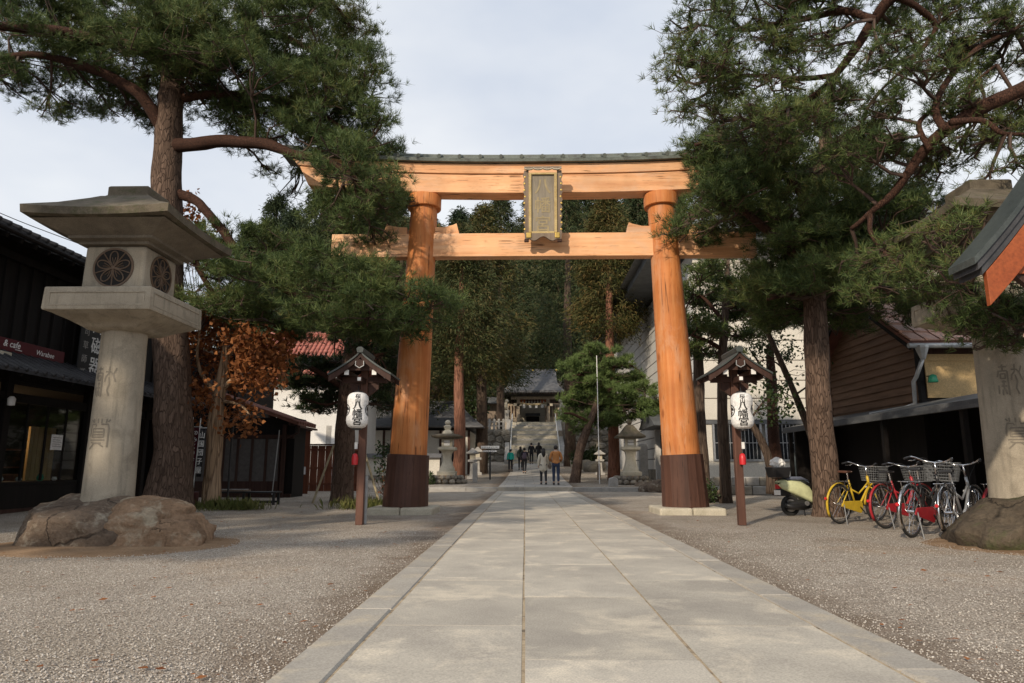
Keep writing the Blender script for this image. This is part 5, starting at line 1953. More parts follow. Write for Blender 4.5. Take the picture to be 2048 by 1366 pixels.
# vertical banners in front of the shop
def banner(label, x, y, w, z0, z1, mat, chars, txt, lean, base=True):
    B = thing('banner', label, 'banner', (x, y, 0), 0, 'vertical banners by the pine')
    pole_h = z1 + .25
    MB().tube([(-.03 - w / 2, .02, .05), (-.03 - w / 2 + lean, .02, pole_h)], .012, 6).build('pole', MAT['white_cap'], B)
    MB().tube([(-.03 - w / 2 + lean, .02, z1 + .02), (w / 2 + lean, .02, z1 + .02)], .009, 6).build('top_bar', MAT['white_cap'], B)
    n = 14
    rings = []
    for i in range(n + 1):
        z = z0 + (z1 - z0) * i / n
        dx = lean * z / pole_h
        a = [(dx - w / 2 + w * k / 6, .01 + .025 * math.sin(k * 1.4 + z * 2.5), z) for k in range(7)]
        rings.append(a + [(p[0], p[1] + .004, p[2]) for p in reversed(a)])
    c = MB().loft(rings).build('cloth', mat, B, smooth=True)
    t = MB()
    st = (z1 - z0 - .1) / len(chars)
    M = Matrix(((1, 0, lean / pole_h, 0), (0, 1, 0, 0), (0, 0, 1, 0), (0, 0, 0, 1)))
    column_text(t, chars, .0, -.03, z1 - .05, st * .82, st, .004, M, .85)
    t.build('lettering', txt, c)
    if base:
        MB().box(-w / 2 - .16, -w / 2 + .14, -.14, .18, 0, .05).build('foot', MAT['white_cap'], B, bevel=.015)
    return B


banner('maroon banner with white characters by the pine trunk', -8.36, 16.25, .20, .75, 1.95, MAT['maroon_cloth'], 'のみくりおうか', MAT['white_cap'], .10)
banner('narrow black banner with white characters right of the maroon one', -8.14, 16.2, .14, .80, 1.92, MAT['black'], '山国団子屋', MAT['white_cap'], .06)
o = MB().box(-.3, .3, -.2, .2, 0, .42).build('red_planter', MAT['red_sign'], bevel=.02)
o.location = (-8.62, 16.55, .02)
tag(o, 'dark red planter box at the foot of the banners', 'planter')

# floodlight on a pole in the dry-leaved tree
s = thing('floodlight', 'black floodlight on a slim pole rising through the orange leaves', 'floodlight', tuple(at(455, 1000, 17.6).xy) + (0,))
MB().tube([(0, 0, 0), (0, 0, 3.75)], .03, 8).build('pole', MAT['black'], s)
MB().box(-.26, .22, -.22, .12, 3.72, 4.05).build('housing', MAT['black'], s, bevel=.04)
MB().bar((-.2, -.15, 4.06), (.22, -.05, 4.12), .10, .02).build('visor', MAT['white_cap'], s)


# ------------------------------------------------------------------ tea house, bench, fence, white storehouse
def build_teahouse():
    S = thing('tea_house', 'low dark tea house with sliding doors and brown roof edge', 'building', (0, 24.0, 0))
    x0, x1 = -14.2, -8.55
    bw = MAT['black_wood']
    MB().box(x0, x1, .10, 1.3, 0, 2.75).build('wall', bw, S)
    MB().box(x0, x1, -.02, .08, 2.02, 2.15).build('head_beam', MAT['dark_wood'], S)
    MB().box(x0, x1, -.02, .08, .0, .12).build('sill_beam', MAT['dark_wood'], S)
    n = 6
    dx = (-9.0 + 12.0) / n
    for i in range(n):
        a = -12.0 + i * dx
        d = MB().box(a + .03, a + dx - .03, -.01, .04, .55, 2.0).build('door_glass', MAT['glass_grey'], S)
        MB().box(a + .03, a + dx - .03, -.02, .05, .12, .549).build('door_panel', MAT['dark_wood'], d)
        for q in (a, a + dx):
            MB().box(q - .03 + (.03 if q == a else -.0), q + (.06 if q == a else .0), -.03, .06, .12, 2.02).build('door_stile', MAT['dark_wood'], d)
    MB().box(-8.92, -8.80, -.12, .0, 0, 2.5).build('corner_post', MAT['dark_wood'], S)
    MB().tube([(-8.98, -.25, 2.3), (-9.10, -.25, .1)], .018, 6).build('rain_pipe', MAT['zinc'], S)
    # roof slope descending to the right
    def rl(x):
        return 2.45 + (-8.25 - x) * .345
    pts = [x0 - .3, -8.25]
    rf = MB().loft([[(x, -.55, rl(x)), (x, 1.5, rl(x)), (x, 1.5, rl(x) + .09), (x, -.55, rl(x) + .09)] for x in pts]).build('roof', MAT['roof_brown'], S)
    for i in range(8):
        y = -.5 + i * .27
        MB().tube([(x0 - .2, y, rl(x0 - .2) + .10), (-8.23, y, rl(-8.23) + .10)], .06, 6).build('tile_ridge', MAT['roof_brown'], rf, smooth=True)
    MB().box(-8.3, -8.18, -.5, 1.5, 2.37, 2.43).build('gutter', MAT['dark_wood'], rf)
    MB().tube([(-8.24, -.45, 2.38), (-8.24, -.45, 2.2), (-8.7, -.2, 2.02)], .03, 7).build('rain_pipe', MAT['dark_wood'], S)
    for i in range(8):
        x = -13.6 + i * .72
        MB().box(x - .03, x + .03, -.5, .1, rl(x) - .10, rl(x) - .01).build('rafter_end', MAT['dark_wood'], rf)
    # upper storey behind with small window
    MB().box(-15, -11.2, 1.32, 5, 2.7, 5.4).build('upper_wall', bw, S)
    w = MB().box(-12.3, -11.6, 1.28, 1.32, 3.35, 4.3).build('upper_window', MAT['glass_grey'], S)
    MB().box(-11.97, -11.93, 1.25, 1.28, 3.35, 4.3).build('mullion', MAT['dark_wood'], w)
    MB().loft([[(x, .7, 5.3 + (-10.8 - x) * .3), (x, 5.4, 5.3 + (-10.8 - x) * .3), (x, 5.4, 5.4 + (-10.8 - x) * .3), (x, .7, 5.4 + (-10.8 - x) * .3)] for x in (-15.3, -10.8)]).build('upper_roof', MAT['roof_tile_dark'], S)


build_teahouse()


def bench(label, x, y, w, d, h, mat, rz=0):
    B = thing('bench', label, 'bench', (x, y, 0), rz, 'low benches before the tea house')
    for i in range(4):
        MB().box(-w / 2, w / 2, -d / 2 + i * d / 4 + .008, -d / 2 + (i + 1) * d / 4 - .008, h - .04, h).build('slat', mat, B, bevel=.005)
    for sx in (-.92, 0, .92):
        for sy in (-.8, .8):
            MB().box(sx * w / 2 - .03, sx * w / 2 + .03, sy * d / 2 - .03, sy * d / 2 + .03, 0, h - .042).build('leg', mat, B)
    for sy in (-.8, .8):
        MB().box(-w / 2 + .04, w / 2 - .04, sy * d / 2 - .02, sy * d / 2 + .02, .08, .13).build('stretcher', mat, B)
    return B


bench('black low bench before the tea house', -7.95, 18.7, 1.75, .45, .38, MAT['black'])
o = thing('folded_board', 'pale folded board lying on the black low bench', 'board', (-8.25, 18.7, .385))
MB().box(-.55, .35, -.16, .16, 0, .035).build('board', MAT['weathered'], o, bevel=.006)
MB().box(-.50, .30, -.12, .12, .037, .055).build('cloth', MAT['grey_stone'], o, bevel=.006)


def grass_clump(label, cx, cy, z, rx, ry, n, h):
    P = np.stack([cx + nrg.normal(size=n) * rx, cy + nrg.normal(size=n) * ry, np.full(n, z)], 1)
    t = nrg.normal(size=(n, 3)) * .35 + np.array([0, 0, 1])
    t /= np.linalg.norm(t, axis=1, keepdims=True)
    L = h * nrg.uniform(.4, 1.1, (n, 1))
    s = np.cross(t, nrg.normal(size=(n, 3)))
    s /= np.linalg.norm(s, axis=1, keepdims=True)
    V = np.stack([P - s * .006, P + s * .006, P + t * L * .6 + s * .004, P + t * L + nrg.normal(size=(n, 3)) * L * .15], 1).reshape(-1, 3)
    o = link('grass', np_mesh('grass', V, np.arange(n * 4).reshape(-1, 4), MAT['grass']))
    tag(o, label, 'grass', kind='stuff')


grass_clump('yellow green grass growing at the foot of the dry-leaved tree', at(460, 1010, 16.4).x, 16.3, .05, .38, .22, 1400, .26)
grass_clump('short grass tufts around the left pine roots', at(395, 1010, 15.9).x, 15.9, .06, .5, .3, 500, .1)
grass_clump('grass and weeds behind the left torii footing', -4.3, 17.6, 0, .5, .4, 700, .3)

# brown board fence
Fn = thing('board_fence', 'reddish brown board fence between the tea house and the propped pine', 'fence', (-8.75, 29, 0))
for i in range(9):
    MB().box(-1.35 + i * .31, -1.35 + i * .31 + .298, 0, .03, .05, 1.93).build('board', MAT['brown_fence'], Fn, bevel=.004)
for z in (.35, 1.0, 1.75):
    MB().box(-1.38, 1.45, -.04, -.003, z - .04, z + .04).build('rail', MAT['brown_fence'], Fn)
MB().box(-1.42, 1.5, -.08, .10, 1.94, 2.0).build('cap_board', MAT['dark_wood'], Fn)
for x in (-1.40, 1.47):
    MB().box(x - .06, x + .06, -.06, .08, 0, 2.35).build('post', MAT['dark_wood'], Fn)
Gp = thing('gate_post', 'tall brown board panel at the tea house corner', 'fence', (-9.35, 27.4, 0))
for i in range(3):
    MB().box(-.32 + i * .215, -.32 + i * .215 + .205, 0, .04, 0, 2.45).build('board', MAT['brown_fence'], Gp, bevel=.004)
MB().box(-.36, .36, -.05, .09, 2.452, 2.53).build('cap_board', MAT['dark_wood'], Gp)
MB().box(.02, .2, -.03, -.003, .75, 1.05).build('notice_plate', MAT['paper'], Gp)

W = thing('white_storehouse', 'white plastered storehouse with red tiled roof beyond the fence', 'building', (-12.2, 36, 0))
MB().box(-2.6, 2.6, 0, 6, 0, 5.4).build('wall', MAT['white_wall'], W)
MB().box(-2.62, 2.62, -.05, 0, 0, .6).build('base_course', MAT['grey_stone'], W)
rf = MB().loft([[(x, -.7, 5.5), (x, 3, 8.5), (x, 3, 8.62), (x, -.7, 5.62)] for x in (-3.0, 3.0)]).build('roof', MAT['roof_red'], W)
MB().loft([[(x, 6.7, 5.5), (x, 3, 8.5), (x, 3, 8.62), (x, 6.7, 5.62)] for x in (-3.0, 3.0)]).build('roof', MAT['roof_red'], W)
wv = MB()
for i in range(24):
    x = -2.95 + i * .256
    for j in range(11):
        a, b_ = j / 11, (j + 1) / 11
        wv.tube([(x, -.7 + 3.7 * a, 5.66 + 3.0 * a), (x, -.7 + 3.7 * b_ - .01, 5.63 + 3.0 * b_)], [.085, .07], 6)
tag(wv.build('roof_tiles', MAT['roof_red'], rf, smooth=True), kind='stuff')
MB().tube([(-3.1, 3, 8.68), (3.1, 3, 8.68)], .16, 8).build('ridge', MAT['roof_red'], W)
w = MB().box(1.3, 1.55, -.03, -.002, 2.2, 3.2).build('vent_window', MAT['grey_stone'], W)
MB().tube([(2.2, -.35, 5.5), (2.4, -.3, 5.3), (2.4, -.08, .5)], .05, 8).build('rain_pipe', MAT['brown_fence'], W)

# poles propping the dark pine
for i, (a, b_) in enumerate((((625, 1004, 20.0), (668, 890, 20.4)), ((760, 995, 20.0), (725, 890, 20.5)))):
    p0, p1 = at(*a), at(*b_)
    p0.z = 0
    o = MB().tube([p0, p1], .035, 8).build('prop_pole', MAT['bamboo'])
    tag(o, ['weathered prop pole on the left of the dark pine', 'weathered prop pole right of the dark pine'][i], 'pole', 'poles propping the pine')

# brown twiggy bushes behind the left pillar
def bush(label, x, y, z, rx, ry, rz, n, leaf, mat, name='bush'):
    B = thing(name, label, 'bush', (x, y, z))
    P = nrg.normal(size=(n, 3))
    P /= np.linalg.norm(P, axis=1, keepdims=True)
    P *= nrg.random((n, 1)) ** .4
    P = P * np.array([rx, ry, rz]) + np.array([0, 0, rz * .9])
    P *= 1 + .15 * np.sin(P[:, :1] * 5 / rx)
    V, F = leaf_cards(P, leaf, .0)
    link('foliage', np_mesh('foliage', V, F, MAT[mat]), B)
    m = 60
    e = P[:m]
    s0 = np.zeros((m, 3)) + nrg.normal(size=(m, 3)) * np.array([rx * .15, ry * .15, 0])
    V, F = twig_mesh(s0, e, .014, .006, .06)
    link('stems', np_mesh('stems', V, F, MAT['twig']), B)
    return B


bush('leafless brown bush behind the left torii pillar', -4.5, 21.0, 0, .5, .4, .7, 120, .08, 'maple_leaf')
bush('green bush behind the left lantern post', -4.9, 24.5, 0, .8, .7, 1.2, 1600, .12, 'broad_leaf')
bush('low green bush at the far left stone lantern', -5.3, 33.2, .17, .7, .5, .35, 700, .10, 'broad_leaf')
bush('low dark bush at the foot of the museum wall behind the right pillar', 4.6, 20.5, 0, .7, .5, .35, 800, .09, 'broad_leaf')
bush('evergreen hedge bush right of the stairs', 4.6, 55, 1.0, 1.4, 1.0, .8, 1600, .2, 'broad_leaf')
bush('evergreen bush left of the stairs', -4.6, 57, 1.1, 1.4, 1.0, 1.1, 1600, .2, 'broad_leaf')
bush('round evergreen bush right of the shrine gate', 7.5, 70, 5.3, 2.6, 1.6, 2.4, 3000, .3, 'broad_leaf')
bush('round evergreen bush left of the shrine gate', -6.0, 70, 5.3, 2.2, 1.6, 2.4, 2600, .3, 'broad_leaf')


# ------------------------------------------------------------------ shrine office behind the left pillar
def build_office():
    S = thing('shrine_office', 'low pale walled shrine office with grey hipped roof', 'building', (-7.4, 46, gz(46)))
    MB().box(-4.4, 3.2, 0, 6, 0, 2.9).build('wall', MAT['cream_panel'], S)
    for x in (-4.4, -2.5, -.6, 1.3, 3.2):
        MB().box(x - .08, x + .08, -.04, .0, 0, 2.9).build('post', MAT['dark_wood'], S)
    for a in (-2.3, 1.6):
        w = MB().box(a, a + 1.3, -.06, -.03, .9, 1.9).build('window', MAT['glass_dark'], S)
        MB().box(a - .06, a + 1.36, -.08, -.062, .82, .9).build('sill', MAT['dark_wood'], w)
        for k in range(1, 4):
            MB().box(a + 1.3 * k / 4 - .02, a + 1.3 * k / 4 + .02, -.075, -.061, .9, 1.9).build('mullion', MAT['dark_wood'], w)
    n = 8
    rings = []
    for i in range(n + 1):
        t = i / n
        z = 4.9 - 1.75 * t ** .8
        hx, hy = 3.0 + 1.8 * t, .3 + 3.7 * t
        rings.append([(-.6 - hx, 3 - hy, z), (-.6 + hx, 3 - hy, z), (-.6 + hx, 3 + hy, z), (-.6 - hx, 3 + hy, z)])
    rings.append([(-.6 - 4.8, 3 - 4.0, 3.05), (-.6 + 4.8, 3 - 4.0, 3.05), (-.6 + 4.8, 7.0, 3.05), (-.6 - 4.8, 7.0, 3.05)])
    MB().loft(rings).build('roof', MAT['roof_grey'], S)
    MB().tube([(-3.7, 3, 5.0), (2.5, 3, 5.0)], .16, 8).build('ridge', MAT['roof_grey'], S)


build_office()
Lw = thing('low_wall', 'low pale boundary wall with tiled coping behind the left pillar', 'wall', (-7.2, 38.5, gz(38)))
MB().box(-4, 2.0, 0, .25, 0, 1.25).build('wall', MAT['cream_panel'], Lw)
MB().prism([(-.2, 1.25), (.45, 1.25), (.125, 1.48)], -4.1, 2.1, 'x').build('coping', MAT['roof_grey'], Lw)
for i in range(14):
    MB().box(-4 + i * .43, -4 + i * .43 + .40, -.05, -.003, 0, .28).build('footing_stone', MAT['rubble'], Lw, bevel=.03)


# ------------------------------------------------------------------ far stone lanterns and small stones
def far_lantern(label, x, y, tall):
    z = gz(y)
    L = thing('stone_lantern', label, 'stone lantern', (x, y, z), 0, 'stone lanterns on the terrace')
    st = MAT['pale_stone']
    r3 = random.Random(int(x * 10))
    for k in range(16):
        a = 2 * math.pi * k / 16
        for lv in range(2):
            rr = .78 - .12 * lv
            m_ = MB()
            import bmesh
            c = (rr * math.cos(a + lv * .2) * 1.1, rr * math.sin(a + lv * .2), .10 + .19 * lv)
            m_.lathe([(.03, -.11), (.13, -.08), (.16, 0), (.12, .09), (.03, .12)], 7, c, r3.uniform(0, 3))
            m_.build('rubble_stone', MAT['rubble'], L)
    MB().lathe([(.72, 0), (.68, .36), (.5, .40)], 12).build('mound', MAT['earth'], L)
    MB().square([(.45, .40), (.45, .58), (.40, .60)]).build('plinth', st, L, bevel=.01)
    if tall:
        MB().square([(.36, .60), (.34, .66), (.25, .95), (.20, 1.25), (.235, 1.50), (.29, 1.58)]).build('shaft', st, L, auto=40)
    else:
        MB().lathe([(.42, .60), (.40, .72), (.27, .95), (.21, 1.2), (.24, 1.45), (.34, 1.58)], 8, (0, 0, 0), math.pi / 8).build('shaft', st, L, auto=40)
    MB().square([(.30, 1.58), (.44, 1.64), (.44, 1.76), (.36, 1.78)]).build('platform', st, L, bevel=.01)
    bx = MB().square([(.27, 1.78), (.26, 2.16)]).build('light_box', st, L, bevel=.01)
    for k in range(4):
        M = Matrix.Rotation(k * math.pi / 2, 4, 'Z')
        w = MB().box(-.14, .14, -.275, -.268, 1.84, 2.10, 0, M).build('window', MAT['paper'], bx)
        MB().box(-.16, .16, -.279, -.276, 1.965, 1.985, 0, M).build('window_bar', MAT['dark_wood'], w)
    if tall:
        MB().square([(.22, 2.16), (.66, 2.20), (.68, 2.27), (.42, 2.46), (.24, 2.72), (.13, 2.84)]).build('roof', MAT['mossy_shaded_stone'], L, auto=30)
        MB().lathe([(.06, 2.84), (.10, 2.88), (.14, 2.96), (.12, 3.04), (.03, 3.11)], 14).build('finial', MAT['mossy_shaded_stone'], L, smooth=True)
    else:
        MB().square([(.30, 2.16), (.70, 2.24), (.74, 2.31), (.60, 2.36), (.3, 2.43)]).build('roof', MAT['mossy_shaded_stone'], L, auto=30)
        MB().square([(.24, 2.43), (.22, 2.52), (.12, 2.62), (.16, 2.70), (.18, 2.80), (.10, 2.86)]).build('roof_crest', MAT['pale_stone'], L, auto=30)
        MB().lathe([(.06, 2.86), (.14, 2.93), (.15, 3.0), (.10, 3.08), (.02, 3.12)], 14).build('finial', MAT['pale_stone'], L, smooth=True)


far_lantern('broad eaved stone lantern on a rubble mound behind the left pillar', at(893, 960, 34).x, 34.2, False)
far_lantern('stone lantern with pyramid roof on a rubble mound beside the right pillar', at(1262, 960, 33.5).x, 33.5, True)


def small_lantern(label, x, y, h):
    L = thing('small_stone_lantern', label, 'stone lantern', (x, y, gz(y)), 0, 'small old stone lanterns on the terrace')
    st = MAT['grey_stone']
    MB().square([(.30, 0), (.28, .15), (.16, .2), (.12, h * .5), (.16, h * .55)]).build('shaft', st, L)
    MB().square([(.26, h * .55), (.26, h * .62), (.16, h * .63)]).build('platform', st, L)
    MB().square([(.15, h * .63), (.15, h * .80)]).build('light_box', MAT['pale_stone'], L)
    MB().square([(.20, h * .80), (.34, h * .82), (.34, h * .85), (.12, h * .95), (.05, h)]).build('roof', st, L)


small_lantern('small mossy stone lantern right of the red trunked cedar', at(945, 960, 40).x, 40, 1.75)
small_lantern('small stone lantern behind the mossy one near the sign board', at(955, 955, 45).x, 45, 1.8)
small_lantern('small stone lantern in the rockery right of the path', at(1200, 950, 45).x, 45, 1.6)
o = MB().box(-.12, .12, -.12, .12, 0, 1.0).build('stone_post', MAT['grey_stone'], bevel=.02)
o.location = (at(950, 965, 35.5).x, 35.5, gz(35.5))
tag(o, 'short grey stone post left of the sign board', 'stone post', 'short posts on the terrace')
o = MB().prism([(-.1, 0), (.1, 0), (.08, .85), (0, .92), (-.08, .85)], -.1, .1, 'y').build('wooden_post', MAT['weathered'], bevel=.01)
o.location = (at(1198, 957, 39).x, 39, gz(39))
tag(o, 'short weathered wooden post right of the path', 'post', 'short posts on the terrace')
o = MB().prism([(-.22, 0), (.22, 0), (.20, .36), (.05, .44), (-.18, .38)], -.18, .18, 'y').build('stone_block', MAT['grey_stone'], bevel=.03)
o.location = (at(1222, 975, 32).x, 31.2, .17)
tag(o, 'low grey stone block at the step right of the path', 'stone block')
o = MB().square([(.20, 0), (.20, 1.85), (.17, 1.95)]).build('stone_pillar', MAT['grey_stone'], bevel=.02)
o.location = (at(1292, 955, 34.6).x, 35.2, gz(35))
tag(o, 'square grey stone pillar behind the pyramid roofed lantern', 'stone pillar')

# sign board on a post
x = at(980, 950, 39).x
s = thing('sign_board', 'black post with two white name boards left of the path', 'sign', (x, 39, gz(39)))
MB().box(-.045, .045, -.045, .045, 0, 1.95).build('post', MAT['black'], s)
for (z, w, h) in ((1.80, .52, .15), (1.58, .38, .09)):
    b = MB().box(-w, w, -.09, -.05, z - h / 2, z + h / 2).build('board', MAT['white_cap'], s, bevel=.005)
    t = MB()
    for i in range(int(w * 18)):
        q = -w + .06 + i * (2 * w - .12) / int(w * 18)
        t.box(q, q + .045, -.094, -.091, z - h * .25, z + h * rng.uniform(.0, .28))
    t.build('lettering', MAT['grey_pole'], b)

# slim white pole before the pruned pine
o = MB().tube([(0, 0, 0), (0, 0, 6.3)], [.024, .018], 8).build('white_pole', MAT['white_cap'])
o.location = (at(1196, 830, 33.8).x, 33.8, gz(34))
tag(o, 'slim tall white pole in front of the cloud pruned pine', 'pole')

# ------------------------------------------------------------------ stairs, retaining walls, shrine gate
AX = .45
st = thing('stone_stairs', 'broad flight of stone stairs rising to the shrine gate', 'stairs', (AX, 61, gz(61)))
NS = 25
for i in range(NS):
    MB().box(-2.35, 2.35, i * .38, i * .38 + .40 if i < NS - 1 else i * .38 + 3.0, (i) * .17 - .3, (i + 1) * .17).build('stair_tread', MAT['grey_stone' if i % 3 == 1 else 'pale_stone'], st, bevel=.02)
for sx in (-1, 1):
    MB().loft([[(sx * 2.36, y, z - 1.5), (sx * 2.75, y, z - 1.5), (sx * 2.75, y, z + .25), (sx * 2.36, y, z + .25)] for y, z in ((0, .1), (9.6, 4.3))]).build('side_kerb', MAT['grey_stone'], st)
    h = thing_part('handrail', st)
    MB().tube([(sx * 2.2, .2, 1.0), (sx * 2.2, 9.3, 5.1)], .04, 8).build('rail', MAT['white_cap'], h)
    for k in range(5):
        y = .3 + k * 2.2
        MB().tube([(sx * 2.2, y, y * .447), (sx * 2.2, y, y * .447 + .95)], .035, 8).build('upright', MAT['white_cap'], h)


def stone_wall(label, xa, xb, y, z0, z1, seed):
    Wl = thing('retaining_wall', label, 'wall', ((xa + xb) / 2, y, z0))
    r3 = random.Random(seed)
    w = xb - xa
    MB().loft([[(-w / 2, 0 + .15, 0), (w / 2, .15, 0), (w / 2, 4, 0), (-w / 2, 4, 0)], [(-w / 2, .5, z1 - z0), (w / 2, .5, z1 - z0), (w / 2, 4, z1 - z0), (-w / 2, 4, z1 - z0)]]).build('core', MAT['wall_stone'], Wl)
    base_m = []
    for k in range(5):
        n = 7
        a0 = r3.uniform(0, 1)
        ring = [(.5 * math.cos(a0 + 2 * math.pi * i / n) * r3.uniform(.85, 1.1), .5 * math.sin(a0 + 2 * math.pi * i / n) * r3.uniform(.85, 1.1)) for i in range(n)]
        m_ = MB()
        m_.loft([[(p[0], .25, p[1]) for p in ring], [(p[0], 0, p[1]) for p in ring], [(p[0] * .7, -.16, p[1] * .7) for p in ring]])
        base_m.append(m_.mesh('wall_stone', MAT['wall_stone']))
    h = .62
    rows_ = int((z1 - z0) / h) + 1
    for rr in range(rows_):
        x = -w / 2 + r3.uniform(0, .3)
        z = (rr + .5) * (z1 - z0) / rows_
        while x < w / 2:
            ww = r3.uniform(.6, 1.05)
            o = link('wall_stone', base_m[r3.randrange(5)], Wl)
            o.location = (x + ww / 2, .12 + .35 * z / (z1 - z0), z + r3.uniform(-.06, .06))
            o.scale = (ww * 1.08, 1, h * r3.uniform(1.0, 1.2))
            x += ww
    return Wl


stone_wall('mossy dry stone retaining wall left of the stairs', -9.5, -2.4, 64.5, gz(64), 4.6, 3)
stone_wall('mossy dry stone retaining wall right of the stairs', 3.3, 12.5, 64.5, gz(64), 4.6, 4)
terr = MB().box(-30, -1.92, 66.2, 82, 1.0, 4.55).box(2.82, 30, 66.2, 82, 1.0, 4.55).box(-9, 10, 70.3, 81.9, 1.1, 5.6).build('shrine_terrace', MAT['gravel'])
tag(terr, 'upper shrine terrace', None, kind='structure')


def stone_fence(label, xa, xb, y, z):
    Fs = thing('stone_fence', label, 'fence', ((xa + xb) / 2, y, z), 0, 'stone fences on the retaining walls')
    w = xb - xa
    n = int(w / .42)
    me = MB().square([(.11, 0), (.11, .95), (.05, 1.02)]).mesh('fence_post', MAT['grey_stone'])
    for i in range(n + 1):
        o = link('fence_post', me, Fs)
        o.location = (-w / 2 + w * i / n, 0, 0)
    for zz in (.35, .75):
        MB().box(-w / 2, w / 2, -.05, .05, zz - .06, zz + .06).build('rail', MAT['grey_stone'], Fs)


stone_fence('pale stone post fence on the left retaining wall', -9.5, -2.5, 65.4, 4.6)
stone_fence('pale stone post fence on the right retaining wall', 3.4, 12.5, 65.4, 4.6)


def build_gate():
    z = 5.6
    G = thing('shrine_gate', 'roofed wooden shrine gate at the head of the stairs', 'gate', (AX, 74, z))
    ww = MAT['gate_wood']
    for x in (-1.62, 1.62):
        for y in (0, 2.2):
            MB().box(x - .16, x + .16, y - .16, y + .16, 0, 2.9).build('post', ww, G)
            MB().box(x - .26, x + .26, y - .26, y + .26, 0, .22).build('post_base', MAT['grey_stone'], G)
    MB().box(-2.1, 2.1, -.16, .16, 2.0, 2.28).build('lintel', MAT['pale_stone'], G)
    MB().box(-2.4, 2.4, -.14, .14, 2.72, 3.02).build('upper_lintel', ww, G)
    for i in range(9):
        MB().box(-1.36 + i * .32, -1.18 + i * .32, -.06, .06, 2.29, 2.71).build('transom_panel', MAT['vermilion'] if i in (0, 1, 7, 8) else MAT['dark_wood'], G)
    rope = MB()
    pts = [(-1.45 + 2.9 * i / 16, -.3, 2.35 - .22 * math.sin(math.pi * i / 16)) for i in range(17)]
    rope.tube(pts, [.05 + .06 * math.sin(math.pi * i / 16) for i in range(17)], 8)
    sh = rope.build('sacred_rope', MAT['rope'], G, smooth=True)
    for i in range(4):
        x = -1.0 + i * .66
        MB().box(x - .13, x + .13, -.33, -.31, 1.78, 2.16).build('paper_streamer', MAT['white_cap'], sh)
    for sx in (-1, 1):
        MB().box(sx * 2.6 - .8, sx * 2.6 + .8, .6, .75, 0, 2.3).build('side_panel', ww, G)
        for k in range(5):
            MB().box(sx * 2.6 - .7 + k * .32, sx * 2.6 - .6 + k * .32, .5, .6, .9, 2.1).build('lattice_bar', MAT['dark_wood'], G)
    # curved roof with eaves
    n = 10
    rings = []
    for i in range(n + 1):
        t = i / n
        zz = 5.95 - 2.45 * t ** .72
        hy = .25 + 2.7 * t
        rings.append([(-2.55 - .75 * t ** 3, 1.1 - hy, zz), (2.55 + .75 * t ** 3, 1.1 - hy, zz), (2.55 + .75 * t ** 3, 1.1 + hy, zz), (-2.55 - .75 * t ** 3, 1.1 + hy, zz)])
    rings.append([(-3.28, 1.1 - 2.93, 3.30), (3.28, 1.1 - 2.93, 3.30), (3.28, 1.1 + 2.93, 3.30), (-3.28, 1.1 + 2.93, 3.30)])
    r = MB().loft(rings).build('roof', MAT['roof_grey'], G)
    for i in range(22):
        MB().bar((-3.1 + i * .295, -1.7, 3.24), (-3.1 + i * .295, .2, 3.40), .09, .10).build('rafter', MAT['dark_wood'], r)
    MB().box(-2.75, 2.75, .92, 1.28, 5.9, 6.18).build('ridge', MAT['roof_grey'], r)
    for x in (-2.6, 0, 2.6):
        MB().lathe([(.0, -.06), (.12, -.05), (.13, .0)], 12, (x, .90, 6.04), ax='y').build('ridge_crest', MAT['gold'], r)
    # inner hall seen through the gate: curtain rail and dark opening
    MB().box(-1.4, 1.4, 5.0, 5.1, 0, 3.0).build('inner_hall_wall', MAT['pale_stone'], G)
    MB().box(-.75, .75, 4.95, 4.99, 0, 1.25).build('dark_opening', MAT['interior'], G)
    MB().box(-.85, .85, 4.90, 4.94, 1.3, 1.62).build('curtain', MAT['lean_roof'], G)
    # flanking corridor walls
    for sx in (-1, 1):
        xs2 = (3.6, 8.5)
        a, b_ = sorted((sx * xs2[0], sx * xs2[1]))
        c = MB().box(a, b_, 1.0, 1.2, 0, 2.3).build('corridor_wall', MAT['weathered'], G)
        MB().prism([(-.3, 2.3), (2.4, 2.3), (1.1, 3.1)], a - .1, b_ + .1, 'x').build('corridor_roof', MAT['lean_roof'], c)
    return G


build_gate()
H = thing('main_hall', 'dark roofed main hall showing above the shrine gate', 'building', (AX + .4, 84, 7.2))
MB().box(-5, 5, 0, 6, -3, 2.6).build('wall', MAT['weathered'], H)
n = 8
rings = []
for i in range(n + 1):
    t = i / n
    rings.append([(-4.2 - 2.6 * t ** 2, 3 - .3 - 4.2 * t, 6.3 - 3.8 * t ** .75), (4.2 + 2.6 * t ** 2, 3 - .3 - 4.2 * t, 6.3 - 3.8 * t ** .75), (4.2 + 2.6 * t ** 2, 3.3 + 4.2 * t, 6.3 - 3.8 * t ** .75), (-4.2 - 2.6 * t ** 2, 3.3 + 4.2 * t, 6.3 - 3.8 * t ** .75)])
rf = MB().loft(rings).build('roof', MAT['roof_grey'], H)
MB().box(-4.4, 4.4, 2.7, 3.3, 6.2, 6.6).build('ridge', MAT['roof_grey'], rf)
MB().lathe([(.0, -.1), (.28, -.08), (.32, 0)], 8, (-1.8, 2.65, 6.0), ax='y').build('gold_crest', MAT['gold'], rf)
for x in (0, 3.2):
    MB().lathe([(.0, -.1), (.12, -.08), (.14, 0)], 8, (x, 2.62, 6.4), ax='y').build('gold_crest', MAT['gold'], rf)


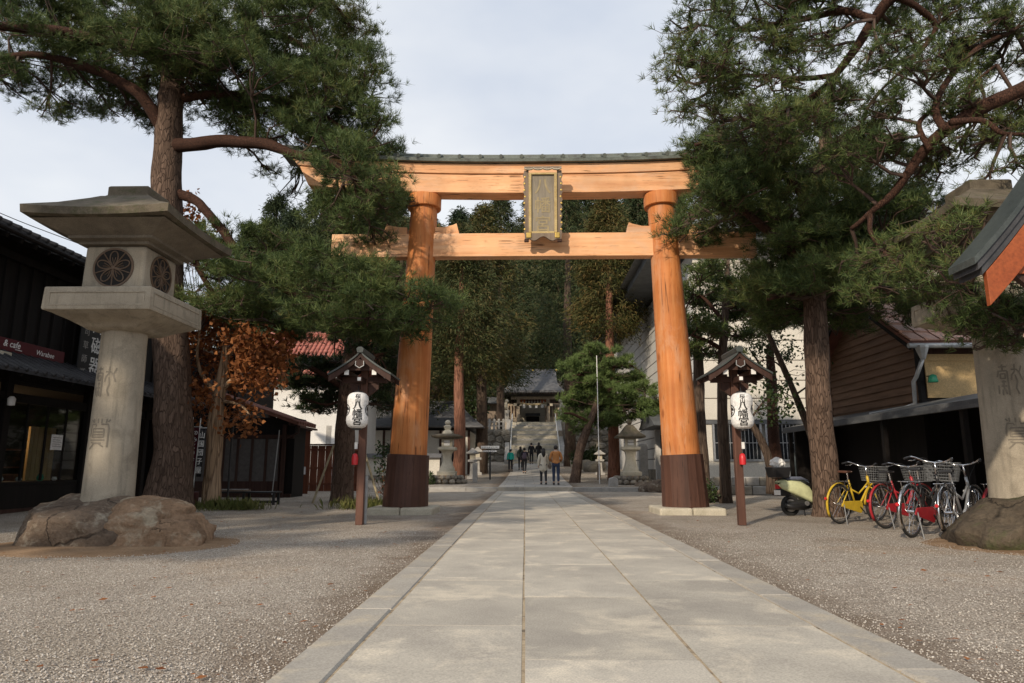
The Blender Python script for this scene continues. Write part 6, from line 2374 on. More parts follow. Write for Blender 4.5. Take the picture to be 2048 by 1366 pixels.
def guardian(label, x, y, z, sx):
    """seated stone guardian dog on a plinth"""
    Gd = thing('guardian_dog', label, 'statue', (x, y, z), 0, 'stone guardian dogs by the gate')
    MB().square([(.55, 0), (.5, .3), (.42, .35), (.42, 1.1), (.5, 1.15), (.5, 1.3)]).build('plinth', MAT['grey_stone'], Gd)
    pts = [(0, 0, 1.45), (-.0, .12, 1.75), (0, -.02, 2.05), (0, -.10, 2.3)]
    b = MB()
    b.tube([(sx * -.25, .15, 1.42), (sx * -.05, .10, 1.62), (sx * .10, 0, 1.95), (sx * .12, -.02, 2.15)], [.22, .26, .20, .14], 10)
    b.lathe([(.02, -.2), (.16, -.14), (.2, 0), (.15, .14), (.03, .2)], 10, (sx * .20, -.04, 2.30))
    for q in (-.10, .10):
        b.tube([(sx * .16, q, 1.9), (sx * .24, q, 1.55), (sx * .30, q, 1.32)], [.09, .07, .09], 8)
    b.tube([(sx * -.40, .1, 1.4), (sx * -.46, .1, 1.7), (sx * -.38, .1, 1.95)], [.08, .10, .03], 8)
    b.build('body', MAT['pale_stone'], Gd, smooth=True)


guardian('stone guardian dog left of the shrine gate', AX - 3.0, 71.5, 5.6, 1)
guardian('stone guardian dog right of the shrine gate', AX + 3.0, 71.5, 5.6, -1)

# ------------------------------------------------------------------ museum on the right
def build_museum():
    S = thing('museum', 'large pale panelled museum building behind the right pines', 'building', (6.8, 28.5, 0))
    MB().box(.12, 26, .12, 30, 0, 10.2).build('core', MAT['grey_panel'], S)
    # front courses (face the camera) above the window band
    zs = [2.95, 3.85, 4.6, 5.45, 6.3, 7.15, 8.0, 8.85, 9.7, 10.4]
    for a, b_ in zip(zs, zs[1:]):
        for i in range(5):
            MB().box(.0 + i * 5.2 + .012, i * 5.2 + 5.188, 0, .12, a + .02, b_ - .02).build('panel', MAT['cream_panel'], S)
        MB().box(.0, 26, .05, .125, a - .02, a + .02).build('joint', MAT['weathered'], S)
    MB().box(-.1, 26, -.10, .14, 2.78, 2.94).build('band', MAT['lean_roof'], S)
    # side courses (face the path)
    zz = np.linspace(.9, 10.3, 17)
    for a, b_ in zip(zz, zz[1:]):
        for j in range(3):
            MB().box(-.02, .10, .2 + j * 7.3, .2 + j * 7.3 + 7.28, a + .03, b_ - .03).build('panel', MAT['grey_panel'], S)
    MB().box(-.0, .12, 0, 22.1, 0, .9).build('base_course', MAT['wall_stone'], S)
    MB().box(.03, .115, .14, 22.0, .9, 10.3).build('side_joint', MAT['lean_roof'], S)
    MB().box(-1.6, 26.5, -1.0, 23.2, 10.42, 10.75).build('eave_slab', MAT['lean_roof'], S)
    MB().loft([[(-2.0, -1.4, 10.76), (27, -1.4, 10.76), (27, 24, 10.76), (-2.0, 24, 10.76)], [(6, 5, 14.5), (22, 5, 14.5), (22, 19, 14.5), (6, 19, 14.5)]]).build('roof', MAT['roof_grey'], S)
    # ground floor windows with bars
    for i, (a, b_) in enumerate(((.55, 2.4), (2.7, 4.4), (4.7, 6.6))):
        w = MB().box(a, b_, -.02, .11, 1.35, 2.74).build('window', MAT['glass_dark'], S)
        f = MB()
        for (x0, x1, z0, z1) in ((a - .08, a, 1.27, 2.78), (b_, b_ + .08, 1.27, 2.78), (a, b_, 1.27, 1.35)):
            f.box(x0, x1, -.08, .0, z0, z1)
        f.build('frame', MAT['alu'], w)
        n = int((b_ - a) / .15)
        for k in range(1, n):
            x = a + (b_ - a) * k / n
            MB().box(x - .011, x + .011, -.07, -.05, 1.36, 2.77).build('bar', MAT['alu'], w)
        MB().box(a, b_, -.05, -.035, 2.0, 2.03).build('cross_bar', MAT['alu'], w)
    MB().box(0, 7.2, -.03, .11, .0, 1.26).build('lower_wall', MAT['cream_panel'], S)
    MB().box(6.95, 14, -.03, .11, .0, 2.77).build('lower_wall', MAT['cream_panel'], S)
    MB().box(.0, .45, -.05, .11, 1.26, 2.77).build('corner_pier', MAT['cream_panel'], S)
    # side entrance: grey jambs, dark opening and small gable canopy
    e = MB().box(-.35, -.03, 4.6, 4.95, 0, 3.0).build('jamb', MAT['grey_panel'], S)
    MB().box(-.35, -.03, 8.0, 8.35, 0, 3.0).build('jamb', MAT['grey_panel'], S)
    MB().box(-.10, -.025, 4.95, 8.0, .12, 2.7).build('doorway', MAT['interior'], S)
    MB().prism([(4.2, 3.0), (8.8, 3.0), (6.5, 3.9)], -1.1, -.03, 'x').build('canopy', MAT['lean_roof'], S)
    return S


build_museum()
o = thing('low_stone_wall', 'low rough stone wall under the museum windows', 'wall', (9.2, 26.4, 0))
r3 = random.Random(9)
for lv in range(2):
    x = -2.6
    while x < 4.4:
        w = r3.uniform(.4, .8)
        MB().box(x + .01, x + w - .01, -.18 + .05 * lv, .2, lv * .34, lv * .34 + .33).build('stone', MAT['grey_stone'] if r3.random() < .5 else MAT['wall_stone'], o, bevel=.04)
        x += w
o = MB().lathe([(.32, 0), (.36, .1), (.36, .75), (.25, .85), (.25, .95), (.3, 1.0)], 20).build('rain_jar', MAT['lamp_jar'] if 'lamp_jar' in MAT else MAT['copper'], smooth=True)
o.location = (at(1610, 960, 25).x, 25.3, .55)
tag(o, 'green metal jar standing on a stone below the museum windows', 'jar')
boulder('square stone carrying the green jar', (at(1610, 960, 25).x, 25.3, .2), (.5, .45, .40), MAT['wall_stone'], 2.2, sub=3, group='garden rocks')
for i, (px, d, s_) in enumerate(((1300, 30.0, .55), (1325, 29.5, .7), (1290, 31.5, .5), (1430, 21.5, .4), (1392, 21.0, .5))):
    boulder(['dark garden rock nearest the pyramid roofed lantern', 'largest dark garden rock beside the right pillar', 'garden rock behind the pyramid roofed lantern', 'small garden rock by the right lantern post', 'garden rock just right of the right pillar'][i],
            (at(px, 970, d).x, d, .1), (s_, s_ * .8, s_ * .62), MAT['boulder_dark'], 20 + i, sub=3, group='garden rocks')
for i, (px, d, s_) in enumerate(((1172, 53, .6), (1185, 50, .75), (1200, 52, .5), (1160, 56, .9))):
    boulder(['rockery stone nearest the path right of the stairs', 'pale rockery stone right of the stairs', 'small rockery stone beside the short wooden post', 'tall rockery stone at the stair foot'][i],
            (at(px, 935, d).x, d, gz(d) + .2), (s_, s_ * .8, s_ * .9), MAT['wall_stone'], 30 + i, sub=3, group='rockery stones right of the stairs')


# ------------------------------------------------------------------ timber house with lean-to on the right
def build_house():
    S = thing('timber_house', 'brown lap boarded timber house with lean-to roof behind the bicycles', 'building', (8.8, 0, 0))
    # gable wall faces the path (x = 0 local); y 16.0 .. 20.6, ridge along x
    ya, yb, ze, zr, ym = 16.0, 20.7, 4.05, 5.55, 18.35
    MB().prism([(ya, 0), (yb, 0), (yb, ze), (ym, zr), (ya, ze)], .04, 8, 'x').build('wall_core', MAT['black_wood'], S)

    def zt(y):
        return ze + (zr - ze) * (1 - abs(y - ym) / (ym - ya))
    n = 16
    h = (zr - 2.35) / n
    for i in range(n):
        z0 = 2.35 + i * h
        z1 = z0 + h + .03
        if z0 <= ze:
            a, b_ = ya + .02, yb - .02
        else:
            q = (z0 - ze) / (zr - ze) * (ym - ya)
            a, b_ = ya + q + .03, yb - q - .03
        if b_ - a < .15:
            break
        M = Matrix.Identity(4)
        # each lap board leans out at its lower edge
        MB().add([(-.055, a, z0), (-.055, b_, z0), (-.03, b_, z0), (-.03, a, z0), (-.012, a, z1), (-.012, b_, z1), (.02, b_, z1), (.02, a, z1)],
                 [(0, 1, 2, 3), (4, 5, 6, 7), (0, 1, 5, 4), (2, 3, 7, 6), (0, 4, 7, 3), (1, 2, 6, 5)]).build('plank', MAT['siding'], S)
    MB().box(-.07, .02, ya - .06, ya + .06, 0, ze).build('corner_board', MAT['black_wood'], S)
    MB().box(-.07, .02, yb - .06, yb + .06, 0, ze).build('corner_board', MAT['black_wood'], S)
    # ochre plaster wall facing the camera
    MB().box(.10, 7.9, ya - .04, ya - .005, 2.6, 3.62).build('plaster', MAT['ochre'], S)
    MB().box(.08, 7.9, ya - .07, ya - .041, 3.46, 3.62).build('plaster_band', MAT['ochre'], S)
    MB().box(.08, 7.9, ya - .06, ya - .003, 3.63, 3.95).build('frieze', MAT['dark_wood'], S)
    # roof
    for sgn, yo in ((-1, ya - .55), (1, yb + .55)):
        slope = (zr - ze) / (ym - ya)
        zo = ze - .55 * slope
        r = MB().loft([[(x, ym, zr + .10), (x, yo, zo + .06), (x, yo, zo + .14), (x, ym, zr + .2)] for x in (-.5, 8.2)]).build('roof', MAT['roof_brown'], S)
        if sgn < 0:
            for i in range(11):
                for j in range(7):
                    x = -.48 + i * .34
                    a, b_ = j / 7, (j + 1) / 7
                    if x > 3.2:
                        continue
                    y0_, y1_ = yo + (ym - yo) * a, yo + (ym - yo) * b_
                    z0_, z1_ = zo + .15 + (zr + .06 - zo) * a, zo + .15 + (zr + .06 - zo) * b_
                    MB().add([(x, y0_ - .03, z0_ + .05), (x + .32, y0_ - .03, z0_ + .03), (x + .32, y1_, z1_ + .015), (x, y1_, z1_ + .035), (x, y0_ - .03, z0_), (x + .32, y0_ - .03, z0_), (x + .32, y1_, z1_ - .01), (x, y1_, z1_ - .01)],
                             [(0, 1, 2, 3), (4, 5, 1, 0), (5, 6, 2, 1), (6, 7, 3, 2), (7, 4, 0, 3)]).build('roof_tile', MAT['roof_pink'], r)
        MB().bar((-.46, ym, zr + .06), (-.46, yo, zo + .02), .05, .16).build('bargeboard', MAT['black_wood'], S)
    # gutter, hopper and bent downpipe
    MB().tube([(-.55, ya - .60, ze - .32), (5, ya - .60, ze - .32)], .06, 10).build('gutter', MAT['zinc'], S)
    hp = MB().lathe([(.05, -.22), (.11, -.05), (.14, .05), (.14, .10)], 8, (-.25, ya - .60, ze - .42)).build('rain_hopper', MAT['zinc'], S)
    MB().tube([(-.25, ya - .60, ze - .6), (-.3, ya - .35, 3.05), (-.32, ya - .25, 2.95), (-.32, ya - .22, 2.45), (-.45, ya - .0, 2.36), (-1.0, ya + .5, 2.26), (-1.05, ya + .52, 2.12)], .045, 10).build('downpipe', MAT['zinc'], hp, smooth=True)
    # green lamp on the corner
    l = MB().lathe([(.02, .10), (.08, .07), (.11, -.08), (.10, -.09)], 14, (.12, ya - .26, 3.02)).build('green_lamp', MAT['lamp_green'], S, smooth=True)
    MB().tube([(.12, ya - .02, 3.10), (.12, ya - .26, 3.10)], .012, 6).build('lamp_arm', MAT['black'], l)
    # lean-to with grey roof, dark inside
    L = MB().loft([[(-1.45, y, 2.10), (.0, y, 2.42), (.0, y, 2.50), (-1.45, y, 2.18)] for y in (9.5, 20.9)]).build('lean_to_roof', MAT['lean_roof'], S)
    MB().box(-1.5, -1.40, 9.5, 20.9, 2.03, 2.095).build('lean_to_gutter', MAT['lean_roof'], L)
    MB().loft([[(.0, y, 2.42), (3.4, y, 2.85), (3.4, y, 2.95), (.0, y, 2.50)] for y in (9.5, 15.9)]).build('shed_roof', MAT['lean_roof'], S)
    for y in (9.7, 12.5, 15.3, 18.1, 20.7):
        MB().box(-1.38, -1.28, y - .05, y + .05, 0, 2.12).build('lean_to_post', MAT['black_wood'], S)
    MB().box(.9, 1.0, 9.5, 16.2, 0, 2.5).build('shed_back_wall', MAT['black_wood'], S)
    MB().box(-.02, .035, 16.1, 20.6, 0, 2.34).build('shed_side_wall', MAT['black_wood'], S)
    MB().box(-1.2, .9, 20.6, 20.75, 0, 2.2).build('shed_end_wall', MAT['black_wood'], S)
    for i in range(5):
        MB().bar((-1.3, 10.5 + i * .02, 1.95), (.9, 10.5 + i * .02, 2.3), .05, .06).build
    MB().box(.5, .85, 10.2, 13.6, 1.75, 1.80).build('shed_shelf', MAT['weathered'], S)
    MB().box(.45, .85, 10.4, 13.4, 2.0, 2.04).build('shed_shelf', MAT['weathered'], S)
    return S


build_house()


# ------------------------------------------------------------------ vermilion roofed shrine shelter at the right edge
def build_shelter():
    S = thing('notice_shelter', 'vermilion notice shelter with thick dark roof edge at the right border', 'shelter', (6.2, 7.0, 0))
    vm = MAT['vermilion']
    for sx in (-1, 1):
        MB().box(sx * .75 - .09, sx * .75 + .09, -.09, .09, 0, 4.2).build('post', vm, S, bevel=.01)
        MB().bar((sx * .78, -.02, 2.3), (sx * 1.5, -.02, 3.0), .07, .11).build('brace', MAT['dark_wood'], S)

    def rz(t):
        q = (1 - t) * 2.05
        return 3.12 + .98 * q + .19 * q * q
    n = 16
    for sx in (-1, 1):
        # layered roof edge: three thin courses, each set back a little
        for k, (y0, dz, th, cut) in enumerate(((-.22, 0, .075, 0), (-.19, .085, .085, .045), (-.16, .18, .09, .10))):
            rings = []
            for i in range(n + 1):
                t = i / n
                x, z = sx * (2.05 - cut) * t, rz(t * (2.05 - cut) / 2.05) - dz
                rings.append([(x, y0, z), (x, .22, z), (x, .22, z - th), (x, y0, z - th)])
            MB().loft(rings).build('roof_course', MAT['dark_copper' if k == 0 else 'roof_tile_dark'], S, auto=40)
        rings = []
        for i in range(n + 1):
            t = i / n
            x, z = sx * (1.90 * t), rz(t * 1.90 / 2.05) - .285
            rings.append([(x, -.15, z - .36 - .10 * (1 - t)), (x, -.09, z - .36 - .10 * (1 - t)), (x, -.09, z), (x, -.15, z)])
        MB().loft(rings).build('bargeboard', vm, S, bevel=.006)
        MB().box(sx * 1.45 - .07, sx * 1.45 + .07, -.085, .20, 2.98, 3.12).build('purlin', vm, S)
    MB().box(-1.36, 1.36, -.07, .07, 2.80, 2.95).build('tie_beam', vm, S)
    MB().box(-.66, .66, -.02, .02, .9, 2.6).build('notice_panel', MAT['weathered'], S)
    MB().box(-.14, .14, -.40, .40, rz(0) - .1, rz(0) + .2).build('ridge', MAT['dark_copper'], S, bevel=.01)


build_shelter()
s = thing('spot_lamp', 'small white spotlight on the right stone lantern roof', 'lamp', (6.85, 9.3, 4.98))
MB().box(-.06, .06, -.05, .05, .06, .17).build('head', MAT['zinc'], s, bevel=.01)
MB().tube([(-.04, 0, -.12), (-.03, 0, .07)], .012, 6).build('bracket', MAT['zinc'], s)


# ------------------------------------------------------------------ bicycles
def bicycle(label, x, y, head, col, fend, chain=None, basket=True, saddle='saddle_brown', steer=0.0, lean=0.05, scale=1.0):
    """rear axle over (x, y); head = heading angle from +x"""
    B = thing('bicycle', label, 'bicycle', (x, y, 0), head, 'bicycles parked under the lean-to')
    B.rotation_euler = (lean, 0, head)
    B.scale = (scale,) * 3
    R = .335
    WB = 1.08
    fm, cm = MAT[col], MAT['chrome']

    def wheel(cx):
        W_ = thing_part('wheel', B)
        W_.location = (cx, 0, R)
        t = MB()
        k = 36
        t.tube([(R * .955 * math.cos(2 * math.pi * i / k), 0, R * .955 * math.sin(2 * math.pi * i / k)) for i in range(k + 1)], .019, 8, cap=False)
        t.build('tyre', MAT['rubber'], W_, smooth=True)
        t = MB()
        t.tube([(R * .885 * math.cos(2 * math.pi * i / k), 0, R * .885 * math.sin(2 * math.pi * i / k)) for i in range(k + 1)], .011, 6, cap=False)
        t.build('rim', cm, W_, smooth=True)
        t = MB()
        for i in range(24):
            a = 2 * math.pi * i / 24
            sd = .03 if i % 2 else -.03
            t.tube([(.02 * math.cos(a + 1.2), sd, .02 * math.sin(a + 1.2)), (R * .88 * math.cos(a), 0, R * .88 * math.sin(a))], .0016, 3)
        t.build('spokes', cm, W_)
        MB().lathe([(.022, -.045), (.022, .045)], 10, ax='y').build('hub', cm, W_)
        return W_
    wheel(0)
    wheel(WB)

    def fender(cx, a0, a1):
        pts = []
        rings = []
        for i in range(17):
            a = a0 + (a1 - a0) * i / 16
            c, s_ = math.cos(a), math.sin(a)
            rr = R + .028
            rings.append([(cx + (rr - .012) * c, -.028, R + (rr - .012) * s_), (cx + rr * c, 0, R + rr * s_), (cx + (rr - .012) * c, .028, R + (rr - .012) * s_), (cx + (rr - .006) * c, 0, R + (rr - .006) * s_)])
        MB().loft(rings).build('fender', MAT[fend], B, smooth=True)
    fender(0, math.radians(35), math.radians(215))
    fender(WB, math.radians(30), math.radians(185))
    bb = (.46, 0, .28)
    st = (.27, 0, .74)
    hd, hd2 = (.83, 0, .80), (.885, 0, .62)
    f = MB()
    f.tube([bb, st], .017, 8)
    f.tube([bb, (.62, 0, .36), (.80, 0, .56), hd2], .019, 8)
    f.tube([(.335, 0, .58), (.56, 0, .50), (.72, 0, .60), (.86, 0, .70)], .015, 8)
    for s_ in (-1, 1):
        f.tube([(0, s_ * .055, R), (bb[0], s_ * .03, bb[2])], .010, 6)
        f.tube([(0, s_ * .055, R), (.30, s_ * .02, .66)], .009, 6)
    f.tube([hd, hd2], .022, 8)
    f.build('frame', fm, B, smooth=True)
    fk = MB()
    for s_ in (-1, 1):
        fk.tube([hd2, (.90, s_ * .05, .585), (.985, s_ * .055, .45), (WB, s_ * .055, R)], .011, 6)
    fk.build('fork', fm if col in ('bike_yellow', 'bike_red') else cm, B, smooth=True)
    if chain:
        MB().prism([(-.05, .30), (.02, .385), (.50, .385), (.56, .34), (.56, .22), (.50, .17), (.06, .27)], -.075, -.058, 'y').build('chain_guard', MAT[chain], B, bevel=.006)
    for q in (1, -1):
        ck = MB().tube([(bb[0], -q * .09, bb[2]), (bb[0] + q * .12, -q * .10, bb[2] - q * .11)], .010, 6).build('crank', MAT['plastic_black'], B)
        MB().box(bb[0] + q * .125 - .045, bb[0] + q * .125 + .045, -q * .145 - .045, -q * .145 + .045, bb[2] - q * .1125 - .012, bb[2] - q * .1125 + .012).build('pedal', MAT['plastic_black'], ck)
    MB().lathe([(.0, -.012), (.022, -.010), (.024, .004)], 12, (-R - .045, 0, R + .10), ax='x').build('rear_reflector', MAT['red_plastic'], B)
    MB().lathe([(.012, -.06), (.030, -.01), (.034, .02), (.0, .024)], 12, (.95, .075, .60), ax='x').build('front_lamp', MAT['alu'], B, smooth=True)
    for q in (-1, 1):
        MB().tube(smooth_path([(.70, q * .23, 1.0), (.90, q * .16, 1.02), (.93, q * .05, .86), (.88, 0, .72)], 4), .0035, 5).build('brake_cable', MAT['plastic_black'], B, smooth=True)
    MB().tube([(.245, 0, .74), (.24, -.03, .62), (.18, -.05, .56), (.12, -.04, .60), (.16, 0, .70), (.245, .01, .74)], .009, 6).build('lock_cable', MAT['plastic_black'], B, smooth=True)
    MB().tube([st, (.245, 0, .86)], .013, 8).build('seat_post', cm, B)
    MB().loft([[(.10, -.09, .86), (.10, .09, .86), (.10, .09, .90), (.10, -.09, .90)], [(.22, -.07, .865), (.22, .07, .865), (.22, .07, .90), (.22, -.07, .90)], [(.38, -.02, .87), (.38, .02, .87), (.38, .02, .895), (.38, -.02, .895)]]).build('saddle', MAT[saddle], B, bevel=.015)
    h = MB()
    h.tube([hd, (.80, 0, .97)], .013, 8)
    h.tube(smooth_path([(.60, -.29, 1.02), (.70, -.26, 1.04), (.80, -.14, .99), (.82, 0, .97), (.80, .14, .99), (.70, .26, 1.04), (.60, .29, 1.02)], 4), .011, 8)
    hb = h.build('handlebar', cm, B, smooth=True)
    for s_ in (-1, 1):
        MB().tube([(.56, s_ * .30, 1.01), (.67, s_ * .27, 1.035)], .016, 8).build('grip', MAT['plastic_black'], hb)
        MB().tube([(.74, s_ * .22, 1.0), (.66, s_ * .24, .985), (.60, s_ * .265, .985)], .005, 5).build('brake_lever', cm, hb)
    if basket:
        k = MB()
        def bx(t_):     # half sizes at height t
            return .12 + .035 * t_, .155 + .03 * t_
        for j in range(7):
            t_ = j / 6
            a, b_ = bx(t_)
            z = .72 + .25 * t_
            ring = [(1.03 - a, -b_, z), (1.03 + a, -b_, z), (1.03 + a, b_, z), (1.03 - a, b_, z), (1.03 - a, -b_, z)]
            k.tube(ring, .0035 if j not in (0, 6) else .006, 4)
        for i in range(9):
            q = -1 + 2 * i / 8
            a0, b0 = bx(0)
            a1, b1 = bx(1)
            for s_ in (-1, 1):
                k.tube([(1.03 + s_ * a0, q * b0, .72), (1.03 + s_ * a1, q * b1, .97)], .003, 4)
                k.tube([(1.03 + q * a0, s_ * b0, .72), (1.03 + q * a1, s_ * b1, .97)], .003, 4)
            k.tube([(1.03 - a0, q * b0, .72), (1.03 + a0, q * b0, .72)], .003, 4)
        k.build('basket', MAT['plastic_grey'], B)
        MB().tube([(.90, 0, .74), (1.0, 0, .715)], .012, 6).build('basket_bracket', MAT['alu'], B)
    r = MB()
    for s_ in (-1, 1):
        r.tube([(.26, s_ * .05, .70), (-.20, s_ * .06, .72)], .006, 5)
        r.tube([(-.12, s_ * .06, .72), (0, s_ * .06, R)], .005, 5)
    for i in range(4):
        r.tube([(-.18 + i * .12, -.06, .72), (-.18 + i * .12, .06, .72)], .005, 5)
    r.build('rack', cm, B)
    MB().tube([(.02, -.07, .33), (-.06, -.17, .0)], .009, 6).build('kickstand', MAT['plastic_grey'], B)
    return B


hd_ = math.radians(32)
bicycle('yellow bicycle with grey basket beside the pine trunk', 5.30, 12.95, hd_, 'bike_yellow', 'bike_yellow', 'bike_yellow', True, 'saddle_brown', scale=1.06)
bicycle('red bicycle with red fenders right of the yellow one', 5.62, 11.95, math.radians(30), 'bike_red', 'bike_red', 'bike_red', True, 'plastic_black', lean=-.04, scale=1.06)
bicycle('black and red bicycle with chrome fenders nearest the path', 5.22, 10.45, math.radians(38), 'bike_black', 'chrome', 'bike_red', True, 'plastic_black', scale=1.12)
bicycle('silver bicycle with chrome fenders behind the mossy boulder', 5.75, 10.35, math.radians(40), 'bike_silver', 'chrome', None, False, 'plastic_black', lean=-.05, scale=1.08)
bicycle('white and red bicycle farthest right beside the lantern column', 6.75, 10.95, math.radians(35), 'bike_white', 'bike_red', None, True, 'plastic_black', scale=1.05)


def scooter(label, x, y, head):
    S = thing('scooter', label, 'scooter', (x, y, 0), head)
    gm = MAT['scooter_green']

    def wheel(cx):
        W_ = thing_part('wheel', S)
        W_.location = (cx, 0, .22)
        t = MB()
        t.tube([(.175 * math.cos(2 * math.pi * i / 28), 0, .175 * math.sin(2 * math.pi * i / 28)) for i in range(29)], .045, 10, cap=False)
        t.build('tyre', MAT['rubber'], W_, smooth=True)
        t = MB()
        t.lathe([(.13, -.03), (.13, .03)], 20, ax='y')
        t.lathe([(.05, -.045), (.04, .045)], 12, ax='y')
        t.build('rim', MAT['alu'], W_, auto=40)
    wheel(0)
    wheel(1.18)
    # tail body: swooping panel from high tail to low footboard
    def ring(xx, zl, zh, w):
        return [(xx, -w, zl + .04), (xx, -w * .9, zl), (xx, w * .9, zl), (xx, w, zl + .04), (xx, w, zh - .06), (xx, w * .7, zh), (xx, -w * .7, zh), (xx, -w, zh - .06)]
    MB().loft([ring(-.30, .66, .72, .06), ring(-.20, .56, .76, .12), ring(.0, .48, .74, .16), ring(.2, .40, .72, .17), ring(.4, .30, .62, .17), ring(.52, .26, .42, .17), ring(.62, .24, .34, .16)]).build('tail_cover', gm, S, smooth=True)
    MB().loft([ring(.5, .22, .31, .16), ring(.9, .22, .31, .15), ring(1.0, .24, .36, .12)]).build('footboard', MAT['plastic_black'], S, bevel=.01)
    MB().loft([ring(-.12, .74, .79, .11), ring(.05, .735, .82, .13), ring(.25, .72, .82, .12), ring(.42, .66, .75, .10)]).build('seat', MAT['scooter_seat'], S, smooth=True)
    MB().loft([[(.92, -.18, .30), (.98, -.18, .30), (.98, .18, .30), (.92, .18, .30)], [(1.0, -.20, .60), (1.06, -.17, .60), (1.06, .17, .60), (1.0, .20, .60)], [(.92, -.12, .92), (.99, -.11, .92), (.99, .11, .92), (.92, .12, .92)]]).build('leg_shield', gm, S, bevel=.02)
    MB().loft([[(1.02, -.07, .40), (1.35, -.06, .36), (1.35, .06, .36), (1.02, .07, .40)], [(1.05, -.06, .47), (1.3, -.04, .44), (1.3, .04, .44), (1.05, .06, .47)]]).build('front_fender', gm, S, bevel=.015)
    MB().tube([(1.18, .05, .22), (1.02, .04, .6), (.95, 0, .95)], .022, 8).build('fork', MAT['plastic_black'], S)
    MB().loft([[(.88, -.10, .90), (1.04, -.07, .88), (1.04, .07, .88), (.88, .10, .90)], [(.86, -.08, 1.03), (.98, -.05, 1.0), (.98, .05, 1.0), (.86, .08, 1.03)]]).build('headlamp_cowl', gm, S, bevel=.02)
    h = MB().tube([(.86, -.33, 1.0), (.92, -.1, .98), (.92, .1, .98), (.86, .33, 1.0)], .015, 8).build('handlebar', MAT['plastic_black'], S)
    for s_ in (-1, 1):
        m_ = MB().tube([(.90, s_ * .22, 1.0), (.93, s_ * .30, 1.17)], .007, 5).build('mirror_stem', MAT['plastic_black'], S)
        MB().lathe([(.0, -.012), (.055, -.008), (.05, .012), (.0, .014)], 14, (.92, s_ * .31, 1.21), ax='x').build('mirror', MAT['chrome'], m_)
    # engine, exhaust, stand, plate
    MB().loft([ring(-.12, .14, .30, .10), ring(.25, .13, .34, .13), ring(.45, .16, .30, .11)]).build('engine_cover', MAT['plastic_black'], S, bevel=.02)
    MB().tube([(.3, -.16, .18), (-.05, -.17, .20), (-.22, -.17, .24)], [.03, .055, .045], 10).build('exhaust', MAT['plastic_black'], S, smooth=True)
    MB().lathe([(.0, -.01), (.05, -.01), (.05, .01)], 14, (.28, -.175, .27), ax='y').build('engine_cap', MAT['alu'], S)
    MB().tube([(.25, -.1, .16), (.22, -.16, .0)], .014, 6).build('stand', MAT['plastic_black'], S)
    MB().box(-.295, -.285, -.11, .11, .44, .54).build('number_plate', MAT['white_cap'], S)
    MB().loft([[(-.30, -.05, .57), (-.2, -.05, .55), (-.2, .05, .55), (-.30, .05, .57)], [(-.30, -.04, .66), (-.22, -.04, .66), (-.22, .04, .66), (-.30, .04, .66)]]).build('tail_lamp', MAT['red_plastic'], S)
    MB().box(-.285, .0, -.06, .06, .42, .58).build('mud_guard', MAT['plastic_black'], S, bevel=.02)
    # rear carrier with a dark basket holding a white bag
    r = MB()
    for s_ in (-1, 1):
        r.tube([(-.02, s_ * .09, .74), (-.34, s_ * .10, .79)], .009, 6)
    r.build('carrier', MAT['plastic_black'], S)
    b = MB()
    b.loft([[(-.40, -.15, .80), (-.08, -.15, .80), (-.08, .15, .80), (-.40, .15, .80)], [(-.44, -.18, 1.02), (-.04, -.18, 1.02), (-.04, .18, 1.02), (-.44, .18, 1.02)]])
    b.build('rear_basket', MAT['plastic_black'], S, bevel=.015)
    return S


sc = scooter('pale green scooter parked behind the pine trunk', 5.17, 14.95, math.radians(14))
# white bag in the scooter basket
import bmesh
bm = bmesh.new()
bmesh.ops.create_icosphere(bm, subdivisions=3, radius=1)
for v in bm.verts:
    p = v.co.copy()
    v.co = Vector((p.x * .15, p.y * .13, p.z * .12)) * (1 + .25 * mnoise.noise(p * 2.5) + .1 * mnoise.noise(p * 7))
me = bpy.data.meshes.new('white_bag')
bm.to_mesh(me)
bm.free()
me.materials.append(MAT['white_cap'])
o = link('white_bag', me)
o.location = (4.94, 14.89, 1.10)
tag(o, 'crumpled white bag in the basket of the scooter', 'bag')


# ------------------------------------------------------------------ people on the far path
def skin_body(verts, edges, radii, root=0, sub=2):
    me = bpy.data.meshes.new('skin')
    me.from_pydata(verts, edges, [])
    o = bpy.data.objects.new('skin', me)
    COL.objects.link(o)
    md = o.modifiers.new('skin', 'SKIN')
    md.use_smooth_shade = True
    if not len(me.skin_vertices):
        bpy.context.view_layer.objects.active = o
        bpy.ops.mesh.customdata_skin_add()
    sv = me.skin_vertices[0].data
    for i, r in enumerate(radii):
        sv[i].radius = (r, r) if not isinstance(r, tuple) else r
        sv[i].use_root = (i == root)
    ss = o.modifiers.new('sub', 'SUBSURF')
    ss.levels = sub
    ss.render_levels = sub
    dg = bpy.context.evaluated_depsgraph_get()
    dg.update()
    out = bpy.data.meshes.new_from_object(o.evaluated_get(dg))
    bpy.data.objects.remove(o)
    bpy.data.meshes.remove(me)
    return out


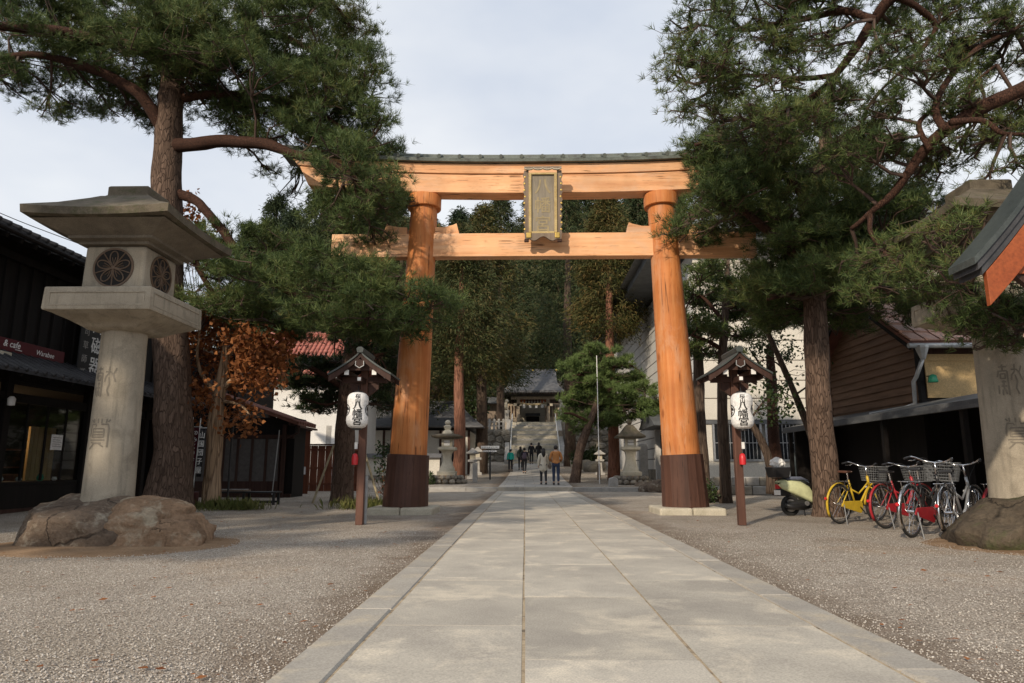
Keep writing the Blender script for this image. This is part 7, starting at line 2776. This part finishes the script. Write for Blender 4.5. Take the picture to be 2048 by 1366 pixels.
def person(label, x, y, z, h, face, top, bottom, stride=.18, hair_long=False, coat=.0, arms=None, bend=0.0):
    """adult walking; local -y is the direction of the back when face = 0 (walks away, +y)"""
    P = thing('person', label, 'person', (x, y, z), face, 'visitors walking to the shrine')
    P.scale = (h / 1.72,) * 3
    s = stride
    V = [(0, 0, .95), (0, 0, 1.12), (0, bend * .3, 1.33), (0, bend, 1.46), (0, bend, 1.55), (0, bend + .015, 1.63), (0, bend + .01, 1.71),     # 0-6 spine, neck, head
         (-.10, 0, .90), (-.10, s * .55, .50), (-.10, s * .75 - .02, .09), (-.10, s * .75 + .12, .04),
         (.10, 0, .90), (.10, -s * .35, .50), (.10, -s * .95 - .02, .10), (.10, -s * .95 + .10, .045),
         (-.19, bend * .9, 1.42), (-.25, bend * .7 - s * .25, 1.14), (-.25, bend * .7 + s * .15, .90), (-.25, bend * .7 + s * .3, .80),
         (.19, bend * .9, 1.42), (.25, bend * .7 + s * .2, 1.14), (.25, bend * .7 + s * .5, .91), (.25, bend * .7 + s * .7, .81)]
    if arms == 'front':
        for i, sx in ((15, -1), (19, 1)):
            V[i + 1] = (sx * .27, .0, 1.16)
            V[i + 2] = (sx * .20, .20, 1.05)
            V[i + 3] = (sx * .12, .26, 1.06)
    E = [(0, 1), (1, 2), (2, 3), (3, 4), (4, 5), (5, 6), (0, 7), (7, 8), (8, 9), (9, 10), (0, 11), (11, 12), (12, 13), (13, 14), (3, 15), (15, 16), (16, 17), (17, 18), (3, 19), (19, 20), (20, 21), (21, 22)]
    R = [(.14, .11), (.13, .10), (.155, .11), (.10, .085), .052, .085, .075, .085, .058, .042, .035, .085, .058, .042, .035, .062, .046, .036, .03, .062, .046, .036, .03]
    b = skin_body(V, E, R)
    b.materials.append(MAT['skin'])
    link('body', b, P)
    # clothing: jacket over torso and arms, trousers, shoes
    jt = plain('cloth', top, .85)
    jb = plain('cloth', bottom, .85)
    low = .92 - coat
    V2 = [(0, 0, low), (0, 0, 1.12), (0, bend * .3, 1.33), (0, bend, 1.455), (-.19, bend * .9, 1.42), V[16], V[17], (.19, bend * .9, 1.42), V[20], V[21], (0, 0, .96 if coat else 1.0)]
    E2 = [(0, 10), (10, 1), (1, 2), (2, 3), (3, 4), (4, 5), (5, 6), (3, 7), (7, 8), (8, 9)]
    w = .02 + coat * .08
    R2 = [(.19 + w, .16 + w), (.165, .14), (.185, .14), (.12, .105), .08, .066, .054, .08, .066, .054, (.19 + w * .6, .16 + w * .6)]
    j = skin_body(V2, E2, R2)
    j.materials.append(jt)
    link('jacket', j, P)
    V3 = [(0, 0, .96), V[7], V[8], (V[9][0], V[9][1], .12), V[11], V[12], (V[13][0], V[13][1], .13)]
    R3 = [(.145, .115), .10, .072, .058, .10, .072, .058]
    t = skin_body(V3, [(0, 1), (1, 2), (2, 3), (0, 4), (4, 5), (5, 6)], R3)
    t.materials.append(jb)
    link('trousers', t, P)
    for i in (9, 13):
        MB().loft([[(V[i][0] - .045, V[i][1] - .06, 0), (V[i][0] + .045, V[i][1] - .06, 0), (V[i][0] + .045, V[i][1] - .06, .09), (V[i][0] - .045, V[i][1] - .06, .09)],
                   [(V[i][0] - .05, V[i][1] + .08, 0), (V[i][0] + .05, V[i][1] + .08, 0), (V[i][0] + .045, V[i][1] + .08, .07), (V[i][0] - .045, V[i][1] + .08, .07)],
                   [(V[i][0] - .03, V[i][1] + .20, 0), (V[i][0] + .03, V[i][1] + .20, 0), (V[i][0] + .03, V[i][1] + .20, .04), (V[i][0] - .03, V[i][1] + .20, .04)]]).build('shoe', MAT['plastic_black'], P, bevel=.012)
    hm = MB()
    cz = 1.665
    hm.lathe([(.02, -.10), (.075, -.075), (.098, -.01), (.092, .05), (.06, .095), (.005, .11)], 16, (0, bend - .012, cz))
    if hair_long:
        hm.lathe([(.085, -.34), (.11, -.22), (.10, -.08), (.09, 0)], 14, (0, bend - .045, cz))
    hm.build('hair', MAT['hair'], P, smooth=True)
    # face: nose and ears
    fm = MB()
    fm.tube([(0, bend + .085, 1.655), (0, bend + .108, 1.625)], [.008, .013], 6)
    for sx in (-1, 1):
        fm.lathe([(.001, -.012), (.018, 0), (.001, .012)], 8, (sx * .092, bend + .005, 1.64), ax='x')
    fm.build('face_details', MAT['skin'], P, smooth=True)
    return P


def put(px, d):
    return at(px, 950, d).x, d, gz(d) + (.03 if d < 61 else .0)


px_, py_, pz_ = put(1112, 32.0)
person('person in orange jacket and jeans walking away beside the woman in white', px_, py_, pz_ + .01, 1.74, 0.0, (.48, .20, .06), (.03, .045, .09), .12, arms='front')
px_, py_, pz_ = put(1087, 32.4)
p = person('person in long white coat with long dark hair carrying a shoulder bag', px_, py_, pz_ + .01, 1.62, .1, (.66, .60, .48), (.03, .03, .035), .16, True, .36)
o = MB().loft([[(-.07, -.10, .0), (.07, -.10, .0), (.07, .10, .0), (-.07, .10, .0)], [(-.08, -.13, .14), (.08, -.13, .14), (.08, .13, .14), (-.08, .13, .14)], [(-.04, -.11, .26), (.04, -.11, .26), (.04, .11, .26), (-.04, .11, .26)]]).build('shoulder_bag', MAT['weathered'], bevel=.02)
o.location = (px_ + .30, py_ - .05, pz_ + .72)
tag(o, 'brown shoulder bag hanging beside the white coat', 'bag')
MB().tube([(0, 0, .24), (-.08, .02, .62), (-.12, .03, .66)], .012, 5).build('strap', MAT['dark_wood'], o)
px_, py_, pz_ = put(1021, 50)
person('person in bright turquoise jacket at the left edge of the upper path', px_, py_, pz_, 1.55, .3, (.02, .48, .40), (.02, .02, .03), .12)
px_, py_, pz_ = put(1049, 47.0)
p = person('person in dark clothes with pale backpack striding up the path', px_, py_, pz_, 1.66, -.1, (.03, .025, .035), (.015, .015, .02), .34)
o = MB().loft([[(-.13, -.0, 0), (.13, 0, 0), (.13, .12, 0), (-.13, .12, 0)], [(-.14, -.04, .2), (.14, -.04, .2), (.14, .12, .2), (-.14, .12, .2)], [(-.10, 0, .38), (.10, 0, .38), (.10, .1, .38), (-.10, .1, .38)]]).build('backpack', plain('cloth', (.10, .08, .12), .8), bevel=.03)
o.location = (px_, py_ - .26, pz_ + .98)
tag(o, 'small dark backpack worn by the striding visitor', 'backpack')
px_, py_, pz_ = put(1041, 52)
person('person in grey green jacket left of the striding visitor', px_, py_, pz_, 1.68, .05, (.09, .12, .09), (.03, .03, .035), .16, True)
px_, py_, pz_ = put(1063, 60.2)
person('person in black coat left of two at the stair foot', px_, py_, pz_, 1.76, 0, (.012, .012, .014), (.012, .012, .015), .12, coat=.12)
px_, py_, pz_ = put(1078, 59.0)
person('person in black coat with hood right of two at the stair foot', px_, py_, pz_ + .02, 1.80, -.1, (.014, .013, .014), (.012, .012, .014), .16, True, .15)


# fallen leaves and pine needles lying about
def litter():
    n = 900
    d_ = 2.6 + 16 * nrg.random(n) ** 1.3
    x_ = nrg.uniform(-.75, .75, n) * d_ - .44
    k = (np.abs(x_) > 1.75)
    d_, x_ = d_[k], x_[k]
    m = len(d_)
    P = np.stack([x_, d_, np.where(np.abs(x_) < 1.7, .046, .016)], 1)
    an = nrg.uniform(0, 6.28, m)
    t = np.stack([np.cos(an), np.sin(an), np.zeros(m)], 1)
    s_ = np.stack([-np.sin(an), np.cos(an), nrg.uniform(-.2, .3, m)], 1)
    L = nrg.uniform(.03, .075, (m, 1))
    W_ = L * np.where(nrg.random((m, 1)) < .5, .32, .06)
    V = np.stack([P, P + t * L * .5 + s_ * W_ + np.array([0, 0, .006]), P + t * L + np.array([0, 0, .004]), P + t * L * .5 - s_ * W_ + np.array([0, 0, .003])], 1).reshape(-1, 3)
    o = link('fallen_leaves', np_mesh('fallen_leaves', V, np.arange(m * 4).reshape(-1, 4), MAT['maple_leaf']))
    tag(o, 'dry brown leaves and needles scattered over the gravel and paving', 'leaves', kind='stuff')


litter()
